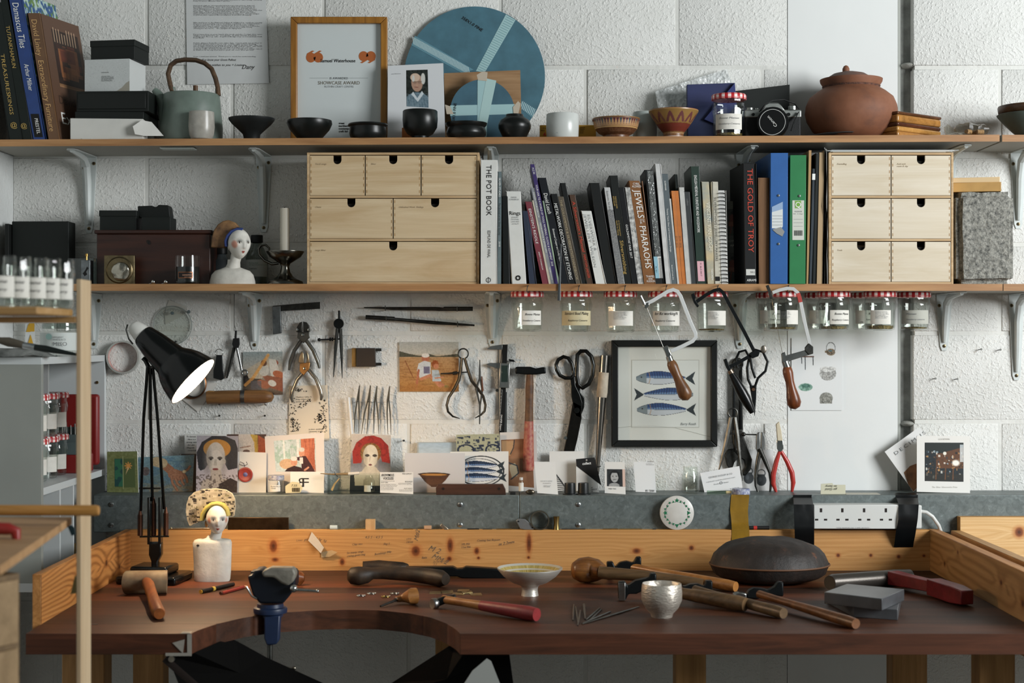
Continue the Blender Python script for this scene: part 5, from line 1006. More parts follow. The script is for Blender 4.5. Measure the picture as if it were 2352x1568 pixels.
mb().box((-.06, -.035, zg), (.055, .035, zg+.0225), M_).build('tray', plain('#c49a5c', .5, var=.1), gb, bevel=.001); mb().box((-.059, -.034, zg+.0225), (.052, .034, zg+.035), M_).build('lid', plain('#d9bd92', .55), gb, bevel=.001)
# ---------------------------------------------------------------- jars screwed to the shelf underside
JG = 'jam jars hanging by their lids under the lower shelf'; zh = LSZ-.0166
BON = lambda f_='Strawberry': [('Bonne Maman', -.006, .40, .0055, INK, .040), (f_+' Conserve', -.012, .25, .0045, INK, .048), ('370g', -.026, .19, .003, INK, .008)]
def hj(label, cx, y, bot, text, **k): return jamjar(label, cx, y, zh, Z(bot, y), S(38.5, y), text, group=JG, **k)
NUT = [('Strawberry Conserve\nIngredients: fruit, sugar,\nbrown cane sugar, lemon\njuice, gelling agent\nPrepared with 50g fruit\nStore in a cool place', -.02, .47, .0022, GRY, .034)]
hj('first hanging jam jar from the left, Strawberry label turned right', 1211, -.15, 761, BON(), lab=(-22, 62), rot=.1)
hj('hanging jam jar with hand-lettered Bead Making band', 1323, -.15, 762, [('Standard Bead Making', -.032, .42, .0075, INK, .064), ('Raspberry Conserve', -.022, .26, .0045, INK, .05)], lab=(-68, 68), rot=.3, labmat=plain('#c9bd98', .7, var=.1))
hj('hanging jam jar with printed ingredients label, third from left', 1425, -.15, 763, NUT, lab=(-55, 50), rot=.2)
hj('hanging jam jar behind the silver saw, lettered for Re working', 1527, -.15, 763, [('for Re working/N', -.030, .42, .0075, INK, .062), ('Raspberry Conserve', -.028, .26, .0045, INK, .05)], lab=(-65, 65), rot=.1)
hj('hanging jam jar behind the black saw with ingredients label right', 1634, -.15, 762, NUT, lab=(-20, 60), rot=.25, contents=.003)
hj('hanging jam jar behind the red-taped saw, brass bits inside', 1798, -.15, 759, NUT, lab=(5, 65), rot=.15, contents=.004)
hj('dim hanging jar in back row behind the red-taped saw jar', 1774, -.06, 757, BON(), lab=(-60, 20), rot=.2)
hj('hanging jam jar lettered Bonne Maman Raspberry right of red-taped saw', 1915, -.15, 759, BON('Raspberry'), lab=(-25, 62), rot=.3, contents=.006)
hj('dim hanging jar in back row behind the Raspberry jar', 1886, -.06, 757, NUT, lab=(-60, 10), rot=.2)
hj('hanging jam jar with printed label before the white panel edge', 2021, -.15, 759, NUT, lab=(-50, 30), rot=.1, contents=.008)
hj('dim hanging jar in back row left of the white panel edge', 1992, -.06, 757, BON('Apricot'), lab=(-60, 20), rot=.2)
hj('last hanging jam jar on the right, label faded grey', 2099, -.11, 758, [('Maman', -.028, .40, .005, GRY, .024), ('Strawberry conserve', -.028, .26, .004, GRY, .046)], lab=(-65, 50), rot=.2, contents=.003, labmat=plain('#a9a99f', .7))
STEEL = metal('#6a6a66', .35, .1, 120, .25, 50); DST = metal('#4a4a47', .45, .2, 150, .3, 60); CHR = metal('#c2c3c0', .2); BST = plain('#23282a', .4, .6, .1)
for px in (1213, 1331, 1437, 1532, 1650, 1812):
    ye = SD; h = thing('screw_hook', f'small metal screw hook in shelf edge {dict([(1213,"above the first jar"),(1331,"above the bead making jar"),(1437,"above the ingredients jar"),(1532,"carrying the silver saw"),(1650,"carrying the black saw"),(1812,"carrying the red-taped saw")])[px]}', 'hook', P(px, 662, ye), 'screw hooks in the shelf edge')
    mb().tube([P(px, 656, ye-.0005), P(px, 655, ye-.01), P(px-2, 660, ye-.018), P(px-3, 668, ye-.017), P(px+1, 672, ye-.011), P(px+3, 668, ye-.006)], .0011, n=7).build('wire', metal('#5f605d', .35), h)
# ---------------------------------------------------------------- piercing saws
def handle(t, a, b, prof, mat, y, nm='handle', n=24):
    a = P(*a, y); b = P(*b, y); L = (b-a).length; m = mb().lathe([(max(S(r, y), 2e-4), L*u) for u, r in prof], a, b-a, n=n); return m.build(nm, mat, t, smooth=60)
HND = [(0, 8), (.06, 11), (.15, 12), (.35, 10), (.5, 11), (.7, 15), (.85, 16.5), (.95, 12), (1, 1)]
ys = -.232
def bar(t, pts, w, mat, nm, y=ys, th=.5): return mb().ptube(pts, y, w, n=4, flat=th, up=(0, 1, 0)).build(nm, mat, t, smooth=20, bevel=.0004)
t = thing('piercing_saw', 'silver-framed piercing saw with brown handle hanging before the fish print', 'saw', P(1560, 915, ys), 'piercing saws hanging from hooks')
bar(t, [(1481, 699), (1500, 690), (1534, 669), (1546, 665), (1556, 669), (1563, 680), (1585, 738), (1597, 765), (1598, 774), (1591, 783), (1565, 796), (1541, 806)], 6, plain('#dcdedd', .3, .3), 'frame')
mb().ptube([(1471, 679), (1481, 700)], ys, [3.5, 4.5], n=10).build('clamp_knob', CHR, t); mb().prism([(1478, 698), (1490, 694), (1492, 702), (1484, 709), (1480, 706)], ys-.004, ys+.004).build('upper_clamp', CHR, t, bevel=.0008)
mb().ptube([(1486, 707), (1526, 803)], ys, .7, n=5).build('blade', STEEL, t); mb().prism([(1522, 798), (1534, 793), (1538, 806), (1543, 815), (1541, 824), (1532, 822), (1528, 810)], ys-.005, ys+.005).build('lower_clamp', CHR, t, bevel=.001)
mb().ptube([(1536, 818), (1541, 831)], ys, [7.5, 8], n=14).build('ferrule', CHR, t); handle(t, (1540, 829), (1580, 919), HND, wood('#7a5334', '#573820', 'z', 2, .35), ys)
t = thing('piercing_saw', 'black-framed piercing saw with black handle hanging beside the fish print', 'saw', P(1705, 945, ys), 'piercing saws hanging from hooks')
bar(t, [(1598, 694), (1620, 678), (1640, 667), (1652, 664), (1661, 672), (1680, 708), (1710, 763), (1733, 808)], 5.5, BST, 'frame')
mb().prism([(1587, 676), (1594, 673), (1599, 682), (1597, 688), (1606, 702), (1602, 706), (1594, 695)], ys-.004, ys+.004).build('upper_clamp', BST, t, bevel=.001)
mb().prism([(1721, 812), (1735, 803), (1746, 808), (1742, 818), (1728, 823)], ys-.006, ys+.006).build('slide_block', BST, t, bevel=.001); bar(t, [(1732, 812), (1700, 830), (1674, 843)], 5.5, BST, 'lower_arm')
mb().prism([(1662, 826), (1669, 823), (1674, 838), (1680, 850), (1674, 853), (1668, 843)], ys-.005, ys+.005).build('lower_clamp', BST, t, bevel=.001); mb().ball(P(1754, 802, ys), (S(7, ys), .002, S(9, ys))).build('thumb_screw', metal('#a49a8c', .35), t)
mb().ptube([(1676, 850), (1681, 858)], ys, [6.5, 7], n=14).build('ferrule', metal('#b09a84', .3), t); handle(t, (1680, 857), (1729, 947), [(0, 7), (.08, 8), (.2, 10), (.45, 12.5), (.65, 13), (.85, 10), (1, 7)], plain('#17191a', .25), ys)
t = thing('piercing_saw', 'piercing saw with red tape on its frame and chestnut handle', 'saw', P(1825, 940, ys), 'piercing saws hanging from hooks')
fb = bar(t, [(1774, 672), (1790, 666), (1808, 662), (1822, 663), (1832, 672), (1838, 690), (1848, 740), (1862, 800)], 5.5, plain('#d2d3d1', .3, .3), 'frame')
bar(t, [(1832.5, 673), (1836, 683), (1838.5, 694)], 6.4, plain('#a8352c', .5), 'red_tape', ys); bar(t, [(1762, 655), (1768, 670), (1772, 686)], 5, DST, 'upper_clamp')
mb().prism([(1850, 798), (1858, 788), (1868, 796), (1868, 812), (1858, 815), (1850, 806)], ys-.006, ys+.006).build('slide_block', DST, t, bevel=.001); mb().prism([(1866, 806), (1858, 815), (1816, 828), (1806, 836), (1797, 834), (1795, 812), (1803, 808), (1806, 816), (1850, 804)], ys-.004, ys+.004).build('lower_arm', metal('#7d7f7d', .35), t, bevel=.001)
mb().ptube([(1803, 830), (1808, 844)], ys, [8, 8.5], n=14).build('ferrule', CHR, t); handle(t, (1807, 842), (1827, 940), HND, wood('#7d4526', '#5b2f18', 'z', 2, .3), ys); mb().ptube([(1773, 687), (1797, 812)], ys, .5, n=4).build('blade', STEEL, t)
# ---------------------------------------------------------------- tools on the wall
yw = -.014
def tool(name, label, cat, px, py, group=None): return thing(name, label, cat, P(px, py, yw), group)
def flat(t, pts, mat, nm, yf=yw-.004, yb=yw+.004, bevel=.0012): return mb().prism(pts, yf, yb).build(nm, mat, t, bevel=bevel)
def rod(t, pts, r, mat, nm, y=yw, **k): return mb().ptube(pts, y, r, **k).build(nm, mat, t, smooth=50)
def ringp(t, cx, cy, r, w, mat, nm, y=yw, n=36): return mb().ptube([(cx+r*math.cos(2*math.pi*k/n), cy+r*math.sin(2*math.pi*k/n)) for k in range(n)], y, w, closed=True, n=8).build(nm, mat, t, smooth=60)
def nail(px, py, w=''): return mb().lathe([(.0011, .0), (.0011, .014), (.0028, .0142), (.0028, .0155)], P(px, py, .002), (.25, -1, .1), n=8).build('nail', DST, label=f'small nail in the wall {w}', cat='nail', group='nails in the wall')
for px, py, w in ((503, 955, 'below left end of wooden clamp'), (607, 955, 'below right end of wooden clamp'), (2247, 803, 'right of the last bracket, upper left of four'), (2291, 804, 'near right edge, upper right of four'), (2142, 870, 'lower left of four right of panel'), (2192, 871, 'lower right of four right of panel'), (1094, 1001, 'left of the digital caliper tip'), (925, 1012, 'right of red hat postcard')): nail(px, py, w)
t = tool('tape_roll', 'roll of clear tape with red print hung behind the lamp', 'tape', 286, 857)
c_ = P(286, 820, 0); mb().lathe([(S(37, 0), .001), (S(38, 0), .003), (S(38, 0), .02), (S(34, 0), .02), (S(34, 0), .001)], c_, (0, -1, 0), n=48, cap=False).build('roll', plain('#a9aaa4', .3), t); mb().lathe([(S(33.9, 0), .001), (S(33.9, 0), .019)], c_, (0, -1, 0), n=48, cap=False).build('core', plain('#c9b3ab', .6, var=.4, vs=60, col2='#a8443c'), t)
t = tool('protractor', 'round clear plastic protractor pinned over paper scrap, upper left wall', 'protractor', 397, 790)
mb().prism([(388, 688), (428, 704), (424, 722), (380, 745), (378, 720)], -.003, -.002).build('paper_scrap', plain('#c4c2ba', .7), t, smooth=0)
c_ = P(397, 747, -.005); mb().lathe([(S(44, 0), 0), (S(44, 0), .002)], c_, (0, -1, 0), n=56).build('disc', glass('#f6f8f6', 'acrylic', .08), t); mb().lathe([(S(44, 0), 0), (S(45, 0), .0012), (S(44, 0), .0024), (S(43, 0), .0012)], c_, (0, -1, 0), n=56, cap=False).build('rim', plain('#9aa09d', .3), t)
m = mb()
for k in range(72):
    a = 2*math.pi*k/72; r0 = 36 if k % 2 else 33; m.prism([(397+r0*math.cos(a), 747+r0*math.sin(a)), (397+40*math.cos(a), 747+40*math.sin(a)), (397+40*math.cos(a+.015), 747+40*math.sin(a+.015)), (397+r0*math.cos(a+.015), 747+r0*math.sin(a+.015))], -.0076, -.0072)
m.build('scale_marks', plain('#55585a', .6), t, smooth=0)
for px, py in ((397, 719), (435, 716)): mb().lathe([(.0012, 0), (.0012, .006), (.0045, .007), (.004, .011), (.001, .012)], P(px, py, -.006), (0, -1, 0), n=14).build('push_pin', plain('#5d6b6e', .35), t)
t = tool('try_square', 'steel try square hung below the lower shelf', 'square', 680, 767); flat(t, [(627, 702), (735, 693), (735, 709), (645, 714), (628, 714)], DST, 'blade', yw-.001, yw+.001, .0003); flat(t, [(625, 703), (644, 702), (646, 765), (627, 768)], metal('#85898a', .45, .2, 100, .3, 60), 'stock', yw-.006, yw+.006)
t = tool('pitch_gauge', 'black folding gauge on a key ring beside the lamp', 'gauge', 503, 873); ringp(t, 503, 810, 8.5, 1, CHR, 'ring')
for k in range(4): flat(t, [(497+k*2, 815), (510, 815), (511+k*.5, 842), (515-k, 868+k), (508-k, 873), (490+k*3, 868), (490+k*2, 850), (494+k*2, 835)], plain('#1b1f20', .4), 'leaf', yw-.009+k*.005, yw-.006+k*.005, .0008)
t = tool('compass', 'school compass with black head hanging by a wire', 'compass', 541, 870); rod(t, [(538, 675), (538, 745), (542, 758)], .7, DST, 'wire', n=5); rod(t, [(542, 759), (541, 778)], 2.6, INK, 'stem'); flat(t, [(535, 777), (549, 776), (550, 790), (547, 799), (536, 799), (533, 790)], INK, 'head'); rod(t, [(538, 798), (530, 835), (521, 868)], [4, 3.4, 2], DST, 'leg', y=-.006); rod(t, [(544, 798), (550, 825), (555, 850)], [3.4, 3, 3], metal('#9b9d9b', .3), 'leg'); ringp(t, 562, 856, 6, 2.2, metal('#9b9d9b', .3), 'pencil_ring')
# photographs pinned to the wall
cv = Cv(557, 808, 650, 906, '#7d8a88'); cv.vgrad([(808, '#8a9492'), (850, '#a9a195'), (906, '#3a2d26')]); cv.rect(557, 862, 600, 906, '#1e1c1c'); cv.poly([(562, 850), (610, 822), (630, 826), (600, 870), (570, 868)], '#b5a58e'); cv.ell(632, 834, 8, 7, '#8f4a30'); cv.poly([(618, 826), (634, 826), (645, 865), (622, 866)], '#c9c4b9'); cv.ell(640, 860, 14, 8, '#a3522f', 20); cv.poly([(600, 860), (650, 868), (650, 900), (620, 890)], '#7d3a24'); cv.ell(606, 850, 12, 14, '#c3bdb0'); cv.ell(606, 834, 7, 7, '#5d3a28'); cv.line([(562, 884), (580, 868), (598, 842), (616, 816)], 7, '#e09a4a', .75); cv.ell(604, 882, 16, 9, '#8f4b30', 25); cv.ell(625, 880, 10, 7, '#d2ccc0', 20); cv.rect(575, 875, 600, 895, '#2b3b5a', .6); cv.grain(.06, 2, 2)
Card('photograph', 'colour snapshot of seated family by a campfire on the wall', 'photograph', [(558, 808), (649, 807), (650, 906), (559, 906)], -.004, -.004, cv=cv, th=.0005, rough=.3)
cv = Cv(918, 785, 1054, 899, '#b98a5a'); cv.vgrad([(785, '#a9aaa4'), (812, '#b5b2a6'), (822, '#a9855c'), (899, '#a3753f')]); cv.poly([(918, 806), (940, 812), (965, 817), (985, 812), (1005, 818), (1054, 812), (1054, 820), (918, 819)], '#4b4a3c'); cv.put((cv.field(14, 2) > .6)*(cv.v > 822), '#8a5f36', .6); cv.line([(931, 828), (950, 868)], 2, '#7d4b2e')
cv.ell(978, 822, 9, 10, '#a5644a'); cv.ell(978, 816, 9, 5, '#d9d4cb'); cv.poly([(962, 835), (975, 828), (990, 832), (990, 860), (966, 872), (958, 850)], '#c3c6c6'); cv.rect(974, 842, 988, 858, '#56506a', .8); cv.line([(962, 850), (956, 892)], 5, '#a5644a'); cv.line([(968, 870), (988, 862), (1012, 888)], 7, '#b5795a'); cv.line([(990, 862), (1020, 886)], 5, '#a86c50'); cv.ell(1000, 836, 8, 9, '#8f4b25'); cv.ell(1002, 841, 6, 6, '#b5795a'); cv.poly([(992, 850), (1008, 850), (1014, 875), (994, 876)], '#aab4b8'); cv.line([(1000, 868), (1018, 866)], 3, '#b5795a'); cv.ell(1026, 888, 6, 3, '#3f7a52'); cv.poly([(918, 899), (940, 880), (975, 884), (1010, 890), (1054, 878), (1054, 899)], '#9a6b3a', .8); cv.grain(.05, 2, 2)
Card('photograph', 'colour photograph of white-haired man and boy sitting on sand', 'photograph', [(917, 785), (1053, 785), (1054, 899), (918, 899)], -.004, -.004, cv=cv, th=.0005, rough=.3)
L = Card('invitation_card', 'cream wedding invitation with black leaf borders on the wall', 'card', [(664, 886), (752, 884), (757, 1012), (664, 1006)], -.004, -.004, plain('#d9cdb8', .7), th=.0006)
L.text('Matthew Gilley &\nKaty Gillam-Hull\ninvite you', 680, 913, 3.4, plain('#4a443a', .7), 35, ls=1.1); L.text('to their wedding\nceremony on the\n31st April 2020', 707, 984, 3.4, plain('#4a443a', .7), 33, ls=1.05)
m = mb(); random.seed(3)
for (sx, sy, n_, dx, dy) in ((670, 905, 45, .35, 2.2), (676, 960, 36, .5, .9), (690, 935, 24, 1.0, -.9), (742, 920, 50, .2, 1.7), (735, 950, 38, -.45, .6), (680, 893, 22, 1.0, .25)):
    for k in range(n_):
        u = k*1.0; px = sx+dx*u*.9*(1 if abs(dx) > .6 else .3)+random.uniform(-7, 7)*(.3+abs(math.sin(k*.3))); py = sy+dy*u*.9+random.uniform(-2, 2)
        if not (665 < px < 753 and 888 < py < 1003): continue
        a = random.uniform(0, 6.28); l_ = 2.4; q = [(px, py), (px+l_*math.cos(a)-.9*math.sin(a), py+l_*math.sin(a)+.9*math.cos(a)), (px+2*l_*math.cos(a), py+2*l_*math.sin(a)), (px+l_*math.cos(a)+.9*math.sin(a), py+l_*math.sin(a)-.9*math.cos(a))]
        m.add([P(*p_, -.0052) for p_ in q], [(0, 1, 2, 3)])
m.build('leaf_print', INK, L.o, smooth=0, weld=False)
WD = wood('#8a6238', '#5f4022', 'x', 2, .5); t = tool('wooden_clamp', 'wooden ring clamp with metal strap resting on nails', 'clamp', 550, 928)
mb().ptube([(476, 913), (510, 912), (560, 911), (610, 911), (624, 911), (629, 911)], yw-.008, [15, 15.5, 15.5, 15, 11, 2], n=20).build('jaw', WD, t, smooth=50); flat(t, [(472, 900), (478, 897), (492, 898), (490, 926), (475, 927)], wood('#a87a45', '#7d5a30', 'x', 2, .5), 'jaw_end', yw-.016, yw+.002); mb().ptube([(554, 911), (563, 911)], yw-.008, 16.2, n=24).build('strap', metal('#77797a', .4), t)
for px in (505, 611): rod(t, [(px-3, 928, -.002), (px, 930, -.03)], 1.3, DST, 'nail', n=6)
def plier(t, cx, ty, by, hw, mat, hm, hpts, jaws, hr=4.5):
    for j in jaws: flat(t, j, mat, 'jaw')
    for k, pts in enumerate(hpts): rod(t, pts, [hr*1.0]*(len(pts)-1)+[hr*.55], hm, 'handle', y=yw-.002*k, n=10)
t = tool('pliers', 'dark parallel pliers, upper pair of the two near the try square', 'pliers', 697, 850)
plier(t, 697, 738, 850, 30, DST, STEEL, [[(706, 768), (690, 785), (676, 805), (667, 830), (664, 850)], [(688, 768), (706, 785), (720, 805), (731, 832), (734, 846)]], [[(680, 762), (682, 750), (688, 741), (694, 738), (693, 764)], [(697, 764), (696, 738), (704, 740), (710, 748), (712, 762)]], 4.5)
flat(t, [(684, 762), (710, 762), (712, 775), (697, 788), (682, 775)], STEEL, 'pivot_plate', yw-.008, yw-.004)
for px, py in ((695, 769), (683, 757), (709, 757)): mb().lathe([(.004, 0), (.003, .002), (.0005, .0025)], P(px, py, yw-.008), (0, -1, 0), n=12).build('rivet', CHR, t)
t = tool('pliers', 'bright parallel pliers, lower pair hanging over the invitation', 'pliers', 705, 925); WS = metal('#a89478', .3)
plier(t, 705, 806, 925, 36, WS, metal('#b5ab9c', .22), [[(712, 838), (697, 855), (682, 872), (672, 897), (669, 912), (672, 924)], [(697, 838), (712, 852), (726, 870), (736, 895), (739, 910), (737, 919)]], [[(685, 832), (687, 818), (693, 806), (697, 812), (698, 835)], [(702, 835), (706, 820), (702, 804), (708, 812), (711, 832)]], 4.6)
flat(t, [(688, 834), (712, 832), (710, 848), (697, 862), (688, 852)], metal('#b98a55', .35), 'pivot_plate', yw-.008, yw-.004); mb().lathe([(.004, 0), (.003, .002), (.0005, .0025)], P(699, 846, yw-.008), (0, -1, 0), n=12).build('rivet', CHR, t)
t = tool('dividers', 'spring bow dividers with side screw on the wall', 'dividers', 777, 865); rod(t, [(779, 713), (779, 733)], 2.6, BST, 'stem'); mb().lathe([(S(11.5, yw), -.003), (S(12, yw), 0), (S(11.5, yw), .004)], P(778, 743, yw), (0, -1, 0), n=28).build('bow', BST, t)
rod(t, [(775, 754), (771, 800), (766, 866)], [4.2, 3.6, .8], DST, 'leg', n=6); rod(t, [(782, 754), (784, 800), (786, 868)], [4.2, 3.6, .8], DST, 'leg', n=6); rod(t, [(734, 780), (786, 778)], 1.7, BST, 'screw'); mb().ball(P(733, 780, yw), S(4, yw)).build('screw_ball', BST, t)
for px in (757, 762): mb().ptube([(px, 779), (px+3, 779)], yw, 4.2, n=12).build('nut', BST, t)
t = tool('hinge_block', 'dark square plate hinge with two brass pins on the wall', 'plate', 842, 843); flat(t, [(818, 799), (862, 799), (863, 842), (818, 842)], plain('#3b3530', .5, .6), 'plate', -.016, -.008)
flat(t, [(808, 799), (818, 799), (818, 842), (808, 842)], metal('#a08250', .5), 'side', -.012, -.002)
for py in (803, 836): mb().ptube([(863, py, -.01), (876, py, -.01)], -.01, 3.4, n=12).build('pin', STEEL, t)
for i_, (pts, r_, lb) in enumerate((([(836, 706), (880, 707), (900, 708), (1000, 709), (1008, 709.5), (1018, 710), (1020, 709), (1086, 709)], [1.2, 2.5, 3.5, 4.5, 4.6, 3.8, 5, 5], 'upper of two round steel burnishers, point to the left'), ([(840, 728), (905, 732), (907, 733), (1000, 741), (1090, 747)], [5, 5, 3.8, 4.2, 2], 'lower of two round steel burnishers, sloping to the right'))):
    t = tool('burnisher', lb, 'burnisher', 960, 715+i_*25, 'steel burnishers'); rod(t, pts, r_, DST, 'rod', n=14)
    for px in ((885, 1050) if i_ == 0 else (887, 1051)): py = np.interp(px, [p[0] for p in pts], [p[1] for p in pts]); rod(t, [(px, py-5, -.006), (px, py-5, -.026), (px, py+5, -.026), (px, py+6, -.004)], 1.2, STEEL, 'staple', n=6)
t = tool('calipers', 'outside spring calipers with bowed legs over the beach photograph', 'calipers', 1070, 965); ringp(t, 1064, 812, 11.5, 1.6, DST, 'spring', n=30)
for pts in ([(1061, 822), (1058, 850), (1054, 872), (1044, 892), (1031, 912), (1026, 930), (1029, 945), (1040, 956), (1056, 961)], [(1067, 822), (1075, 850), (1083, 874), (1098, 893), (1110, 910), (1115, 930), (1113, 944), (1104, 953), (1091, 960)]): rod(t, pts, [4, 4.6, 4.6, 4.2, 4, 3.6, 3.2, 2.4, 1], DST, 'leg', n=8, flat=.6)
rod(t, [(1012, 858), (1078, 854)], 1.6, STEEL, 'screw'); mb().ptube([(1040, 857), (1050, 856)], yw, 4, n=12).build('nut', STEEL, t)
t = tool('tweezers', 'dark cross-locking tweezers hung right of the calipers', 'tweezers', 1101, 975); rod(t, [(1102, 826), (1101, 870), (1094, 893), (1102, 930), (1101, 974)], [1, 2, 3, 1.6, .8], DST, 'arm', n=6); rod(t, [(1102, 826), (1103, 870), (1108, 893), (1103, 930), (1102, 974)], [1, 2, 3, 1.6, .8], DST, 'arm', n=6); flat(t, [(1105, 864), (1108, 864), (1111, 897), (1107, 900)], wood('#6b3f28', '#4a2a1a', 'z', 2), 'grip')
t = tool('digital_caliper', 'black and steel digital caliper hanging left of the hammer', 'caliper', 1155, 1005); BK = plain('#16191a', .45)
flat(t, [(1154, 791), (1166, 791), (1158, 1000), (1146, 1000)], BK, 'beam', -.012, -.008, .0004); flat(t, [(1118, 801), (1127, 795), (1154, 791), (1154, 803), (1126, 802)], metal('#aeb0ae', .3), 'fixed_jaw', -.012, -.008, .0004); flat(t, [(1116, 836), (1126, 833), (1150, 834), (1150, 846), (1140, 846)], metal('#aeb0ae', .3), 'sliding_jaw', -.012, -.008, .0004)
flat(t, [(1168, 824), (1180, 826), (1184, 831), (1170, 830)], BST, 'inner_jaw', -.012, -.009, .0003); flat(t, [(1149, 833), (1171, 834), (1169, 891), (1146, 890)], metal('#b9bbb8', .3), 'slider', -.022, -.012, .001); flat(t, [(1152, 839), (1167, 839), (1166, 877), (1151, 877)], plain('#26332f', .15), 'display', -.0225, -.0215, .0004); mb().lathe([(.004, 0), (.004, .005)], P(1142, 896, -.012), (0, -1, 0), n=14).build('thumb_wheel', STEEL, t); flat(t, [(1159, 900), (1165, 900), (1164, 995), (1158, 995)], metal('#8d8f8e', .35), 'depth_rod', -.009, -.006, .0003); flat(t, [(1152, 803), (1154, 803), (1151, 833), (1149, 833)], STEEL, 'wire', -.01, -.008, .0002)
m = mb()
for k in range(40): m.pbox(1151.5-k*.12+(1.5 if k % 5 else 0), 895+k*1.5, 1154-k*.12, 895.5+k*1.5, -.0126, -.0122)
m.build('scale_marks', WHT, t, smooth=0); letters('DRAPER Expert', t, P(1150, 952, -.0121), Vector((-.06, 0, -1)), Vector((1, 0, -.06)), S(4, yw), WHT, S(36, yw), lift=.0004)
t = tool('hammer', 'planishing hammer with chipped red handle hanging on the wall', 'hammer', 1216, 1080); flat(t, [(1183, 844), (1188, 842), (1218, 842), (1231, 846), (1246, 843), (1253, 843), (1254, 858), (1247, 858), (1232, 860), (1206, 860), (1190, 858), (1184, 859)], BST, 'head', -.03, -.008, .003)
handle(t, (1217, 858), (1215, 968), [(0, 7.5), (.12, 8.5), (.3, 9.5), (.6, 9), (1, 10)], plain('#6b4a2e', .6, var=.7, vs=60, col2='#3a261a', bump=.2), -.019, 'handle'); handle(t, (1215, 967), (1213.5, 1080), [(0, 10.2), (.5, 12), (.95, 13.2), (1, 12)], plain('#8f2f33', .5, var=.25, vs=120, col2='#b07a60', bump=.1), -.019, 'red_grip')
t = tool('shears', 'large black tailor shears hanging point down', 'shears', 1300, 1090); SH = metal('#3c3d3c', .3, .05, 80, .2); yb_ = -.014
def loop(pts): return [P(a_, b_, yb_) for a_, b_ in pts]
mb().tube(loop([(1277, 838), (1282, 826), (1294, 819), (1305, 822), (1313, 834), (1316, 848), (1318, 860), (1312, 868), (1298, 868), (1286, 862), (1279, 850)]), S(4.4, yb_), n=10, closed=True).build('thumb_loop', SH, t, smooth=60)
mb().tube(loop([(1326, 815), (1334, 806), (1346, 806), (1358, 818), (1363, 838), (1361, 862), (1352, 882), (1338, 891), (1328, 884), (1324, 862), (1325, 835)]), S(4.8, yb_), n=10, closed=True).build('finger_loop', SH, t, smooth=60)
flat(t, [(1309, 866), (1319, 860), (1322, 885), (1332, 905), (1338, 925), (1334, 960), (1322, 955), (1312, 910)], SH, 'shank', -.016, -.009, .0015); flat(t, [(1322, 878), (1332, 890), (1333, 900), (1343, 914), (1342, 935), (1333, 958), (1318, 950), (1316, 925)], SH, 'shank', -.012, -.005, .0015)
flat(t, [(1316, 922), (1335, 932), (1336, 960), (1326, 1010), (1316, 1050), (1302, 1082), (1294, 1091), (1288, 1080), (1290, 1058), (1300, 1010), (1310, 955)], metal('#33312e', .4, .1, 60, .2), 'blade', -.016, -.01, .001); mb().lathe([(.008, 0), (.0075, .003), (.001, .0035)], P(1325, 942, -.016), (0, -1, 0), n=8).build('pivot_bolt', SH, t); mb().lathe([(.004, 0), (.004, .01)], P(1299, 1005, -.01), (0, -1, 0), n=14).build('stop_nail', CHR, t)
t = tool('ring_mandrel', 'tapered steel ring mandrel wrapped with masking tape hung beside frame', 'mandrel', 1372, 1088); handle(t, (1389, 816), (1371, 1088), [(0, 10.5), (.3, 10), (1, 5)], metal('#8a857e', .25, .05, 60), -.016, 'rod'); handle(t, (1387, 855), (1382, 912), [(0, 11.5), (.5, 12), (.8, 12.6), (1, 11.6)], plain('#c4b8a4', .8, var=.15, vs=60, bump=.4, bs=90), -.016, 'masking_tape'); rod(t, [(1363, 1071), (1372, 1073), (1380, 1070)], 1.2, DST, 'nail', y=-.026, n=6)
t = tool('pencil', 'white pencil hung point down beside the thin tweezers', 'pencil', 806, 1020); handle(t, (800, 912), (809, 1010), [(0, 3.8), (1, 3.8)], plain('#cfd0ce', .4), yw, 'barrel', 8); handle(t, (809, 1010), (810, 1021), [(0, 3.8), (1, .5)], DST, yw, 'point', 8)
for k, (tx, ty, l, r_, by) in enumerate(((826, 885, 813, 824, 995), (851, 885, 830, 842, 997), (866, 886, 859, 870, 997), (895, 887, 891, 898, 998))):
    t = tool('tweezers', f'thin steel tweezers, {("leftmost", "second", "third", "rightmost")[k]} of the four in a row above red hat postcard', 'tweezers', tx, 998, 'four thin tweezers in a row'); W2 = metal('#8d8576', .3)
    rod(t, [(tx, ty), (tx-5, ty+30), ((tx+l)/2-4, 950), (l, by)], [1.3, 1.8, 1.7, .5], W2, 'arm', n=6); rod(t, [(tx, ty), (tx-2, ty+30), ((tx+r_)/2, 950), (r_, by)], [1.3, 1.7, 1.6, .5], W2, 'arm', n=6); nail_ = mb().lathe([(.001, 0), (.001, .02)], P(tx-4, 922, 0), (0, -1, 0), n=6).build('hanging_pin', DST, t)
cw = Card('wire_card', 'torn paper with coiled copper wire behind lamp shade', 'paper', [(424, 868), (500, 880), (455, 946), (398, 900)], -.004, -.003, plain('#cbc8c1', .7), th=.0005)
for k in range(4): mb().ptube([(440+k*2+(33-k*3)*math.cos(2*math.pi*j/30), 880+k+(34-k*2)*math.sin(2*math.pi*j/30)) for j in range(30)], -.008-.001*k, 1.1 if k else 2.2, closed=True, n=6).build('wire_coil', metal('#9a6a48', .35) if k < 2 else STEEL, cw.o, smooth=60)
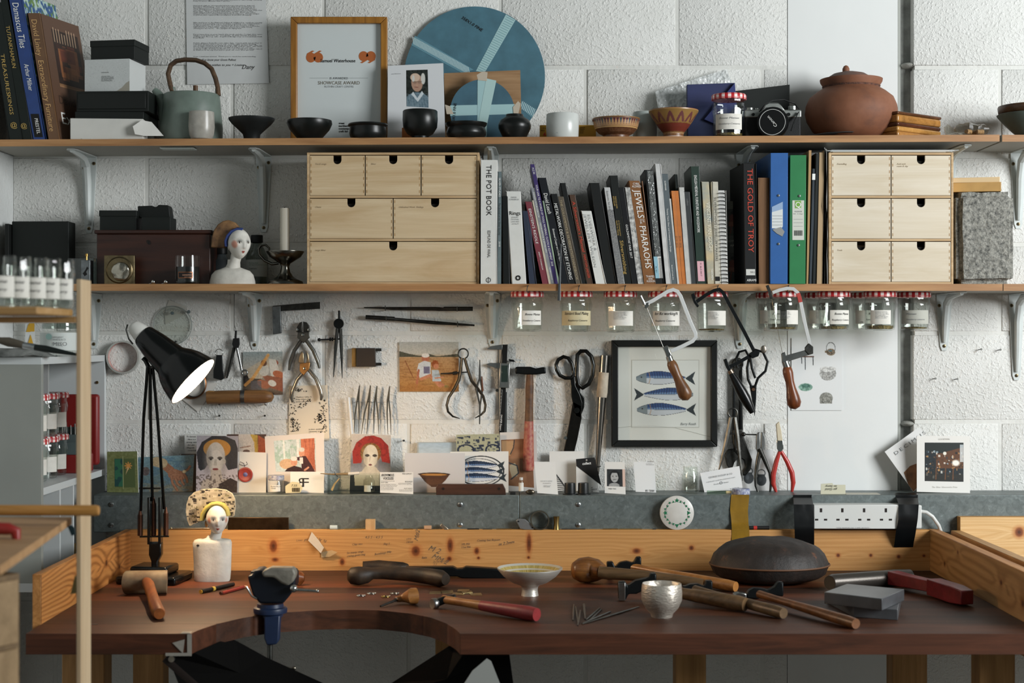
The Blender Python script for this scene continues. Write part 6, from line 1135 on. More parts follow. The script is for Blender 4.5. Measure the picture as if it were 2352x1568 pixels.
# ---------------------------------------------------------------- fish print, poster, cluster of tools at right
def fish(cv, x0, x1, cy, h, d=1, blue='#2f4a7d'):
    L = x1-x0; X0 = (lambda u: x0+u*L) if d > 0 else (lambda u: x1-u*L)
    us = np.linspace(0, 1, 24); top = []; bot = []
    for u in us:
        if u < .86: w = h*(.18+.82*math.sin(min(1, u/.38)*math.pi/2)**.8) if u < .38 else h*(1-.9*((u-.38)/.48)**1.6); top.append((X0(u), cy-w*.55)); bot.append((X0(u), cy+w*.45))
    body = top+bot[::-1]; cv.poly([(a, b-.8) for a, b in top]+[(a, b+.8) for a, b in bot[::-1]], '#20242a'); cv.poly(body, '#c9ccd2'); mid = [(a, b+(c-b)*.5) for (a, b), (_, c) in zip(top, bot)]
    cv.poly(top+mid[::-1], '#5d7ba6', .9); k3 = [(a, b+(c-b)*.35) for (a, b), (_, c) in zip(top, bot)]; cv.poly(top+k3[::-1], blue)
    for u in np.linspace(.26, .84, 17): i = int(u*23/.9) if False else min(len(top)-1, int(u*23)); a, b = top[i]; c = mid[i][1]; cv.line([(a, b), (a+d*2.5, c-.5)], 1.0, '#141c33', .9)
    cv.poly(top[:5]+bot[:5][::-1], '#7f8a8f', .9); cv.ell(X0(.09), cy-h*.1, 1.6, 1.6, '#1b1b18'); cv.line([top[5], (X0(.24), cy), bot[5]], 1.2, '#b98a5a'); cv.line([(X0(.3), cy), (X0(.75), cy-.5)], 1.1, '#3a4250', .7)
    tx = X0(.86); cv.poly([(X0(.84), cy-1.3), (X0(1.), cy-h*.55), (X0(.955), cy), (X0(1.), cy+h*.5), (X0(.84), cy+1.3)], '#2b3338')
BF = plain('#181d1b', .45); t = thing('framed_print', 'black-framed print of three mackerel on the wall', 'picture frame', P(1527, 1026, -.012)); frame4(t, 1405, 781, 1648, 1026, 15, -.022, -.001, BF)
flat(t, [(1418, 794), (1636, 794), (1636, 1014), (1418, 1014)], plain('#e2e0da', .6), 'mount', -.01, -.006, 0); flat(t, [(1450, 826), (1606, 826), (1606, 982), (1450, 982)], plain('#bfbdb6', .6), 'mount_bevel', -.0103, -.01, 0)
cv = Cv(1451.5, 827.5, 1604.5, 980.5, '#e2e2de'); fish(cv, 1461, 1597, 869, 30, 1); fish(cv, 1456, 1592, 906, 28, -1); fish(cv, 1463, 1599, 941, 28, 1)
print_mesh(cv, bil([P(1451.5, 827.5, -.0106), P(1604.5, 827.5, -.0106), P(1604.5, 980.5, -.0106), P(1451.5, 980.5, -.0106)]), 'fish_print', t, .6)
ftext('Barry Reath', 1562, 976, 6, GRY, 36, t, -.0107, shear=.4); mb().ptube([(1419, 982), (1450, 979), (1500, 978), (1550, 982), (1590, 992), (1620, 1000), (1634, 1003)], -.0102, .5, n=5).build('tear_line', plain('#b3b1aa', .7), t); mb().add([P(*p_, -.0135) for p_ in ((1418, 794), (1636, 794), (1636, 1014), (1418, 1014))], [(0, 1, 2, 3)]).build('glazing', GL, t)
cv = Cv(1818, 776, 1934, 942, '#d9dbda'); cv.ell(1908, 809, 10, 8, '#7d6a50'); cv.rect(1895, 806, 1900, 811, '#7d6a50'); cv.ring(1908, 800, 10, 13, 1.2, '#3a3a38'); cv.ell(1907, 806, 5, 2, '#4b6a74'); cv.rect(1839, 818, 1870, 821, '#6b4a3a')
for x_, y1 in ((1841, 834), (1849, 848), (1867, 838)): cv.line([(x_, 820), (x_+(.5), y1)], 2, '#2f3338')
cv.ell(1901, 858, 19, 16, '#9c9c98'); cv.ell(1901, 848, 19, 6, '#c3c3bf'); cv.ell(1850, 889, 16, 9, '#6f9484'); cv.ell(1850, 886, 10, 4, '#3f6a5c'); cv.ell(1897, 914, 15, 13, '#85857d'); cv.rect(1883, 916, 1911, 927, '#77776f'); m_ = (cv.field(2, 2)-.5); cv.a = np.where((np.abs(cv.a-np.array(rgb('#d9dbda'))).sum(-1) > .12)[..., None], np.clip(cv.a+m_[..., None]*.35, 0, 1), cv.a)
Card('poster', 'white sheet printed with small ceramic pieces on the white panel', 'poster', [(1818, 776), (1934, 775), (1935, 942), (1818, 942)], -.0015, -.0015, plain('#d9dbda', .6), cv, .0006)
t = tool('adjustable_wrench', 'big dark adjustable wrench hanging jaw down right of the fish print', 'wrench', 1697, 1095); flat(t, [(1684, 842), (1705, 838), (1707, 990), (1683, 990)], DST, 'handle', -.012, -.001, .002)
for x_ in (1686, 1702): flat(t, [(x_-2.5, 850), (x_+2.5, 850), (x_+2.5, 988), (x_-2.5, 988)], BST, 'flange', -.015, -.011, .001)
ringp(t, 1694, 835, 10, 4, DST, 'hanging_eye', -.006); flat(t, [(1683, 985), (1707, 985), (1709, 1006), (1718, 1030), (1728, 1055), (1725, 1078), (1712, 1093), (1702, 1088), (1712, 1072), (1709, 1057), (1697, 1050), (1690, 1040), (1683, 1015)], DST, 'head', -.016, .0, .003); flat(t, [(1690, 1030), (1672, 1032), (1665, 1046), (1670, 1068), (1680, 1083), (1687, 1062), (1696, 1050)], DST, 'lower_jaw', -.014, -.002, .002); mb().ptube([(1689, 1032), (1701, 1036)], -.012, 6, n=12).build('worm_screw', STEEL, t)
t = tool('snips', 'black long-bladed snips with wire loop handles near saw', 'snips', 1733, 955); yq = -.024
rod(t, [(1727, 890), (1718, 870), (1716, 845), (1721, 820), (1712, 804), (1698, 808), (1690, 825), (1694, 845)], 3, BST, 'handle', yq); rod(t, [(1733, 890), (1741, 868), (1758, 852), (1763, 830), (1752, 808), (1735, 803), (1722, 815), (1727, 845), (1735, 868)], 3, BST, 'handle', yq-.004)
flat(t, [(1722, 886), (1738, 884), (1737, 915), (1734, 956), (1728, 920)], BST, 'blades', yq-.004, yq+.003); mb().lathe([(.0055, 0), (.004, .003)], P(1730, 894, yq-.004), (0, -1, 0), n=14).build('pivot', metal('#7d6250', .4), t)
t = tool('dividers', 'large spring dividers hanging over the wrench', 'dividers', 1685, 1100); yq = -.03; ringp(t, 1683, 948, 10.5, 2, STEEL, 'spring', yq); rod(t, [(1679, 958), (1670, 1005), (1658, 1055), (1648, 1091)], [4.5, 5, 3.6, 1], STEEL, 'leg', yq, n=6); rod(t, [(1688, 958), (1694, 1000), (1700, 1060), (1706, 1104)], [4.5, 5, 3.6, 1], STEEL, 'leg', yq, n=6); rod(t, [(1668, 996), (1738, 998)], 1.6, DST, 'screw', yq); mb().ball(P(1708, 997, yq), S(5, yq)).build('nut', DST, t)
LB = 1131
t = thing('pliers', 'worn grey combination pliers leaning beside red-handled pliers', 'pliers', P(1752, LB, -.04)); yq = -.036
flat(t, [(1737, 1003), (1741, 993), (1746, 992), (1747, 1030), (1742, 1044), (1737, 1030)], metal('#8c8e8c', .4), 'jaw', yq-.006, yq+.004, .0015); flat(t, [(1748, 1030), (1749, 992), (1754, 993), (1757, 1004), (1758, 1022), (1750, 1045)], metal('#8c8e8c', .4), 'jaw', yq-.006, yq+.004, .0015)
rod(t, [(1747, 1030), (1740, 1060), (1735, 1095), (1736, 1115), (1741, 1130)], [6, 5, 3.6, 3.4, 2.5], STEEL, 'handle', yq-.002, n=8); rod(t, [(1744, 1030), (1757, 1058), (1768, 1085), (1771, 1108), (1769, 1130)], [6, 5, 3.6, 3.4, 2.5], DST, 'handle', yq-.004, n=8)
t = thing('pliers', 'pliers with red handles and taped jaws leaning on the wall', 'pliers', P(1798, LB, -.045)); yq = -.042; RH = plain('#a8302a', .3)
flat(t, [(1783, 974), (1790, 968), (1795, 990), (1798, 1012), (1786, 1012)], plain('#cabfa6', .8, bump=.4, bs=90), 'taped_jaws', yq-.006, yq+.003); flat(t, [(1784, 1010), (1799, 1010), (1800, 1030), (1795, 1037), (1789, 1037), (1785, 1030)], CHR, 'joint', yq-.005, yq+.004); rod(t, [(1791, 1036), (1783, 1060), (1776, 1090), (1776, 1110), (1783, 1130)], [4, 5.5, 6, 5.5, 3], RH, 'handle', yq, n=12); rod(t, [(1794, 1036), (1808, 1060), (1819, 1085), (1822, 1108), (1819, 1129)], [4, 5.5, 6, 5.5, 3], RH, 'handle', yq, n=12)
# dark strap dangling over the shelf edge
mb().ptube([(1289, 560, -.209), (1287, 600, -.2145), (1285, 650, -.2155), (1284, 690, -.2155)], -.215, [1.2, 1.8, 3, 4], n=8, flat=.35, up=(0, 1, 0)).build('steel_tool', plain('#55585a', .4, .7), label='thin grey steel tool hanging over lower shelf edge by jars', cat='tool')
# ---------------------------------------------------------------- cards and small things standing on the trunking
CG = 'cards standing on the steel trunking'
def ledge(name, label, quad, yb, cv=None, mat=None, cat='postcard', th=.0008, dy=.008, rough=.45):
    return Card(name, label, cat, quad, yb, min(-.003, yb+dy), mat, cv, th, LZ, None, rough)
def rq(x0, y0, x1, y1): return [(x0, y0), (x1, y0), (x1, y1), (x0, y1)]
cv = Cv(246, 1037, 318, 1131, '#6d7347'); cv.grain(.05, 3, 3); cv.rect(264, 1054, 312, 1120, '#4d5a34'); cv.rect(264, 1054, 283, 1118, '#1f4440'); cv.put((cv.field(8, 8) > .6)*(cv.u > 264)*(cv.u < 283)*(cv.v > 1054)*(cv.v < 1118), '#2f6a4a', .8); cv.rect(283, 1048, 284.5, 1124, '#8b9066')
for a in range(0, 360, 45): cv.line([(296, 1070), (296+8*math.cos(R(a)), 1070+8*math.sin(R(a)))], 2.4, '#c98a45')
cv.poly([(294, 1074), (298, 1074), (289, 1092)], '#c9a878')
ledge('postcard', 'green hand-made card with orange star, leftmost on trunking', [(246, 1037), (315, 1036), (318, 1130), (246, 1130)], -.06, cv, th=.004)
cv = Cv(316, 1036, 450, 1131, '#5f7d85'); cv.vgrad([(1036, '#6d8a92'), (1100, '#5d6f70'), (1131, '#7d725c')]); cv.put(cv.field(20, 6) > .6, '#4b6a80', .5); cv.line([(362, 1052), (376, 1058), (394, 1074)], 20, '#8f5f45'); cv.line([(360, 1050), (374, 1055)], 26, '#b09a78'); cv.poly([(384, 1066), (408, 1072), (428, 1080), (430, 1098), (410, 1104), (390, 1092)], '#94654a')
for p_ in ([(396, 1090), (400, 1108), (412, 1127)], [(408, 1098), (412, 1110), (420, 1116)], [(420, 1094), (424, 1106), (428, 1112)], [(428, 1086), (434, 1096), (436, 1106)], [(426, 1080), (436, 1074), (441, 1066)]): cv.line(p_, 6.5, '#5e3d2c'); cv.line(p_, 5, '#9a6a4e')
cv.ell(428, 1079, 5, 4, '#d3bf95'); cv.ell(334, 1075, 10, 12, '#5c3a30', al=.6); cv.grain(.07, 2, 2)
ledge('postcard', 'postcard of a painted open hand behind the lamp arms', [(317, 1050), (446, 1044), (442, 1130), (318, 1131)], -.045, cv)
L = ledge('note_card', 'white handwritten note card behind the dark bust postcard', rq(424, 996, 500, 1128), -.02, None, plain('#c9c9c4', .7), 'card')
for k, s_ in enumerate(('To Samuel,', 'Here is a', 'strong reminder', 'but also', 'Allegedly', 'remarkable')): L.text(s_, 428+(k % 2)*3, 1004+k*6.4, 3.6, INK, None, shear=.3)
ledge('photograph', 'small dark photograph edge behind note card and hand postcard', rq(416, 1042, 462, 1128), -.03, None, plain('#4b3c30', .4), 'photograph')
cv = Cv(450, 1000, 547, 1133, '#a49fa6'); cv.vgrad([(1000, '#9a969c'), (1133, '#b5adb2')]); cv.poly([(455, 1075), (450, 1040), (462, 1015), (485, 1001), (515, 1000), (540, 1010), (547, 1030), (547, 1075), (525, 1080), (500, 1030), (470, 1078), (460, 1082)], '#22242a'); cv.ell(498, 1030, 32, 22, '#a8752f'); cv.ell(495, 1049, 22, 34, '#b5afa6'); cv.ell(495, 1060, 19, 26, '#c0bab0'); cv.poly([(484, 1080), (508, 1080), (512, 1100), (545, 1105), (547, 1133), (458, 1133), (465, 1105), (484, 1098)], '#b0a497'); cv.poly([(505, 1112), (530, 1098), (547, 1106), (547, 1133), (500, 1133)], '#2a211e'); cv.put((cv.field(3, 3) > .66)*(cv.v > 1090), '#4a3d36', .7)
cv.ell(476, 1056, 9, 30, '#6f6a66', al=.6, soft=9); cv.ell(514, 1070, 6, 26, '#8a847c', al=.5, soft=7)
for ex in (484, 505): cv.ell(ex, 1052, 6, 3.4, '#4b443e'); cv.ell(ex, 1055, 2.6, 2.2, '#17130f')
cv.poly([(493, 1055), (497, 1055), (499, 1070), (490, 1070)], '#a59d92'); cv.ell(495, 1078, 7, 2.6, '#7a3530'); cv.ell(516, 1060, 3, 6, '#a59d92'); cv.grain(.03, 2, 2)
ledge('postcard', 'postcard of a white sculpted head in black hat and ochre band', [(452, 1000), (547, 1001), (545, 1132), (450, 1131)], -.07, cv)
cv = Cv(520, 997, 612, 1040, '#3a2018'); cv.poly([(548, 997), (585, 997), (590, 1020), (588, 1040), (548, 1040)], '#c9bdb0'); cv.poly([(575, 997), (592, 999), (594, 1040), (586, 1040), (584, 1015)], '#b8973f'); cv.poly([(594, 999), (612, 1010), (612, 1040), (594, 1040)], '#9c4522'); cv.ell(566, 1036, 8, 4, '#5a4238'); cv.line([(552, 1028), (575, 1024)], 2.5, '#8f6a56'); cv.grain(.06, 2, 2)
ledge('postcard', 'postcard of a sculpted face in orange headdress, half hidden by white card', rq(521, 997, 611, 1128), -.03, None, plain('#7a3d22', .5)).print(cv, .4, 'print', rq(521, 997, 611, 1040))
t = ledge('card', 'white card carrying a red wax seal tag', [(545, 1037), (612, 1039), (611, 1131), (545, 1131)], -.06, None, plain('#d6d2ca', .6), 'card', .001)
sc = t.at(564, 1090)+t.n*.0006; s_ = mb().lathe([(S(16, -.06), 0), (S(17, -.06), .0025), (S(14, -.06), .003), (S(12, -.06), .0018), (.001, .002)], sc, t.n, n=36).build('wax_seal', plain('#8c2f26', .45, bump=.3, bs=120), t.o); mb().lathe([(.006, .002), (.004, .0035), (.001, .004)], sc, t.n, n=7).build('emblem', plain('#5a5a86', .4), s_); mb().ptube([(562, 1072), (560, 1064), (552, 1060), (550, 1066), (560, 1070), (568, 1066), (566, 1060)], -.063, .8, n=5).build('string', plain('#3a2a24', .7), t.o)
cv = Cv(627, 1006, 724, 1080, '#b9c4bf'); cv.rect(627, 1006, 665, 1080, '#c3cfcc'); cv.put((cv.field(4, 6) > .55)*(cv.u < 690)*(cv.v < 1060), '#8fae9c', .6); cv.rect(648, 1006, 652, 1060, '#e2e2dc'); cv.rect(680, 1006, 686, 1050, '#dcdcd6'); cv.rect(690, 1006, 722, 1075, '#b5694c'); cv.put((cv.field(2, 20) > .55)*(cv.u > 690), '#8f4a35', .6); cv.ell(655, 1062, 18, 12, '#c9a581'); cv.ell(691, 1038, 7, 9, '#c98f72'); cv.ell(691, 1030, 7, 5, '#cfc8bb'); cv.poly([(668, 1048), (700, 1044), (712, 1062), (722, 1080), (690, 1080), (690, 1055), (664, 1052)], '#3a1c20'); cv.ell(672, 1058, 8, 9, '#c98f72'); cv.ell(672, 1050, 8, 5, '#ddd8cf'); cv.poly([(656, 1072), (672, 1066), (688, 1070), (694, 1080), (648, 1080)], '#2c1518'); cv.rect(686, 1048, 694, 1062, '#d8d2c8'); cv.line([(697, 1076), (706, 1070)], 4, '#c98f72'); cv.grain(.05, 2, 2)
t = ledge('photograph', 'white-bordered photograph of an elderly couple indoors', [(608, 1002), (744, 993), (746, 1125), (614, 1128)], -.05, None, plain('#d3cbc3', .6), 'photograph', .001); t.print(cv, .35, 'print', [(629, 1012), (725, 1005), (728, 1079), (634, 1081)])
t = ledge('card', 'white card printed with black BF monogram', rq(667, 1083, 744, 1130), -.075, None, plain('#d9d6cf', .6), 'card'); t.text('F', 701, 1117, 21, INK, 15, align='CENTER'); t.text('B', 692, 1117, 21, INK, -14, align='CENTER')
def lz(name, label, cat, prof, cx, y, mat, n=24, **k): return mb().lpx(prof, cx, y, base=LZ, n=n).build(name, mat, label=label, cat=cat, smooth=45, **k)
t = thing('glass_jar', 'tiny honey jar with blue checked lid on trunking', 'jar', (X(634, -.09), -.09, LZ)); mb().lpx([(15, 1100), (17, 1106), (18, 1112), (18, 1128), (15, 1132), (1, 1132)], 634, -.09, base=LZ, n=16, cap=False).build('glass', GL, t, smooth=30); mb().lpx([(1, 1090), (18, 1091), (19, 1093), (19, 1101), (18, 1102)], 634, -.09, n=24).build('lid', plain('#b9b7ae', .4, var=.6, vs=150, col2='#2c3f7a'), t); cylpatch(634, -.09, 18.3, 1112, 1127, -40, 40, PAPER, t, 'label'); ftext('Bonne Maman\nHoney', 622, 1118, 3, INK, 24, t, -.1105)
t = thing('masking_tape_tag', 'folded masking tape tag with barcode on trunking', 'tag', (X(675, -.1), -.1, LZ)); mb().prism([(655, 1116), (670, 1106), (686, 1108), (695, 1120), (690, 1131), (656, 1132)], -.105, -.1).build('tape', plain('#c9bf9a', .6), t); ftext('7.55', 668, 1117, 5, INK, 14, t, -.1055, shear=.3)
m = mb()
for k in range(9): m.pbox(671+k*2, 1120, 672.1+k*2, 1129, -.1057, -.1053)
m.build('barcode', INK, t, smooth=0)
cv = Cv(803, 998, 898, 1133, '#a5a09a'); cv.vgrad([(998, '#b9b2a9'), (1040, '#a39d97'), (1062, '#5d6068'), (1090, '#8d9096'), (1095, '#1c1a1a'), (1133, '#141212')]); cv.poly([(809, 1068), (806, 1040), (815, 1018), (835, 1003), (855, 1000), (875, 1006), (892, 1024), (897, 1066), (878, 1062), (868, 1030), (838, 1030), (828, 1066)], '#8a241f'); cv.put((cv.field(5, 5) > .6)*(cv.v < 1060)*(np.abs(cv.a[..., 0]-.54) < .08)*(cv.a[..., 1] < .25), '#6e1a18', .7); cv.ell(850, 1042, 25, 24, '#7d5a2a'); cv.put((cv.field(2, 2) > .55)*(np.hypot((cv.u-850)/25, (cv.v-1042)/24) < 1), '#4f3818', .7); cv.ell(850, 1047, 17.5, 25, '#c9c2b0'); cv.ell(850, 1058, 16, 18, '#d1cab8'); cv.poly([(838, 1074), (862, 1074), (872, 1086), (890, 1092), (885, 1120), (815, 1120), (812, 1092), (830, 1086)], '#c3bba8')
cv.ell(836, 1058, 6, 24, '#9a917f', al=.7, soft=7); cv.ell(864, 1066, 4, 18, '#a89f8c', al=.6, soft=6)
for ex in (842, 860): cv.ell(ex, 1048, 5.5, 3.2, '#3a322c'); cv.ell(ex, 1050, 2, 1.6, '#d9d2c4'); cv.ell(ex, 1050, 1.4, 1.6, '#120f0d')
cv.ell(850, 1070, 4, 2, '#5a1d20'); cv.line([(849, 1048), (848, 1063)], 1.2, '#9a917f'); cv.grain(.03, 2, 2)
ledge('postcard', 'postcard of a pale sculpted head in a wide red hat', [(808, 996), (898, 999), (896, 1131), (803, 1130)], -.03, cv)
t = thing('plastic_tray', 'clear plastic box of brushes before the red hat postcard', 'box', (X(806, -.085), -.085, LZ)); a_ = P(752, 1130, -.1); b_ = P(872, 1090, -.1)
for bx in (((a_.x, -.1, LZ), (b_.x, -.0985, b_.z)), ((a_.x, -.05, LZ), (b_.x, -.0485, b_.z)), ((a_.x, -.1, LZ), (a_.x+.0015, -.05, b_.z)), ((b_.x-.0015, -.1, LZ), (b_.x, -.05, b_.z)), ((a_.x, -.1, LZ), (b_.x, -.05, LZ+.0015))): mb().box(*bx).build('panel', GL, t, smooth=0)
br = thing('paint_brush', 'thin paint brush lying across the clear plastic box', 'brush', P(790, 1088, -.09)); mb().ptube([(736, 1087), (765, 1089), (800, 1088)], -.09, [1, 2, 3.6], n=8).build('handle', plain('#7d6a4c', .5), br); mb().ptube([(800, 1088), (825, 1086)], -.09, [3.8, 3.4], n=8).build('grip', plain('#cfcac0', .5), br); mb().ptube([(768, 1082), (770, 1089), (776, 1094)], -.094, 1, n=5).build('wire', DST, br)
mb().ptube([(762, 1126), (768, 1112), (780, 1098)], -.08, [4, 3, 1.5], n=8, flat=.4).build('rag_strip', plain('#b59c72', .8), label='folded tan strip standing inside the clear plastic box', cat='strip')
t = thing('glass_vial', 'short glass vial with torn label inside the clear plastic box', 'vial', (X(848, -.075), -.075, LZ+.0016)); mb().lpx([(8, 1092), (9, 1098), (13, 1104), (13.5, 1128), (1, 1131)], 848, -.075, base=LZ+.0016, n=18, cap=False).build('glass', GL, t); cylpatch(848, -.075, 13.8, 1113, 1128, -50, 20, PAPER, t, 'label')
t = ledge('leaflet', 'white leaflet headed ANONYMOUS for the VOICELESS', rq(873, 1084, 949, 1131), -.1, None, plain('#dcdad4', .6), 'leaflet')
t.text('ANONYMOUS', 876, 1093.5, 6, INK, 29, bold=.01); t.text('VOICELESS', 880, 1101, 6, INK, 24, bold=.01); t.text('FREE SUPPORT', 924, 1089, 3, INK, 22); t.text('anonymousforthevoiceless.org', 875, 1105, 2, INK, 31)
t.text('MUST SEES', 875, 1109, 2.6, INK, 16); t.text('Dominion Earthlings Cowspiracy\nWhat the Health Forks Over Knives\nThe Game Changers Land of Hope\nFood Inc Vegucated Lucent\nThe Animal People Blackfish\nSpeciesism Unity Peaceable', 875, 1112.5, 1.7, INK, 38, res=1, ls=1.05); t.text('RESOURCES', 930, 1106, 2.8, INK, 17); t.text('watchdominion.com challenge22\nhappycow barnivore vegan society', 915, 1109, 1.8, INK, 31, res=1); t.text('MUST READS', 928, 1121, 2.6, INK, 19); t.text('Eat Like You Care by Francione\nEating Animals Liberation Now', 917, 1124, 1.8, INK, 30, res=1)
cv = Cv(930, 1037, 1068, 1132, '#cfccc9'); cv.vgrad([(1037, '#cbc9c8'), (1100, '#c4c0bd'), (1132, '#a89d94')]); cv.ell(972, 1114, 24, 12, '#8a7768', al=.5, soft=10); cv.poly([(961, 1087), (1034, 1087), (1022, 1104), (1006, 1118), (992, 1119), (976, 1106)], '#4a2e1c'); cv.ell(997, 1088, 36, 4.2, '#2c1a10'); cv.ell(997, 1089, 30, 2.8, '#a8783c')
for k in range(12): cv.line([(976+k*3.6, 1100), (982+k*2.6, 1112)], .8, '#7a5232', .7)
ledge('postcard', 'pale postcard picturing a brown conical bowl', rq(930, 1040, 1068, 1130), -.075, cv)
cv = Cv(1036, 1036, 1168, 1132, '#dcdad4'); cv.rect(1067, 1044, 1130, 1112, '#dcdad4')
for (a, b) in (((1067, 1053), (1155, 1092)),): cv.ring(1105, 1082, 52, 35, 2.2, '#1d1f22'); cv.ring(1100, 1083, 50, 30, 1.2, '#1d1f22')
cv.rect(1030, 1030, 1066.5, 1132, '#dcdad4'); fish(cv, 1052, 1160, 1069, 19, 1, '#27374f'); fish(cv, 1050, 1158, 1083, 18, 1, '#27374f'); fish(cv, 1052, 1164, 1098, 19, 1, '#27374f'); cv.rect(1030, 1030, 1066.5, 1132, '#dcdad4')
ledge('postcard', 'white card with three mackerel and a looping black line', [(1034, 1037), (1168, 1036), (1168, 1130), (1034, 1130)], -.06, cv)
cv = Cv(958, 1015, 1060, 1046, '#9fb0ba'); cv.vgrad([(1015, '#9a9d99'), (1018, '#a7b9c6'), (1046, '#b9c4c8')]); cv.rect(958, 1015, 962, 1046, '#a9aaa4'); cv.poly([(962, 1040), (972, 1044), (972, 1046), (962, 1046)], '#2c3236'); cv.grain(.03, 6, 2)
ledge('picture', 'small framed sky picture half hidden behind the bowl postcard', rq(958, 1015, 1062, 1128), -.02, None, plain('#a9aaa2', .6), 'picture', .006).print(cv, .4, 'print', rq(958, 1015, 1062, 1046))
cv = Cv(1048, 998, 1148, 1037, '#a5a488'); np.random.seed(4)
for k in range(60): x_ = 1050+np.random.rand()*96; y_ = 1000+np.random.rand()*36; cv.rect(x_, y_, x_+2+np.random.rand()*7, y_+1.5+np.random.rand()*4, '#232c40', .85)
cv.rect(1081, 998, 1083, 1037, '#a9a88e'); cv.rect(1114, 998, 1116, 1037, '#a9a88e'); cv.ring(1070, 1034, 18, 12, 3, '#232c40'); cv.ring(1132, 1034, 16, 12, 3, '#232c40'); cv.grain(.05)
ledge('postcard', 'postcard of blue and cream patterned tiles behind mackerel card', [(1048, 998), (1147, 996), (1148, 1128), (1048, 1128)], -.03, None, plain('#8d8c78', .5)).print(cv, .4, 'print', [(1048, 998), (1147, 996), (1148, 1036), (1048, 1036)])
cv = Cv(1150, 1008, 1220, 1115, '#8d6243'); cv.grain(.08, 12, 12); cv.poly([(1152, 1010), (1178, 1012), (1176, 1030), (1170, 1045), (1152, 1050)], '#b08a62'); cv.line([(1180, 1010), (1177, 1028), (1170, 1042)], 2, '#1d2a33'); cv.poly([(1168, 1068), (1180, 1062), (1186, 1075), (1184, 1092), (1172, 1096), (1168, 1080)], '#b5a486'); cv.line([(1166, 1062), (1184, 1068), (1187, 1085), (1170, 1100)], 2.4, '#22323c'); cv.poly([(1196, 1010), (1220, 1008), (1220, 1115), (1205, 1100)], '#7a4f34', .7)
t = ledge('artwork', 'brown abstract picture behind the hanging red-handled hammer', [(1148, 993), (1232, 990), (1236, 1128), (1150, 1128)], -.02, None, plain('#cfc9c2', .6), 'picture', .004); t.print(cv, .5, 'print', [(1151, 1010), (1222, 1006), (1225, 1118), (1153, 1114)])
t = thing('spirit_level', 'small dark wooden straight-edge lying on the trunking', 'level', (X(1082, -.11), -.11, LZ)); mb().prism3([(X(1002, -.12), -.12, LZ), (X(1162, -.12), -.12, LZ), P(1161, 1124, -.12), P(1155, 1112, -.12), P(1006, 1112, -.12), P(1001, 1120, -.12)], (0, .02, 0)).build('body', wood('#4a2e1f', '#2f1c13', 'x', 2, .5), t, bevel=.001)
for px in (1018, 1146): mb().lathe([(.0035, 0), (.0035, .0006)], P(px, 1122, -.12), (0, -1, 0), n=14).build('peg', plain('#2b1a12', .6), t)
t = thing('glass_vial', 'upright tiny glass vial right of the wooden straight-edge', 'vial', (X(1197, -.105), -.105, LZ)); mb().lpx([(3.5, 1098), (3.5, 1103), (5.5, 1107), (5.5, 1131), (1, 1133)], 1197, -.105, base=LZ, n=14, cap=False).build('glass', GL, t); cylpatch(1197, -.105, 5.7, 1108, 1127, -80, 80, PAPER, t, 'label'); mb().lpx([(4, 1096), (4.2, 1102)], 1197, -.105, n=12).build('stopper', plain('#c9c9c4', .5), t)
m = mb().ball((X(1218, -.11), -.11, LZ+.006), (.012, .008, .006), 16, 10); m.v = [v+Vector((nz.noise(v*150)*.004, 0, nz.noise(v*150+Vector((3, 0, 0)))*.003)) for v in m.v]
for v in m.v: v.z = max(v.z, LZ+.0002)
m.build('metal_scrap', metal('#8a7d6c', .25), label='crumpled silver scrap beside the little vial', cat='scrap')
mb().box((X(1172, -.11), -.115, LZ), (X(1184, -.11), -.105, LZ+.006)).build('black_clip', INK, label='tiny black clip at the end of the wooden straight-edge', cat='clip', bevel=.001)
t = ledge('business_card', 'plain white business card with faint grey name', [(1227, 1060), (1275, 1060), (1282, 1132), (1234, 1132)], -.11, None, plain('#dddcd8', .6), 'card', .0006); t.text('VICKY LEW', 1241, 1106, 3.6, plain('#b5b7b8', .6), 28); t.text('SILVERSMITH\n', 1247, 1110, 2, GRY, 18); t.text('vickylew.co.uk\n0790 000000', 1248, 1115, 2, GRY, 17)
cv = Cv(1280, 1036, 1340, 1128, '#dad9d5')
for k in range(10): cv.line([(1281, 1085+k*5), (1292+k*2, 1090+k*4), (1300+k, 1104+k*2)], 1.8, '#1f2022', .9)
ledge('card', 'white card with black zebra brush strokes behind the bottle caps', rq(1262, 1036, 1342, 1128), -.03, cv, plain('#dad9d5', .6), 'card')
t = ledge('swing_tag', 'black and white swing tag lettered collect', [(1323, 1054), (1366, 1050), (1376, 1127), (1324, 1127)], -.055, None, plain('#dcdbd7', .6), 'tag'); f = t.at
mb().prism3([f(1323, 1054)+t.n*.0004, f(1366, 1050)+t.n*.0004, f(1373, 1108)+t.n*.0004, f(1324, 1070)+t.n*.0004], t.n*.0002).build('black_corner', INK, t.o, smooth=0); t.text('collect', 1337, 1067, 6, WHT, 20, bold=.02); t.text('ART\nWAREHOUSE\nFAIR', 1352, 1117, 3, INK, 14); mb().lathe([(.0022, 0), (.0022, .0006)], f(1347, 1056)+t.n*.0006, t.n, n=12).build('eyelet', plain('#a9a29a', .5), t.o)
for cx, w in ((1309, 'left'), (1340, 'right')): lz('flanged_cap', f'black plastic flanged cap, {w} one of two before the swing tag', 'cap', [(1, 1108), (12, 1108.5), (12.5, 1111), (13, 1130), (17, 1131), (17, 1133), (1, 1133)], cx, -.11, plain('#202526', .4), group='black flanged caps')
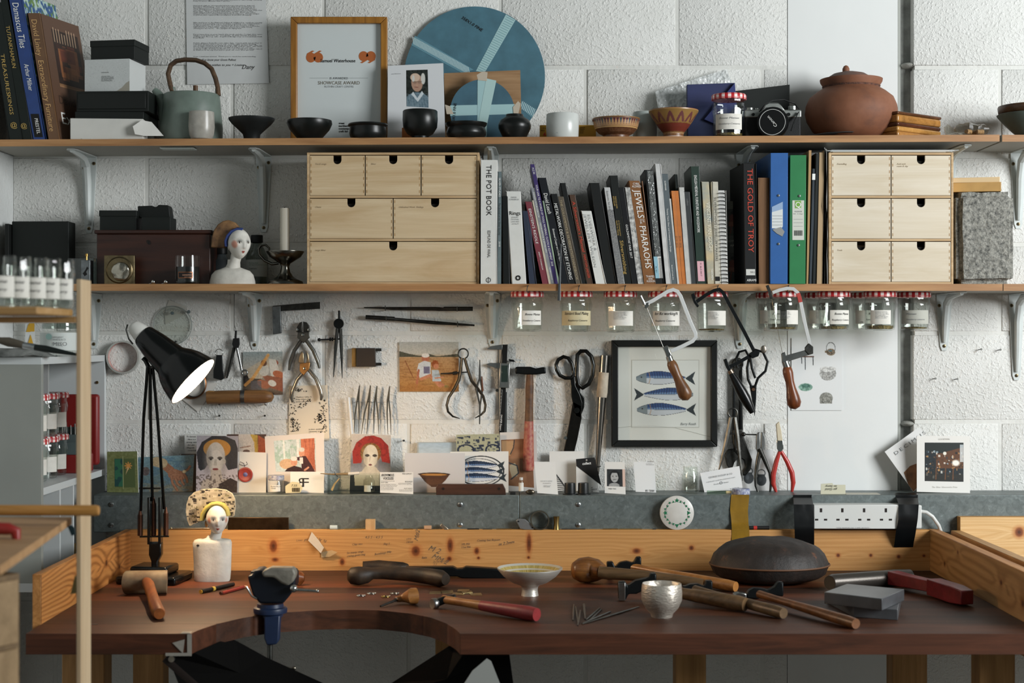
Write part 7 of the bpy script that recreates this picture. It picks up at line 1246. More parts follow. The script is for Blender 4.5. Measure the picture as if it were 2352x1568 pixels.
cv = Cv(1394, 1077, 1429, 1116, '#2a2c2e'); cv.ell(1411, 1098, 13, 19, '#1a1b1c'); cv.ell(1411, 1095, 8.5, 12, '#a9a9a7'); cv.ell(1410, 1114, 12, 6, '#9a9a98'); cv.ell(1407, 1093, 1.5, 1, '#222222'); cv.ell(1415, 1093, 1.5, 1, '#222222'); cv.line([(1407, 1101), (1415, 1100)], 1.2, '#4a4a4a'); cv.poly([(1402, 1085), (1408, 1080), (1420, 1083), (1421, 1100), (1417, 1086)], '#17181a'); cv.grain(.04, 2, 2)
t = ledge('instant_photo', 'white card with black and white portrait photo and pink edge', [(1389, 1060), (1435, 1061), (1437, 1132), (1389, 1132)], -.105, None, plain('#dbd8d2', .6), 'photograph'); t.print(cv, .4, 'print', rq(1394, 1077, 1429, 1116)); t.text('WEEK TWO', 1397, 1123, 2.8, INK, 18); q = [t.at(*p_)+t.n*.0004 for p_ in rq(1429, 1077, 1435, 1116)]; mb().prism3(q, t.n*.0002).build('pink_edge', plain('#d3b5a6', .6), t.o, smooth=0)
t = ledge('card', 'blank white card printed ARIEL GB upside down at its foot', [(1455, 1060), (1503, 1060), (1507, 1129), (1460, 1129)], -.06, None, plain('#dcdcda', .6), 'card'); t.text('ARIEL GB', 1504, 1123, 5, INK, 21, flip=True); t.text('10 - 14 MAY 2019\nSOUTH KENSINGTON', 1484, 1065, 2, GRY, 18); t.text('EXHIBITION', 1487, 1061, 2.4, INK, 15)
t = thing('glass_jar', 'empty square clear glass jar without lid on the trunking', 'jar', (X(1586, -.08), -.08, LZ)); mb().lpx([(16.5, 1071), (18, 1072), (16.5, 1075), (18, 1079), (17, 1082), (18, 1085), (20.5, 1092), (20, 1126), (18, 1131), (1, 1132)], 1586, -.08, base=LZ, n=24, cap=False).build('glass', GL, t, smooth=40); mb().lpx([(15, 1072), (15, 1086), (18, 1094), (18, 1124), (1, 1128)], 1586, -.08, n=24, cap=False).build('inner_glass', GL, t, smooth=40)
t = ledge('business_card', 'slanted business card lettered GEORGE DUDLEY & CO', [(1608, 1086), (1698, 1070), (1706, 1122), (1618, 1130)], -.055, None, plain('#dcdcdb', .6), 'card'); t.text('GEORGE DUDLEY & CO', 1628, 1098, 4, GRY, 55); t.text('12 JEWELLERY QUARTER LONDON EC1N 8RT', 1622, 1108, 2.2, GRY, 68); t.text('President        Member', 1640, 1112, 3, GRY, 35, shear=.3); t.text('TEL 020 7405 1234\nFAX 020 7405 5678', 1678, 1118, 2.2, GRY, 22); mb().lathe([(.0035, 0), (.0035, .0003), (.0025, .0003), (.0025, 0)], t.at(1657, 1106)+t.n*.0004, t.n, n=16, cap=False).build('crest', GRY, t.o)
t = thing('checked_lid', 'blue and white checked jar lid lying on the trunking', 'lid', (X(1702, -.1), -.1, LZ)); mb().lpx([(1, 1121), (19, 1121.5), (20.5, 1123), (20.5, 1132), (1, 1132)], 1702, -.1, base=LZ, n=30).build('cap', plain('#c3c6cc', .35, var=.8, vs=180, col2='#2c3f85'), t)
t = thing('glass_tube', 'glass tube with cork lying on the trunking', 'tube', (X(1650, -.1), -.1, LZ)); zt_ = LZ+S(4.2, -.1); mb().tube([(X(1624, -.1), -.1, zt_), (X(1668, -.1), -.1, zt_)], S(4, -.1), n=14).build('glass', glass('#d9e6da', 'green_glass', .12), t); mb().tube([(X(1667, -.1), -.1, zt_), (X(1680, -.1), -.1, zt_)], S(3.4, -.1), n=10).build('cork', plain('#c4b184', .8, bump=.5, bs=200), t)
cv = Cv(1698, 1030, 1778, 1132, '#d6d7d6'); cv.vgrad([(1030, '#d3d4d3'), (1132, '#c6c6c4')])
for cx, cy in ((1720, 1101), (1750, 1106)): cv.ell(cx, cy, 12, 14, '#34393c'); cv.rect(cx-9, cy-14, cx+9, cy-9, '#34393c'); cv.ring(cx, cy-17, 9, 9, 2.2, '#34393c'); cv.ell(cx-3, cy-2, 4, 6, '#4a5054')
ledge('postcard', 'pale postcard of two dark kettles behind the pliers', rq(1698, 1032, 1776, 1130), -.012, cv)
t = thing('tape_flag', 'bit of folded clear tape with upside-down handwriting before the white panel', 'tape', (X(1912, -.1), -.1, LZ)); mb().prism3([(X(1885, -.1), -.1, LZ), (X(1942, -.1), -.1, LZ), P(1942, 1113, -.1), P(1914, 1113, -.1), P(1912, 1109, -.1), P(1886, 1111, -.1)], (0, .002, 0)).build('tape', plain('#c9c6ae', .4), t); letters('go Gold\nto Samy', t, P(1923, 1121, -.101), -RX, DN, S(5, -.1), INK, S(28, -.1), shear=.3)
mb().box((X(1942, -.1), -.11, LZ), (X(2020, -.1), -.07, LZ+.0008)).build('paper_slip', plain('#b9b5a6', .7), label='flat paper slip lying on trunking before the white panel', cat='paper')
t = Card('card', 'tilted white card lettered DECIMUS behind the workshop picture', 'card', [(2032, 1037), (2112, 980), (2178, 1072), (2098, 1129)], -.05, -.03, plain('#dcdcda', .6), None, .0008, None, None); t.text('DECIMUS', 2056, 1046, 8, GRY, 86, space=1.4)
mb().prism3([t.at(*p_)+t.n*.0004 for p_ in ((2076, 1085), (2090, 1070), (2106, 1064), (2120, 1080), (2118, 1108), (2098, 1128), (2086, 1112))], t.n*.0002).build('brown_print', plain('#a5724c', .3, var=.4, vs=40), t.o, smooth=0)
cv = Cv(2123, 1015, 2214, 1105, '#1c2428'); cv.rect(2150, 1022, 2214, 1075, '#5d3a22'); cv.poly([(2123, 1015), (2214, 1015), (2214, 1025), (2160, 1040), (2123, 1035)], '#1d2422'); np.random.seed(9)
for k in range(150): x_ = 2125+np.random.rand()*86; y_ = 1032+np.random.rand()*66; cv.rect(x_, y_, x_+1+np.random.rand()*4, y_+1+np.random.rand()*5, ['#e6e2d6', '#b98a55', '#2b3a42', '#6b4a2e', '#12181a', '#9fb4bd', '#3a2a1c'][np.random.randint(7)], .8)
cv.ell(2170, 1040, 4, 4, '#e9e4d6'); cv.ell(2196, 1062, 9, 7, '#f0ece2', soft=4); cv.rect(2206, 1020, 2214, 1060, '#cfd6d8', .8); cv.rect(2123, 1088, 2214, 1105, '#2a2822', .7)
for x_ in (2150, 2172, 2190): cv.line([(x_, 1075), (x_-1, 1100)], 2.4, '#6b4428')
t = ledge('picture_card', 'white-bordered card picturing a cluttered workshop', rq(2106, 1001, 2228, 1129), -.075, None, plain('#dedcd6', .6), 'postcard', .003); t.print(cv, .35, 'print', rq(2124, 1016, 2213, 1104)); t.text('The Silver Silversmiths Prize', 2140, 1119, 3.4, plain('#b9b6ae', .6), 58, shear=.3); t.text('GOODWIN', 2155, 1010, 4, plain('#b9b6ae', .6), 26)
# ---------------------------------------------------------------- things on the face of the trunking and on the pine board
yr = STF-.0008; zr = UZ
t = thing('coaster', 'round white marble coaster inlaid with green ivy leaves', 'coaster', (X(1554, yr-.012), yr-.012, zr)); c_ = P(1554, 1178.5, yr-.012); rr_ = S(39, yr-.012); c_.z = zr+rr_; mb().lathe([(rr_*.97, 0), (rr_, .002), (rr_, .008), (rr_*.97, .009), (.001, .009)], c_, (0, -1, .0), n=56).build('disc', plain('#cfccc5', .3, var=.06, vs=40), t, smooth=40)
GRN = plain('#1f6b48', .35)
for k in range(20):
    a = 2*math.pi*k/20; w_ = .68 if k % 2 else .73; cc = c_+Vector((math.sin(a), 0, math.cos(a)))*rr_*w_+Vector((0, -.0092, 0)); s5 = 5 if k % 3 == 0 else 3; sz = .006 if k % 5 == 0 else .0038; pts = []
    for j in range(s5*2): an = a+math.pi*j/s5; r_ = sz if j % 2 == 0 else sz*.45; pts.append(cc+Vector((math.sin(an)*r_, 0, math.cos(an)*r_)))
    mb().prism3(pts, (0, -.0003, 0)).build('ivy_leaf', GRN, t, smooth=0)
mb().tube([c_+Vector((math.sin(2*math.pi*k/60), 0, math.cos(2*math.pi*k/60)))*rr_*(.7+.05*math.sin(k*.63))+Vector((0, -.009, 0)) for k in range(60)], .0004, n=5, closed=True).build('ivy_stem', plain('#5d4038', .5), t)
zr_ = zr
t = thing('metal_ring', 'wide dull brass ring standing on the pine board', 'ring', (X(1240, UB+.01), UB+.01, zr)); r1 = S(22, UB); mb().lathe([(r1, 0), (r1, .018), (r1*.88, .018), (r1*.88, 0), (r1, 0)], (X(1240, UB), UB+.019, zr+r1), (0, -1, 0), n=44, cap=False).build('band', metal('#8d8676', .35, .1), t, smooth=40)
t = thing('loupe', 'grey folding loupe leaning on the dull brass ring', 'loupe', (X(1206, UB+.012), UB+.012, zr)); mb().prism([(1185, 1196), (1190, 1191), (1206, 1192), (1228, 1209), (1226, 1216.5), (1206, 1216.5), (1194, 1214)], UB+.004, UB+.012).build('case', plain('#7d7f80', .4, .5), t, bevel=.0015); mb().lathe([(.0018, 0), (.0018, .0012)], P(1191, 1197, UB+.004), (0, -1, 0), n=12).lathe([(.0018, 0), (.0018, .0012)], P(1223, 1211, UB+.004), (0, -1, 0), n=12).build('rivet', DST, t)
mb().lathe([(S(7.5, UB), 0), (S(7, UB), .004), (S(6, UB), .016), (S(7, UB), .03), (S(7.5, UB), .0325)], (X(1278, UB+.011), UB+.011, zr), n=22).build('brass_spool', metal('#b39a62', .3), label='small waisted brass tube standing right of brass ring', cat='tube', smooth=40)
t = thing('glass_vial', 'little labelled glass vial lying on the pine board', 'vial', (X(766, UB+.01), UB+.01, zr)); z1 = zr+S(5, UB); mb().tube([(X(750, UB), UB+.01, z1), (X(781, UB), UB+.01, z1)], S(5, UB), n=14).build('glass', GL, t); mb().tube([(X(757, UB), UB+.01, z1), (X(774, UB), UB+.01, z1)], S(5.2, UB), n=14, cap=False).build('label', plain('#b9c6c6', .6), t)
mb().box((X(839, UB), UB+.004, zr), (X(861, UB), UB+.022, Z(1193, UB+.004))).build('wood_block', wood('#d3b083', '#b58f60', 'z', 2), label='small pale square wood block standing on the pine board', cat='block', bevel=.0005)
for px, w_, c_l, rot_, lb in ((982, 17, '#b59270', 0, 'tiny flat wood chip on pine board'), (1020, 20, '#c9bda8', 40, 'small folded silver offcut on the pine board')):
    M_ = Matrix.Translation((X(px, UB), UB+.012, zr+.0055)) @ Matrix.Rotation(R(rot_), 4, 'Y'); mb().box((-S(w_, UB)/2, -.006, -.004), (S(w_, UB)/2, .006, .004), M_).build('offcut', metal(c_l, .35) if rot_ else plain(c_l, .6), label=lb, cat='offcut', bevel=.0008)
def drill(px0, px1, lb, c='#b9a074'): return mb().tube([(X(px0, UB), UB+.01, zr+.0016), (X(px1, UB), UB+.012, zr+.0016)], .0014, n=8).build('burr', metal(c, .35), label=lb, cat='burr', group='burrs lying along the pine board')
random.seed(5)
for k, (a_, b_, w) in enumerate(((790, 838, 'between the vial and wood block'), (865, 910, 'right of the wood block'), (925, 948, 'left of the wood chip'), (1073, 1100, 'under the left pair of bolts'), (1108, 1130, 'between bolts and loupe'), (1140, 1175, 'left of the loupe'), (1290, 1345, 'right of the brass tube'), (1385, 1420, 'left of the dark pen tip'), (1422, 1475, 'left of the marble coaster'), (1500, 1508, 'beside the marble coaster'))): drill(a_, b_, f'tiny metal burr lying on pine board {w}', random.choice(['#b9a074', '#8b8d8c', '#c9b98f', '#5a5c5c']))
t = thing('metal_rod', 'long thin steel rod lying behind the white bust', 'rod', (X(440, UB), UB+.012, zr)); mb().tube([(X(392, UB), UB+.012, zr+.0025), (X(484, UB), UB+.012, zr+.0025)], .0022, n=10).build('rod', metal('#9c948a', .3), t); mb().ball((X(391, UB), UB+.012, zr+.003), .003).build('tip', metal('#c4b89a', .3), t)
mb().pbox(523, 1188, 663, 1216.5, UB+.004, UB+.012).build('steel_bar', metal('#5d4a36', .4, .3, 60, .4, 30), label='rusty flat steel bar standing on the pine board behind bust', cat='bar', bevel=.001)
t = thing('marker_pen', 'black marker pen with red band lying beside the brown tape', 'pen', (X(1746, UB+.01), UB+.01, zr)); z1 = zr+S(4.3, UB); mb().tube([(X(1722, UB), UB+.01, z1), (X(1768, UB), UB+.01, z1)], S(4.2, UB), n=14).build('barrel', INK, t); mb().tube([(X(1732, UB), UB+.01, z1), (X(1740, UB), UB+.01, z1)], S(4.5, UB), n=14).build('red_band', plain('#b0302a', .4), t)
def tapestrip(label, pts_top, pts_low, mat, cat='tape', extra=None):
    """strip that lies on the ledge top, runs down the trunking face and on over the pine board"""
    t = thing('tape_strip', label, cat, P((pts_low[0][0]+pts_low[-1][0])/2, 1217, STF), 'tape strips over the trunking'); e = .0012
    (xa, xb) = pts_top; rows = [[Vector((X(x, -.075), -.075, LZ+e)) for x in (xa, xb)], [Vector((X(x, STF), STF-e, LZ+e)) for x in (xa, xb)]]
    for (x0, x1, py, y) in pts_low: rows.append([P(x0, py, y-e), P(x1, py, y-e)])
    m = mb(); vs = []; n = 6
    for (a, b) in rows:
        for k in range(n+1): v = a.lerp(b, k/n); vs.append(v+Vector((0, -abs(nz.noise(v*90))*.0025 if v.y < STF-.0005 else 0, 0)))
    fs = [(j*(n+1)+i, j*(n+1)+i+1, (j+1)*(n+1)+i+1, (j+1)*(n+1)+i) for j in range(len(rows)-1) for i in range(n)]
    o = m.add(vs, fs).build('film', mat, t, smooth=50); return t
def sub(rows, k=4):
    out = []
    for a, b in zip(rows[:-1], rows[1:]): out += [tuple(p+(q-p)*j/k for p, q in zip(a, b)) for j in range(k)]
    return out+[rows[-1]]
tapestrip('brown parcel tape strip running down trunking to the leather sandbag', (1680, 1720), sub([(1679, 1721, 1140, STF), (1677, 1718, 1170, STF-.002), (1680, 1719, 1200, STF-.004), (1681, 1721, 1216, UB), (1680, 1722, 1262, UB)]), plain('#8f6d24', .25, var=.15, vs=30))
tapestrip('black tape strip over left end of the power strip', (1822, 1864), sub([(1822, 1864, 1140, STF), (1823, 1868, 1158, STF-.05), (1824, 1870, 1190, STF-.055), (1825, 1870, 1217, STF-.056), (1826, 1870, 1262, UB-.001)], 3), plain('#14181a', .35))
tapestrip('black tape strip over right end of the power strip', (2058, 2108), sub([(2058, 2108, 1140, STF), (2064, 2110, 1158, STF-.05), (2064, 2108, 1190, STF-.055), (2058, 2104, 1217, STF-.05), (2053, 2097, 1256, UB-.001)], 3), plain('#14181a', .3))
WP = plain('#d2d3cf', .35); yp_ = STF-.05
t = thing('power_strip', 'white four-socket power strip taped to the steel trunking', 'power strip', (X(1994, yp_), STF-.025, zr)); mb().box((X(1869, yp_), yp_, Z(1214.5, yp_)), (X(2100, yp_), STF-.002, Z(1159, yp_))).build('housing', WP, t, bevel=.002)
mb().box((X(2060, yp_), yp_-.001, Z(1213, yp_)), (X(2117, yp_), STF-.004, Z(1160, yp_))).build('end_cap', WP, t, bevel=.002); SL = plain('#2b1d15', .6)
for px in (1886, 1935, 1985, 2035):
    so = mb().pbox(px-3+.5, 1167, px+2.5, 1176, yp_-.0006, yp_-.0002).build('earth_slot', SL, t, smooth=0); mb().pbox(px-13.5, 1191, px-6.5, 1195, yp_-.0006, yp_-.0002).build('pin_slot', SL, t, smooth=0); mb().pbox(px+7, 1191, px+14, 1195, yp_-.0006, yp_-.0002).build('pin_slot', SL, t, smooth=0)
ftext('TOTAL MAXIMUM LOAD 13 AMPS, 250 VOLTS ~', 1921, 1213, 2.6, GRY, 78, t, yp_-.0003); mb().tube([P(2116, 1174, STF-.02), P(2128, 1176, STF-.022), P(2142, 1186, STF-.022), P(2156, 1206, STF-.02), P(2163, 1226, STF-.01)], S(4.2, STF), n=12).build('cable', plain('#c9cac6', .4), t)
q = [(709, 1256), (716, 1222), (735, 1245), (743, 1257), (741, 1265)]
mb().prism3([P(716, 1221, UB-.002), P(732, 1240, UB-.007), P(744, 1257, UB-.012), P(737, 1270, UB-.012), P(708, 1241, UB-.003)], (0, -.0008, 0)).build('masking_tape_scrap', plain('#c9bfae', .7, bump=.3), label='curling scrap of masking tape on pine board above the pencilled notes', cat='tape', group='masking tape scraps')
mb().prism3([P(737, 1268, UB-.002), P(762, 1263, UB-.006), P(775, 1268, UB-.008), P(758, 1278, UB-.006), P(738, 1280, UB-.003)], (0, -.0008, 0)).build('masking_tape_scrap', plain('#b59a70', .7, bump=.3), label='small tan scrap of tape below the curling one', cat='tape', group='masking tape scraps')
# ---------------------------------------------------------------- desk lamp
yl = -.33; LB_ = plain('#0b0e0d', .22, spec=.45); t = thing('desk_lamp', 'black sprung-arm desk lamp, switched on, at left of bench', 'lamp', (X(352, yl), yl, WT))
M_ = Matrix.Translation((X(355, yl), yl, WT)) @ Matrix.Rotation(R(-8), 4, 'Z')
mb().box((-.072, -.06, 0), (.072, .06, .02), M_).build('base', LB_, t, bevel=.006, seg=3); mb().box((-.045, -.042, .02), (.045, .042, .04), M_).build('base_block', LB_, t, bevel=.006, seg=3)
mb().prism([(342, 1246), (370, 1246), (370, 1274), (362, 1290), (362, 1302), (347, 1302), (347, 1290), (341, 1274)], yl-.012, yl+.012).build('stem', LB_, t, bevel=.003)
for x0 in (338, 363): mb().prism([(x0, 1142), (x0+6, 1142), (x0+6, 1250), (x0, 1250)], yl-.012, yl+.012).build('fork', LB_, t, bevel=.001)
for pts in ([(339, 842, yl-.08), (330, 960, yl-.05), (323, 1172)], [(345, 845, yl-.08), (346, 960, yl-.05), (350, 1150)], [(351, 845, yl-.08), (362, 960, yl-.05), (377, 1168)]): mb().ptube(pts, yl, 4.2, n=10, flat=.8).build('arm', LB_, t)
SPR = metal('#5a3d30', .4)
for x0, a_, b_ in ((322, 1182, 1230), (353, 1156, 1229), (381, 1178, 1229)):
    mb().ptube([(x0, a_), (x0, b_)], yl, 5.2, n=14).build('spring_core', SPR, t); n = 24
    m = mb().ptube([(x0+6*math.cos(k*1.57), a_+(b_-a_)*k/(n*4), yl+S(6, yl)*math.sin(k*1.57)) for k in range(n*4)], yl, .9, n=4); m.build('spring', SPR, t)
    mb().ptube([(x0, a_-14), (x0, a_)], yl, [2, 5], n=8).build('spring_hook', SPR, t)
for a_, b_ in (((319, 1121), (369, 1121)), ((321, 1232), (388, 1231)), ((336, 842, yl-.08), (356, 842, yl-.08))): mb().ptube([a_, b_], yl, 2.2, n=8).build('cross_bar', DST, t)
ax = Vector((.744, -.085, -.67)).normalized(); oc = P(443.5, 875.4, yl-.09); k_ = S(1, yl-.09); o0 = oc-ax*(162*k_)
PR = [(1, 0), (24, 1), (27, 6), (33, 35), (41, 90), (44, 96), (52, 108), (60, 126), (66, 148), (68.5, 162)]
mb().lathe([(r*k_, q*k_) for r, q in PR], o0, ax, n=48, cap=False).build('shade', LB_, t, smooth=50)
mb().lathe([(r*k_*.975, q*k_*.998) for r, q in PR[2:]], o0, ax, n=48, cap=False).build('reflector', plain('#f2eee6', .6), t, smooth=50)
mb().lathe([(68.6*k_, 160*k_), (69.2*k_, 162*k_), (66.6*k_, 162.2*k_)], o0, ax, n=48, cap=False).build('rim', plain('#1a1c1b', .3), t)
mb().lathe([(1*k_, -34*k_), (10*k_, -33*k_), (17*k_, -26*k_), (21*k_, -8*k_), (22*k_, 1*k_)], o0, ax, n=28).build('lamp_holder', plain('#d3d2cc', .4), t, smooth=60)
mb().ptube([(293, 745), (290, 757), (296, 778), (305, 790)], yl-.09, 2, n=8).build('flex', DST, t)
for u, v in ((.25, .6), (.8, -.9)): mb().lathe([(.003, 0), (.002, .006)], o0+ax*(70*k_)+Vector((-.67, 0, -.744))*(36*k_)*(1 if v < 0 else -1), Vector((-.67, 0, -.744))*(1 if v < 0 else -1), n=10).build('vent_screw', DST, t)
mb().ptube([(341, 842), (334, 828), (328, 822)], yl-.08, 5, n=10).build('knuckle', LB_, t)
em = bpy.data.materials.new('bulb_glow'); em.use_nodes = True; bs = em.node_tree.nodes['Principled BSDF']; bs.inputs['Emission Color'].default_value = (1, .72, .42, 1); bs.inputs['Emission Strength'].default_value = 9
mb().ball(oc-ax*(80*k_), .021, 16, 10).build('bulb', em, t, smooth=60)
lp = bpy.data.lights.new('lamp_bulb_light', 'POINT'); lp.energy = LAMPW; lp.color = (1.0, .70, .42); lp.shadow_soft_size = .016; lo_ = bpy.data.objects.new('lamp_bulb_light', lp); link(lo_, t); lo_.location = oc-ax*(38*k_)-WOFF[t.name]
# ---------------------------------------------------------------- bust on the bench
yb2 = -.316; b2 = thing('ceramic_bust', 'white ceramic bust with patterned halo headdress standing on the bench', 'bust', (X(488, yb2), yb2, WT))
pr = [(10, 1229), (14, 1234), (24, 1238), (35, 1238), (41, 1240), (43.5, 1246), (43.5, 1260), (41.5, 1290), (41, 1315), (40, 1330), (38, 1334), (1, 1334)]
m = mb().lpx(pr, 488, yb2, n=40, base=WT, squash=.55); c0 = Vector((X(488, yb2), yb2, 0))
for v in m.v:
    d = v-c0; a = math.atan2(d.y/.55, d.x); r = math.hypot(d.x, d.y/.55); q = r*(1+.13*math.cos(2*a)**2*(1 if r > .01 else 0)*.0+.10*abs(math.sin(2*a))); v.x = c0.x+q*math.cos(a); v.y = c0.y+q*.55*math.sin(a)
    nn = nz.noise(v*60)*.0014; v.x += nn; v.y += nn
m.build('torso', plain('#ddd7ca', .65, bump=.35, bs=130, var=.12, vs=25), b2, smooth=60)
mb().ptube([(493, 1238), (497, 1226), (499, 1212)], yb2, [13, 12.5, 13], n=20).build('neck', CER, b2, smooth=60)
for px, py, r_ in ((456, 1248, 5), (473, 1245, 4), (490, 1243, 3.5), (503, 1245, 5), (461, 1262, 3)): mb().ball(P(px, py+4, yb2-.0185), (S(r_, yb2), .0045, S(r_*.6, yb2)), 10, 6).build('clay_crack', plain('#2c241e', .9), b2)
head_mesh(b2, 'head', P(499, 1192, yb2-.004), S(25.5, yb2), S(29, yb2), S(35, yb2), 14, -2, facepaint('#d9d2c6', [(-50, 92, 10, 10), (50, 92, 9, 9)], '#a8402f'), '#d6d0c5')
mb().ball(P(474, 1203, yb2), (.004, .006, .008), 10, 8).build('ear', plain('#b58a5a', .6), b2)
HB = [(427, 1175), (428, 1158), (434, 1141), (446, 1130), (465, 1124), (495, 1122), (518, 1125), (532, 1133), (539, 1146), (540, 1165), (537, 1185), (520, 1190), (500, 1170), (480, 1180), (466, 1196), (449, 1201), (436, 1208), (430, 1195)]
mb().prism(HB, yb2+.002, yb2+.014).build('headdress', plain('#c9bda0', .7), b2, bevel=.002)
cv = Cv(427, 1122, 541, 1208, '#a89e88'); cv.grain(.1, 6, 6); np.random.seed(2)
for k in range(170):
    x_, y_ = 428+np.random.rand()*110, 1123+np.random.rand()*84; cv.rect(x_, y_, x_+1+np.random.rand()*10, y_+1+np.random.rand()*4, ['#1d1915', '#2f2a22', '#6b6440', '#c9c0ac', '#3a3228'][np.random.randint(5)], .9)
for k in range(14): cv.line([(434, 1172+k*2.2), (452, 1168+k*2.2)], 1.1, '#221d18', .8)
def inpoly(px, py, pts):
    c = False; n = len(pts)
    for i in range(n):
        (x1, y1), (x2, y2) = pts[i], pts[i-1]
        if (y1 > py) != (y2 > py) and px < (x2-x1)*(py-y1)/(y2-y1)+x1: c = not c
    return c
o_ = print_mesh(cv, bil([P(427, 1122, yb2+.0014), P(541, 1122, yb2+.0014), P(541, 1208, yb2+.0014), P(427, 1208, yb2+.0014)]), 'headdress_glaze', b2, .5, .3)
bmx = bmesh.new(); bmx.from_mesh(o_.data); kill = [f_ for f_ in bmx.faces if not inpoly(*(lambda q: (1176+(q.x)*F/(D+yb2+.0014), 784-(q.z-CZ)*F/(D+yb2+.0014)))(f_.calc_center_median()+WOFF[b2.name]), HB)]; bmesh.ops.delete(bmx, geom=kill, context='FACES'); bmx.to_mesh(o_.data); bmx.free()
mb().ptube([(464, 1194), (466, 1180), (474, 1167), (487, 1158), (500, 1156), (512, 1159), (521, 1168), (525, 1184)], yb2-.006, 5.5, n=10, flat=2, up=(0, 1, 0)).build('yellow_band', plain('#a3974c', .6), b2, smooth=60)
# ---------------------------------------------------------------- mallets, vice, pens
def btube(t, pts, rad, mat, nm, z=0., n=20, **k):     # px points where the axis is seen, lifted by its radius above the bench
    q = []
    for i, (a, b) in enumerate(pts):
        h = z[i] if hasattr(z, '__len__') else z+rad[i]; q.append(B(a, b, WT+h))
    return mb().tube(q, rad, n=n, **k).build(nm, mat, t, smooth=50)
t = thing('rawhide_mallet', 'rawhide mallet with worn cylinder head and orange handle', 'mallet', B(337, 1364)); btube(t, [(291, 1337), (294, 1337), (380, 1336), (384, 1336)], [.0259, .026, .026, .0259], plain('#5e4630', .6, var=.4, vs=25, col2='#8d7c60', bump=.25, bs=60), 'head', n=28)
btube(t, [(334, 1332), (341, 1342), (350, 1368), (356, 1388), (364, 1406), (366, 1409)], [.010, .0125, .0115, .013, .0135, .011], wood('#9c5a2a', '#6f3c1a', 'y', 2, .35), 'handle', z=[.03, .028, .022, .018, .0135, .0135], n=20)
t = thing('felt_pen', 'dark brown felt pen with yellow band lying on bench', 'pen', B(500, 1352)); a_, b_ = (463, 1358), (536, 1341); btube(t, [a_, b_], [.0048, .0045], plain('#22170f', .4), 'barrel'); btube(t, [(460.5, 1358.6), a_], [.0044, .0044], plain('#c99a3a', .4), 'end_cap'); btube(t, [(487, 1352.4), (492, 1351.2)], [.0051, .0051], plain('#c9a545', .4), 'band')
t = thing('pencil', 'red and black striped pencil lying beside the felt pen', 'pencil', B(537, 1355)); btube(t, [(510, 1361), (560, 1347)], [.0038, .0038], plain('#7d2a20', .4), 'barrel', n=6); btube(t, [(506, 1362), (511, 1360.7)], [.0036, .0036], plain('#3a2018', .4), 'end', n=6); btube(t, [(560, 1347), (567, 1345)], [.0036, .0004], plain('#c9a27a', .6), 'point', z=[.0038, .0038], n=6); btube(t, [(524, 1356.4), (550, 1349.2)], [.0039, .0039], INK, 'print_band', n=6)
VB = plain('#1b2b4a', .4, var=.15, vs=40); yv = -.768; t = thing('bench_vice', 'small blue bench vice with padded jaws clamped at cut-out edge', 'vice', (X(622, yv), yv, WT))
mb().lpx([(1, 1385), (30, 1385), (31, 1394), (38, 1396), (39, 1402), (38, 1409), (30, 1412), (1, 1412.6)], 621, yv, n=36, base=WT+.0005).build('swivel_base', VB, t, smooth=40)
mb().prism([(570, 1331), (568, 1322), (580, 1321), (583, 1310), (600, 1308), (606, 1316), (640, 1316), (674, 1312), (678, 1320), (678, 1345), (666, 1366), (650, 1386), (596, 1386), (580, 1366), (572, 1340)], yv-.03, yv+.03).build('body', plain('#131c2c', .45), t, bevel=.005, seg=3)
mb().prism([(575, 1312), (610, 1309), (612, 1325), (574, 1326)], yv+.005, yv+.04).build('rear_jaw', plain('#10161f', .5), t, bevel=.003); M2 = plain('#8f8a7e', .6, .3, .5, 70, .3, 30)
mb().prism([(600, 1313), (622, 1303), (674, 1304), (680, 1318), (674, 1336), (660, 1346), (646, 1340), (628, 1326), (604, 1326)], yv-.044, yv-.012).build('jaw_pad', M2, t, bevel=.005, seg=3)
mb().ptube([(672, 1351), (682, 1354), (729, 1357)], yv-.04, [5, 3, 2.6], n=12).build('tommy_bar', CHR, t); mb().ball(P(729, 1357, yv-.04), S(3.8, yv)).build('bar_ball', CHR, t); mb().ball(P(674, 1351, yv-.04), S(9, yv)).build('bar_boss', CHR, t); mb().ptube([(566, 1347), (578, 1368), (590, 1375)], yv-.035, [2.4, 2.4, 2.4], n=8).build('lock_lever', CHR, t)
yc2 = cutf(X(625, yv))-.022
mb().prism([(606, 1413), (643, 1413), (640, 1472), (634, 1480), (612, 1482), (606, 1466)], yc2-.012, yc2+.012).build('clamp_arm', VB, t, bevel=.003); mb().box((X(604, yc2), yc2, WT-.006), (X(645, yc2), yv+.02, WT-.0)).build('clamp_plate', VB, t); mb().ptube([(620, 1480), (620, 1538)], yc2, [6.5, 6], n=14).build('clamp_screw', STEEL, t); mb().ptube([(610, 1529), (676, 1534)], yc2-.012, 2.4, n=10).ball(P(610, 1529, yc2-.012), S(4.5, yc2)).ball(P(676, 1534, yc2-.012), S(4.5, yc2)).build('clamp_handle', metal('#a39c8e', .3), t)
t = thing('awl', 'tool with turned orange-brown wooden knob lying behind the vice', 'tool', B(690, 1340)); btube(t, [(672, 1325), (690, 1327), (699, 1327)], [.01, .0165, .008], wood('#8a4f26', '#5e3216', 'x', 2, .25), 'knob', z=[.0165]*3)
HRN = plain('#191613', .55, var=.5, vs=30, col2='#3a2c1e', bump=.35, bs=45)
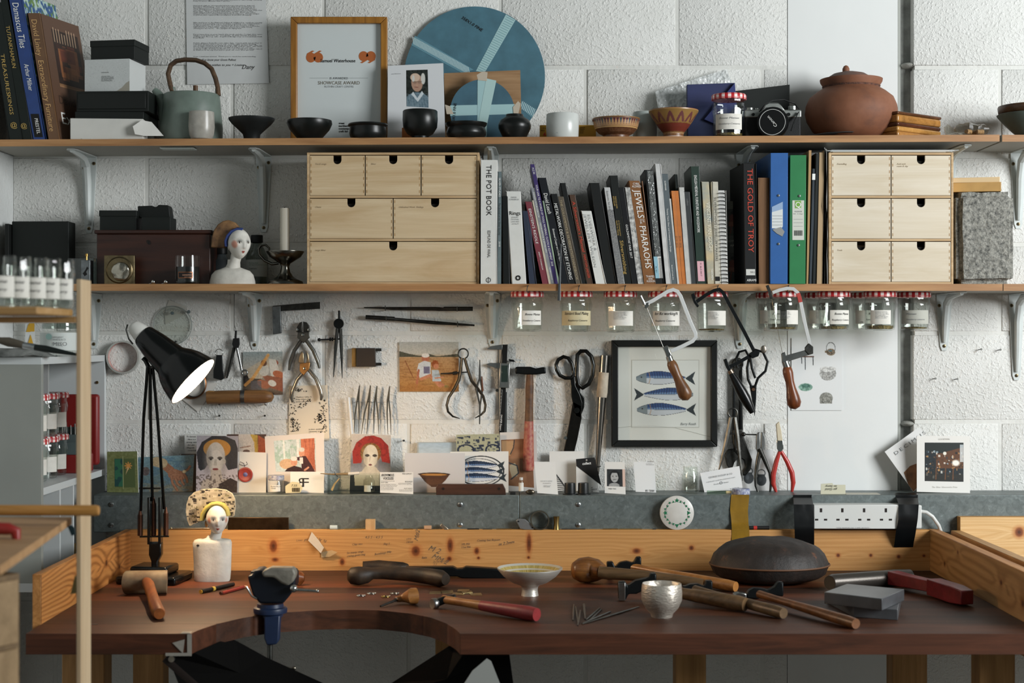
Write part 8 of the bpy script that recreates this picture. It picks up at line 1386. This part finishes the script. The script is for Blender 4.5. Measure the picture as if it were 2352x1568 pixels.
t = thing('horn_mallet', 'dark gnarled wooden bossing mallet lying on the bench', 'mallet', B(920, 1348)); btube(t, [(798, 1322), (806, 1322), (824, 1322), (842, 1320), (856, 1316), (880, 1315), (940, 1318), (985, 1323), (1012, 1328), (1024, 1330)], [.010, .019, .0215, .019, .0135, .0145, .0165, .0185, .0195, .013], HRN, 'body', z=[.022]*4+[.026, .026, .024, .021, .02, .02], n=22)
t = thing('bossing_mallet', 'second dark mallet half hidden behind the gnarled one', 'mallet', B(880, 1322)); btube(t, [(834, 1302), (870, 1301), (925, 1304), (935, 1303)], [.014, .016, .014, .010], HRN, 'body', z=[.016]*4)
t = thing('steel_stake', 'black forged steel stake lying behind the footed bowl', 'stake', B(1060, 1330)); y0 = B(1060, 1328).y; mb().prism([(930, 1303), (1040, 1302), (1050, 1307), (1062, 1306), (1070, 1302), (1166, 1308), (1166, 1330), (1062, 1328), (1050, 1324), (932, 1325)], y0, y0+.03).build('bar', BST, t, bevel=.003)
# ---------------------------------------------------------------- bowls, rings, graver, small tools
def silver(key, col, rough, sc, st): 
    m, nt, b = newmat(key); b.inputs['Base Color'].default_value = (*lin(col), 1); b.inputs['Metallic'].default_value = .65; b.inputs['Roughness'].default_value = rough; v = coords(nt, sc); bumpn(nt, b, noise(nt, v, 1., 3), st, .002); return m
y0 = B(1217, 1367).y; t = thing('footed_bowl', 'wide silver footed bowl with gilded ribbed inside', 'bowl', (X(1217, y0), y0, WT))
mb().lpx([(74, 1303), (75, 1303.5), (75, 1306), (60, 1323), (40, 1337), (23, 1343), (19, 1347), (18, 1355), (20, 1367), (1, 1367)], 1217, y0, n=64, base=WT, cap=False).build('bowl', silver('silver_outside', '#cfcac0', .38, (60, 60, 600), .35), t, smooth=60)
cv = Cv(0, 0, 360, 60, '#c9b36a'); cv.grain(.12, 1.6, 60)
for k in range(90): cv.line([(k*4+np.random.rand()*2, 22), (k*4+np.random.rand()*2, 60)], .9, '#7d6a35', .7)
cv.rect(0, 0, 360, 9, '#d6d2c6'); cv.rect(0, 20, 360, 25, '#d9d5ca'); rs = [(74, 1303), (66, 1311), (57, 1320), (36, 1333), (1, 1338)]; c0 = Vector((X(1217, y0), y0, 0)); tt = np.linspace(0, 1, 5)
def gi(s_, t_): r_ = S(float(np.interp(t_, tt, [r for r, _ in rs])), y0); z_i = Z(float(np.interp(t_, tt, [q for _, q in rs])), y0); return Vector((c0.x+r_*math.sin(s_*2*math.pi), y0+r_*math.cos(s_*2*math.pi), z_i))
print_mesh(cv, gi, 'gilded_inside', t, mat=vcol(.35, .1, 300, .5))
y0 = B(1520, 1416).y; m = mb().lpx([(1, 1405), (26, 1403), (40, 1385), (43, 1365), (42, 1341), (44, 1339), (45.5, 1344), (47, 1362), (46, 1378), (38, 1396), (26, 1409), (24, 1417), (1, 1417)], 1520, y0, n=64, base=WT)
for v in m.v:
    a = math.atan2(v.y-y0, v.x-X(1520, y0)); h = (v.z-WT)/.08; w = .0016*max(0, h-.85)/.15*math.sin(5*a+1)*1.6; v.z += w; k = nz.noise(Vector((a*4, v.z*160, 1)))*.0009*(1 if h > .1 else 0); v.x += math.cos(a)*k; v.y += math.sin(a)*k
m.build('beaker', silver('hammered_silver', '#c6beb2', .36, (90, 90, 260), .8), label='small hammered silver beaker with wavy rim on bench', cat='beaker', smooth=60)
for k, (px, py, c, w) in enumerate(((829, 1371, '#b9b7b2', 'leftmost of four'), (853, 1366, '#b9b7b2', 'upper silver one of four'), (886, 1373, '#c0a05a', 'gold one of four, nearest the front'), (906, 1366, '#b5ac9c', 'rightmost of four, behind graver'))):
    q = B(px, py, WT); t = thing('finger_ring', f'small stone-set ring on bench, {w}', 'ring', q, 'four rings on the bench'); mb().tube([q+Vector((.0095*math.cos(2*math.pi*j/24), .0095*math.sin(2*math.pi*j/24), .0032)) for j in range(24)], .0012, n=8, closed=True, flat=1.2).build('band', metal(c, .15), t, smooth=60)
    for j in range(3): mb().ball(q+Vector((.0095*math.cos(-1.2+j*.5), .0095*math.sin(-1.2+j*.5), .0052)), .0014, 8, 6).build('stone', metal('#e0dfda', .05), t)
t = thing('graver', 'graver with mushroom wood handle pointing left', 'graver', B(920, 1385)); btube(t, [(912, 1376), (922, 1374), (934, 1371), (946, 1369), (955, 1368), (958, 1368)], [.0065, .0075, .012, .018, .0175, .013], wood('#a5713d', '#7d5228', 'x', 2, .3), 'handle', z=[.01, .011, .014, .018, .018, .018]); btube(t, [(908, 1377.5), (913, 1376)], [.0048, .005], CHR, 'ferrule', z=[.0095, .01]); btube(t, [(874, 1392), (909, 1377.5)], [.0022, .0028], DST, 'blade', z=[.003, .0095], n=8)
for k, (pts, w) in enumerate((([(987, 1359), (1012, 1358), (1013, 1363), (986, 1364)], 'leftmost'), ([(1013, 1357), (1040, 1356), (1042, 1362), (1016, 1363)], 'second from left'), ([(1052, 1354), (1079, 1354), (1077, 1359), (1050, 1359)], 'topmost'), ([(1060, 1360), (1082, 1357), (1086, 1361), (1064, 1363)], 'turned one in the middle'), ([(1042, 1361), (1068, 1362), (1064, 1367), (1037, 1366)], 'lowest in the middle'), ([(1078, 1363), (1105, 1362), (1108, 1368), (1082, 1368)], 'rightmost'))):
    mb().prism3([B(*p_, WT+.0012*(k in (2, 3))) for p_ in pts], (0, 0, .0012)).build('metal_sheet', metal('#b5a67a', .35), label=f'small rectangle of pale gold sheet metal, {w} of the group', cat='sheet', group='pale gold sheet pieces')
def hammer(label, end0, end1, r0, r1, hmat, z0, z1, headp, yh, hd, name='hammer', hm=BST, red=None, prof=None):
    a = B(*end0, WT+z0); b = B(*end1, WT+z1); t = thing(name, label, 'hammer', (b.x, b.y, WT)); L = (b-a).length; pf = prof or [(0, r0), (.25, r0*.9), (.6, (r0+r1)/2), (.93, r1), (1, r1*.86)]
    if red:
        i = red; q = [(u, r) for u, r in pf]; rr = lambda u: float(np.interp(u, [x for x, _ in q], [r for _, r in q]))
        mb().lathe([(rr(u), u*L) for u in np.linspace(0, i, 8)], a, b-a, n=20).build('handle', hmat, t, smooth=50); mb().lathe([(rr(u)*1.04, u*L) for u in np.linspace(i, 1, 8)], a, b-a, n=20).build('red_grip', plain('#8a2a2c', .4, var=.15, vs=100), t, smooth=50)
    else: mb().lathe([(r, u*L) for u, r in pf], a, b-a, n=20).build('handle', hmat, t, smooth=50)
    for nm, pts, mt, dy in headp: mb().prism(pts, yh-hd+dy, yh+hd+dy).build(nm, mt, t, bevel=.003, seg=2)
    return t
LH = wood('#b07a42', '#8a5a2c', 'x', 2, .3); OH = wood('#6b5236', '#47351f', 'x', 2, .45); MH = wood('#7d4f2a', '#56341a', 'x', 2, .35); yh = B(1000, 1396).y
t = hammer('small hammer with red-painted grip in front of footed bowl', (1018, 1376), (1233, 1411), .009, .0145, LH, .018, .0145, [('head', [(1002, 1376), (1018, 1370), (1046, 1366), (1048, 1374), (1024, 1386), (1004, 1394)], BST, 0)], yh, .01, red=.42)
mb().lathe([(.0085, 0), (.0115, .004), (.012, .012), (.0105, .0145), (.001, .0152)], P(1006, 1385, yh), (-.8, -.55, 0), n=24).build('face', metal('#a9a9a6', .3), t)
for a_, b_, w in (((1318, 1388), (1316, 1424), 'leftmost, flat tipped'), ((1322, 1393), (1328, 1433), 'second from left'), ((1333, 1401), (1327, 1436), 'third, leaning left'), ((1341, 1388), (1344, 1421), 'fourth, broad tipped'), ((1377, 1396), (1346, 1423), 'upper of the slanting ones'), ((1381, 1399), (1352, 1426), 'second slanting one'), ((1402, 1404), (1338, 1431), 'third slanting one'), ((1467, 1393), (1337, 1433), 'longest, pointing at beaker')):
    t = thing('needle_file', f'steel needle file on bench, {w}', 'file', B((a_[0]+b_[0])/2, (a_[1]+b_[1])/2), 'needle files on the bench'); btube(t, [a_, ((a_[0]+b_[0])/2, (a_[1]+b_[1])/2), b_], [.0016, .0022, .0012] if 'broad' not in w else [.003, .0028, .0014], STEEL, 'shaft', n=6)
t = thing('wooden_mallet', 'round-headed wooden mallet lying behind the planishing hammers', 'mallet', B(1350, 1340)); btube(t, [(1313, 1310), (1318, 1310), (1332, 1309), (1352, 1308), (1370, 1309), (1384, 1312)], [.008, .019, .028, .0305, .026, .016], wood('#8a5a2c', '#4d3018', 'x', 1.6, .3), 'head', z=[.03]*6, n=28); btube(t, [(1376, 1314), (1400, 1316), (1480, 1322), (1560, 1332), (1615, 1341)], [.014, .0145, .0125, .012, .0115], OH, 'handle', z=[.03, .029, .024, .018, .012])
yh = B(1430, 1330).y
hammer('planishing hammer with pale new handle lying in the back', (1434, 1299), (1690, 1347), .0105, .013, LH, .03, .013, [('head', [(1394, 1291), (1408, 1290), (1413, 1303), (1424, 1292), (1440, 1289), (1455, 1293), (1462, 1280), (1473, 1279), (1473, 1300), (1455, 1306), (1436, 1310), (1412, 1312), (1408, 1330), (1395, 1331)], BST, 0)], yh, .012)
yh = B(1430, 1379).y
t = hammer('planishing hammer with shiny square face behind the silver beaker', (1470, 1345), (1712, 1388), .0115, .0165, OH, .03, .0165, [('head', [(1420, 1337), (1437, 1336), (1442, 1346), (1460, 1334), (1488, 1328), (1494, 1318), (1508, 1317), (1508, 1334), (1490, 1350), (1462, 1364), (1444, 1364), (1437, 1379), (1421, 1379)], BST, 0)], yh, .013)
mb().pbox(1421, 1338, 1436, 1379, yh-.0142, yh-.013).build('polished_face', CHR, t, bevel=.0005)
yh = B(1600, 1362).y
hammer('hammer with dark narrow handle between beaker and leather sandbag', (1596, 1353), (1800, 1408), .009, .0125, OH, .022, .0125, [('head', [(1568, 1346), (1574, 1347), (1586, 1342), (1604, 1341), (1618, 1347), (1622, 1334), (1637, 1334), (1637, 1356), (1612, 1362), (1575, 1362)], BST, 0)], yh, .012)
yh = B(1740, 1376).y
t = hammer('cross-peen hammer with brown handle, nearest the stone blocks', (1744, 1364), (1966, 1432), .0085, .0115, MH, .02, .0115, [('head', [(1714, 1366), (1722, 1356), (1732, 1351), (1752, 1352), (1766, 1356), (1780, 1348), (1788, 1337), (1800, 1337), (1800, 1370), (1766, 1366), (1740, 1376), (1716, 1374)], BST, 0)], yh, .012)
mb().prism([(1684, 1366), (1696, 1360), (1715, 1363), (1715, 1374), (1688, 1373)], yh-.012, yh+.012).build('polished_face', CHR, t, bevel=.002)
# sandbag
def leather():
    m, nt, b = newmat('worn_leather'); v = coords(nt); n = noise(nt, v, 38, 5, .65); b.inputs['Roughness'].default_value = .58
    nt.links.new(ramp(nt, n, [(.35, '#1d1815'), (.62, '#2a211c'), (.72, '#5a3520')]), b.inputs['Base Color']); bumpn(nt, b, noise(nt, v, 130, 4, .7), .35, .003); return m
q = B(1772, 1349); cxs_, rxs, rys = X(1772, -.36), S(137, -.36), .115; cy_ = -.33; hz = .1; LE = leather(); t = thing('sandbag', 'round dark leather sandbag with stitched seam on bench', 'sandbag', (cxs_, cy_, WT))
for nm, up_ in (('upper_panel', 1), ('lower_panel', -1)):
    vs = []; nr, ns = 14, 64; zsm = WT+.042
    for i in range(nr+1):
        r = i/nr
        for j in range(ns):
            a = 2*math.pi*j/ns; wr = 1+.012*math.sin(a*23+i)*(r > .7); h = (hz-.038)*(1-r**2.4)**.52 if up_ > 0 else -.042*(1-r**3.4)**.42; h += nz.noise(Vector((r*math.cos(a)*4, r*math.sin(a)*4, up_)))*.004*(r < .95)*(up_ > 0); vs.append(Vector((cxs_+rxs*r*wr*math.cos(a), cy_+rys*r*wr*math.sin(a), max(WT+.0003, zsm+h))))
    mb().add(vs, [(i*ns+j, i*ns+(j+1) % ns, (i+1)*ns+(j+1) % ns, (i+1)*ns+j) for i in range(nr) for j in range(ns)]).build(nm, LE, t, smooth=60)
mb().tube([(cxs_+rxs*1.005*math.cos(2*math.pi*j/72), cy_+rys*1.005*math.sin(2*math.pi*j/72), WT+.042) for j in range(72)], .0022, n=6, closed=True).build('seam', plain('#5a3a22', .6), t, smooth=60)
t = thing('raising_mallet', 'heavy mallet with steel-grey cylinder head and red handle', 'mallet', B(1990, 1358)); btube(t, [(1906, 1338), (1912, 1337), (2058, 1327), (2090, 1325)], [.016, .0185, .0195, .018], plain('#4a4540', .35, .6, .1), 'head', z=[.0195]*4, n=28); RD = plain('#7a1f22', .35, var=.2, vs=50, bump=.15)
q0, q1, q2 = B(2050, 1326, WT+.024), B(2140, 1345, WT+.022), B(2222, 1372, WT+.0195)
m = mb(); m.tube([q0, q0.lerp(q1, .5), q1, q1.lerp(q2, .06), q2.lerp(q1, .3), q2], [.022, .019, .018, .025, .026, .021], n=4, up=(0, 0, 1)); m.build('red_handle', RD, t, smooth=20, bevel=.002)
STN = plain('#55575a', .3, var=.2, vs=20); D_ = (0, 0, .024)
for lab, pts, z0, th in (('grey flat stone block, lower and turned of two', [(1900, 1385), (1993, 1377), (2070, 1387), (2062, 1424), (1960, 1417)], 0, .022), ('grey flat stone block lying on the turned lower one', [(1893, 1386), (1945, 1366), (2077, 1379), (2026, 1402)], .0222, .024)):
    ps = [B(a, b, WT+z0) for a, b in pts]; mb().prism3(ps, (0, 0, th)).build('stone_block', STN, label=lab, cat='stone block', bevel=.0012)
# ---------------------------------------------------------------- white pigeonhole unit against the left wall
ux = X(245, 0); uy = -.555; zt_, zm, zl = Z(815, 0), Z(1075, 0), Z(1262, 0); wl = WL+.002; MEL = plain('#c3c8c8', .4); un = thing('pigeonhole_unit', 'white pigeonhole shelf unit on left wall, open to the right', 'shelf unit', ((wl+ux)/2, uy/2, zl-.02))
def ub(a, b, nm='panel', m=MEL): return mb().box(a, b).build(nm, m, un, bevel=.0006)
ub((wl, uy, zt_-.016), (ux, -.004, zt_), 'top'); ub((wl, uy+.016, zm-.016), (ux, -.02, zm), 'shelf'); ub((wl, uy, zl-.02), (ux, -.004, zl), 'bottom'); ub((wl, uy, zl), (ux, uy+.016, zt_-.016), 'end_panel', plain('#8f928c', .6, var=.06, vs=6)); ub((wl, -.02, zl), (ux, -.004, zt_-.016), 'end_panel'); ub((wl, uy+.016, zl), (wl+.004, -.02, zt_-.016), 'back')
for y0 in (-.40, -.29): ub((wl+.004, y0, zl), (ux-.004, y0+.008, zm-.016), 'divider')
ub((wl+.004, -.30, zm), (ux-.06, -.292, zt_-.016), 'divider')
mb().lathe([(.004, 0), (.003, .002)], (X(228, 0)+.0, -.021, Z(878, -.02)), (0, -1, 0), n=12).build('screw', SCREW, un)
UJ = 'jam jars stacked in the pigeonholes'
for zb, row in ((zm, 'lower'), (zm+.101, 'upper')):
    for k, yj in enumerate((-.20, -.29, -.38)): jamjar(f'gingham-lidded jar in white pigeonholes, {row} row, {("farthest", "middle", "nearest")[k]} of three', 1176+(ux-.078+.003*k)*F/(D+yj), yj, zb+.099, zb, .037, [('Conserve', -.02, .35, .005, GRY, .03)], group=UJ, lab=(-20, 80), rot=.2*k)
RC = plain('#7a1c1a', .4); t = thing('drill_case', 'red metal drill index case standing open in the pigeonholes', 'case', (ux-.07, -.075, zm)); mb().box((ux-.10, -.16, zm), (ux-.012, -.08, zm+.045)).build('tray', RC, t, bevel=.004, seg=3); mb().box((ux-.105, -.06, zm+.012), (ux-.006, -.035, zm+.19)).build('lid', RC, t, bevel=.008, seg=3)
for k in range(3): mb().box((ux-.095, -.15+k*.02, zm+.045), (ux-.018, -.142+k*.02, zm+.075+k*.018)).build('drill_rack', plain('#6b7a7a', .4, .5), t, bevel=.001)
for k in range(7): mb().tube([(ux-.09+k*.0105, -.115, zm+.06), (ux-.092+k*.0105, -.112, zm+.115+.004*(k % 3))], .0018, n=8).build('drill_bit', STEEL, t)
c_ = P(135, 0, -.40); zt0 = zt_; t = thing('glass_jar', 'glass jar labelled MISO on top of white pigeonholes', 'jar', (X(138, -.40), -.40, zt0)); mb().lpx([(36, 742), (40, 747), (41, 752), (40, 757), (44, 764), (44, 800), (40, 812), (1, 814)], 138, -.40, base=zt0, n=30, cap=False).build('glass', GL, t, smooth=40); mb().lpx([(1, 741), (40, 742), (41, 750), (40, 755)], 138, -.40, n=30).build('lid', glass('#cfd6d2', 'lid_plastic', .14), t); cylpatch(138, -.40, 44.5, 764, 804, -70, 75, plain('#c6ccc8', .6), t, 'label'); ftext('MISO', 121, 794, 9, GRY, 32, t, -.445); ftext('ORGANIC\nWHITE RICE', 121, 776, 4, GRY, 30, t, -.445); mb().lathe([(S(7, -.44), 0), (S(7, -.44), .001)], P(112, 773, -.446), (0, -1, 0), n=18).build('label_dot', plain('#7d9a94', .5), t)
t = Card('warning_sticker', 'white sticker with yellow danger triangles on left wall', 'sticker', [(58, 740), (80, 740), (80, 792), (58, 792)], -.02, -.02, plain('#d6d8d6', .5), None, .0006); YL = plain('#d0a02c', .5)
for pts in ([(60, 762), (65, 744), (70, 762)], [(64, 789), (70, 768), (76, 789)]): mb().prism(pts, -.0214, -.0206).build('triangle', YL, t.o, smooth=0)
mb().pbox(66.5, 742, 79, 761, -.0211, -.0206).build('panel', YL, t.o, smooth=0); t.text('Danger\n415v', 67.5, 750, 4, INK, 11)
mb().box((ux-.12, -.26, zl), (ux-.05, -.10, zl+.03)).build('gold_box', plain('#a5854a', .4, var=.3), label='flat gold box in the lowest pigeonhole', cat='box', bevel=.002)
# ---------------------------------------------------------------- near shelf rack at left, out of focus
yf = -1.36; PZ = wood('#cbb493', '#b59c7b', 'z', 1, .55); PXW = wood('#b8956a', '#98733f', 'x', 1, .5)
rk = thing('shelf_rack', 'pine shelf rack with upright post in the left foreground', 'rack', (X(150, yf), yf, 0)); xb = X(186.5, yf)
mb().box((X(175, yf), yf, 0), (xb, yf+.062, Z(641, yf))).build('post', PZ, rk, bevel=.0012)
mb().box((xb-.6, yf-.16, 0), (xb-.57, yf-.1, Z(641, yf))).build('post', PZ, rk, bevel=.0012)
z1 = Z(722, yf); mb().box((xb-.6, yf-.2, Z(726, yf)), (X(168, yf), yf-.001, Z(710, yf))).build('shelf_board', PXW, rk, bevel=.002); mb().box((xb-.6, yf+.0, Z(741, yf)), (X(175, yf)-.0006, yf+.02, Z(727, yf))).build('rail', PXW, rk, bevel=.001)
mb().prism3([(-1.25, -1.29, 1.189), (-.756, -1.298, 1.189), (-.686, -1.89, 1.189), (-1.25, -1.89, 1.189)], (0, 0, -.013)).build('lower_board', wood('#b58f66', '#9a7650', 'x', 1, .6), rk, bevel=.0015)
mb().prism([(163, 1360), (172, 1322), (182, 1330), (184, 1345), (176, 1362), (160, 1364)], yf+.064, yf+.067).build('tape_scrap', plain('#a39a68', .4), rk)
mb().prism([(155, 1208), (163, 1206), (170, 1212), (172, 1228), (164, 1230)], yf+.064, yf+.068).build('blue_tag', plain('#3f6a80', .6), rk)
zs_ = Z(710, yf); FJ = 'spice jars on the near rack'
for k in range(5):
    yj = yf-.155+.03*k; cx = (2, 40, 78, 110, 140)[k]
    jamjar(f'glass jar with handwritten label on the near rack, {("nearest, cut by frame", "second", "third", "fourth", "farthest right")[k]} of five', cx, yj, zs_+.094, zs_, .0235 if k else .026, [('Bonne', -.014, .40, .006, INK, .03), ('Raspberry', -.014, .27, .005, INK, .03)], group=FJ, lab=(-75, 75), rot=.3*k, lid=False, name='glass_jar')
t = thing('wooden_dowel', 'round ash tool handle lying across the near rack', 'handle', P(100, 1172, -1.44)); mb().tube([P(-80, 1171, -1.44), P(222, 1172, -1.44), P(227, 1172, -1.44)], [S(12.5, -1.44), S(12.5, -1.44), S(10.5, -1.44)], n=20).build('shaft', wood('#b9894f', '#94682f', 'x', 2, .4), t, smooth=50)
t = thing('red_clamp', 'red-handled clamp lying at left edge of the near rack', 'clamp', P(20, 1230, -1.62)); mb().tube([P(-40, 1212, -1.6), P(20, 1214, -1.6), P(36, 1220, -1.6), P(40, 1250, -1.6)], [S(14, -1.6), S(14, -1.6), S(13, -1.6), S(7, -1.6)], n=16).build('handle', plain('#8a2420', .4), t, smooth=50); mb().tube([P(-40, 1246, -1.6), P(26, 1248, -1.6)], S(11, -1.6), n=14).build('shaft', plain('#8a6a3a', .5), t, smooth=50)
t = thing('paint_brush', 'long-handled round paint brush lying before the miso jar', 'brush', P(80, 800, -1.0)); pb = lambda a, b: P(a, b, -.95); mb().tube([pb(52, 792), pb(80, 797)], [S(7, -.95), S(7.5, -.95)], n=14).build('ferrule', metal('#a9aeb0', .3), t); mb().tube([pb(-20, 778), pb(20, 785), pb(53, 792)], [S(4, -.95), S(11, -.95), S(8, -.95)], n=14).build('bristles', plain('#4a4438', .8, bump=.6, bs=200), t); mb().tube([pb(79, 797), pb(105, 801), pb(176, 814)], [S(7, -.95), S(8, -.95), S(3, -.95)], n=14).build('handle', plain('#14231f', .4), t)
m = mb().ball(P(28, 826, -.56+.03), (.1, .05, .022), 20, 12); m.v = [Vector((v.x, v.y, max(v.z, zt_+.0004)))+Vector((0, 0, abs(nz.noise(v*40))*.012)) for v in m.v]; m.build('grey_rag', plain('#3a3d3b', .9, var=.6, vs=30, col2='#8a8c88'), label='dark crumpled cloth on top of the white unit end', cat='cloth', smooth=60)
yd = -1.7; t = thing('drawer_chest', 'birch plywood drawer chest at bottom left, out of focus', 'drawers', (X(0, yd), yd, WT-.25)); xr = X(54, yd); zt5 = Z(1316, yd); M_ = Matrix.Translation((xr, yd, 0)) @ Matrix.Rotation(R(62), 4, 'Z') @ Matrix.Translation((-xr, -yd, 0))
mb().box((xr-.42, yd+.008, 0), (xr, yd+.2, zt5), M_).build('carcass', wood('#7a6344', '#5e4a32', 'x', 2, .6), t, bevel=.001)
for k in range(4):
    a_ = zt5-.008-k*.1
    d = mb().box((xr-.40, yd, a_-.092), (xr-.01, yd+.007, a_), M_).build('drawer', wood('#9c8260', '#7d6648', 'x', .6, .5), t, bevel=.001); mb().box((xr-.085, yd-.0006, a_-.026), (xr-.062, yd, a_), M_).build('finger_notch', HOLE, d, smooth=0)
# ---------------------------------------------------------------- under the bench: leather skin, tape, paper
SK = plain('#0d0c0b', .95, spec=.1); zu = WT-TH; fy = FRONT
t = thing('leather_skin', 'black leather skin slung beneath the cut-out of the bench', 'leather skin', (X(740, -.85), -.85, .5))
for nm, pts in (('left_sling', [(384, 1506, -.975), (445, 1499, -.97), (525, 1464, -.84), (545, 1473, -.82), (612, 1510, -.8), (740, 1568, -.8), (840, 1620, -.8), (430, 1620, -.95), (400, 1545, -.96)]), ('right_sling', [(1046, 1474, -.87), (1066, 1499, -.96), (1170, 1502, -.93), (1186, 1620, -.93), (800, 1620, -.8), (900, 1568, -.8)])):
    q = [P(*p_) for p_ in pts]; c = sum(q, Vector())/len(q)+Vector((0, 0, -.01)); n = len(q); e = Vector((0, .003, 0)); mb().add(q+[c]+[v+e for v in q]+[c+e], [(k, (k+1) % n, n) for k in range(n)]+[(n+1+k, n+1+(k+1) % n, 2*n+1) for k in range(n)]+[(k, (k+1) % n, n+1+(k+1) % n, n+1+k) for k in range(n)]).build(nm, SK, t, smooth=0)
mb().ptube([(378, 1512, -.985), (410, 1540, -.985), (450, 1575, -.985), (480, 1610, -.985)], -.985, 9, n=8, flat=.2, up=(0, 1, 0)).build('strap', plain('#2a1810', .7), t)
mb().prism([(1118, 1512), (1128, 1518), (1160, 1600), (1040, 1610), (1085, 1540)], -.985, -.983).build('paper_scrap', plain('#8f918d', .7), t)
mb().lathe([(.006, 0), (.006, .01)], P(396, 1511, -.98), (0, -1, 0), n=12).build('stud', metal(), t)
WT_ = plain('#8f8b82', .7, bump=.3); t = thing('tape_patch', 'grey cloth tape wrapped on front corner of the bench cut-out', 'tape', (X(430, fy), fy, zu)); yq = fy-.001
mb().pbox(430, 1456, 440, 1506, yq-.001, yq).build('strip', WT_, t); mb().pbox(380, 1499, 440, 1506, yq-.0015, yq-.0005).build('strip', WT_, t); mb().prism([(396, 1476), (424, 1468), (420, 1500)], yq-.001, yq).build('patch', WT_, t); mb().box((X(415, fy), fy, WT+.0002), (X(436, fy), fy+.02, WT+.001)).build('strip', WT_, t)
mb().box((B(215, 1434).x-.02, B(215, 1434).y, WT+.0002), (B(215, 1434).x+.008, B(215, 1434).y+.002, WT+.0012)).build('wire_offcut', metal('#c9c9c4', .3), label='short bright wire offcut on bench right of upright post', cat='wire')
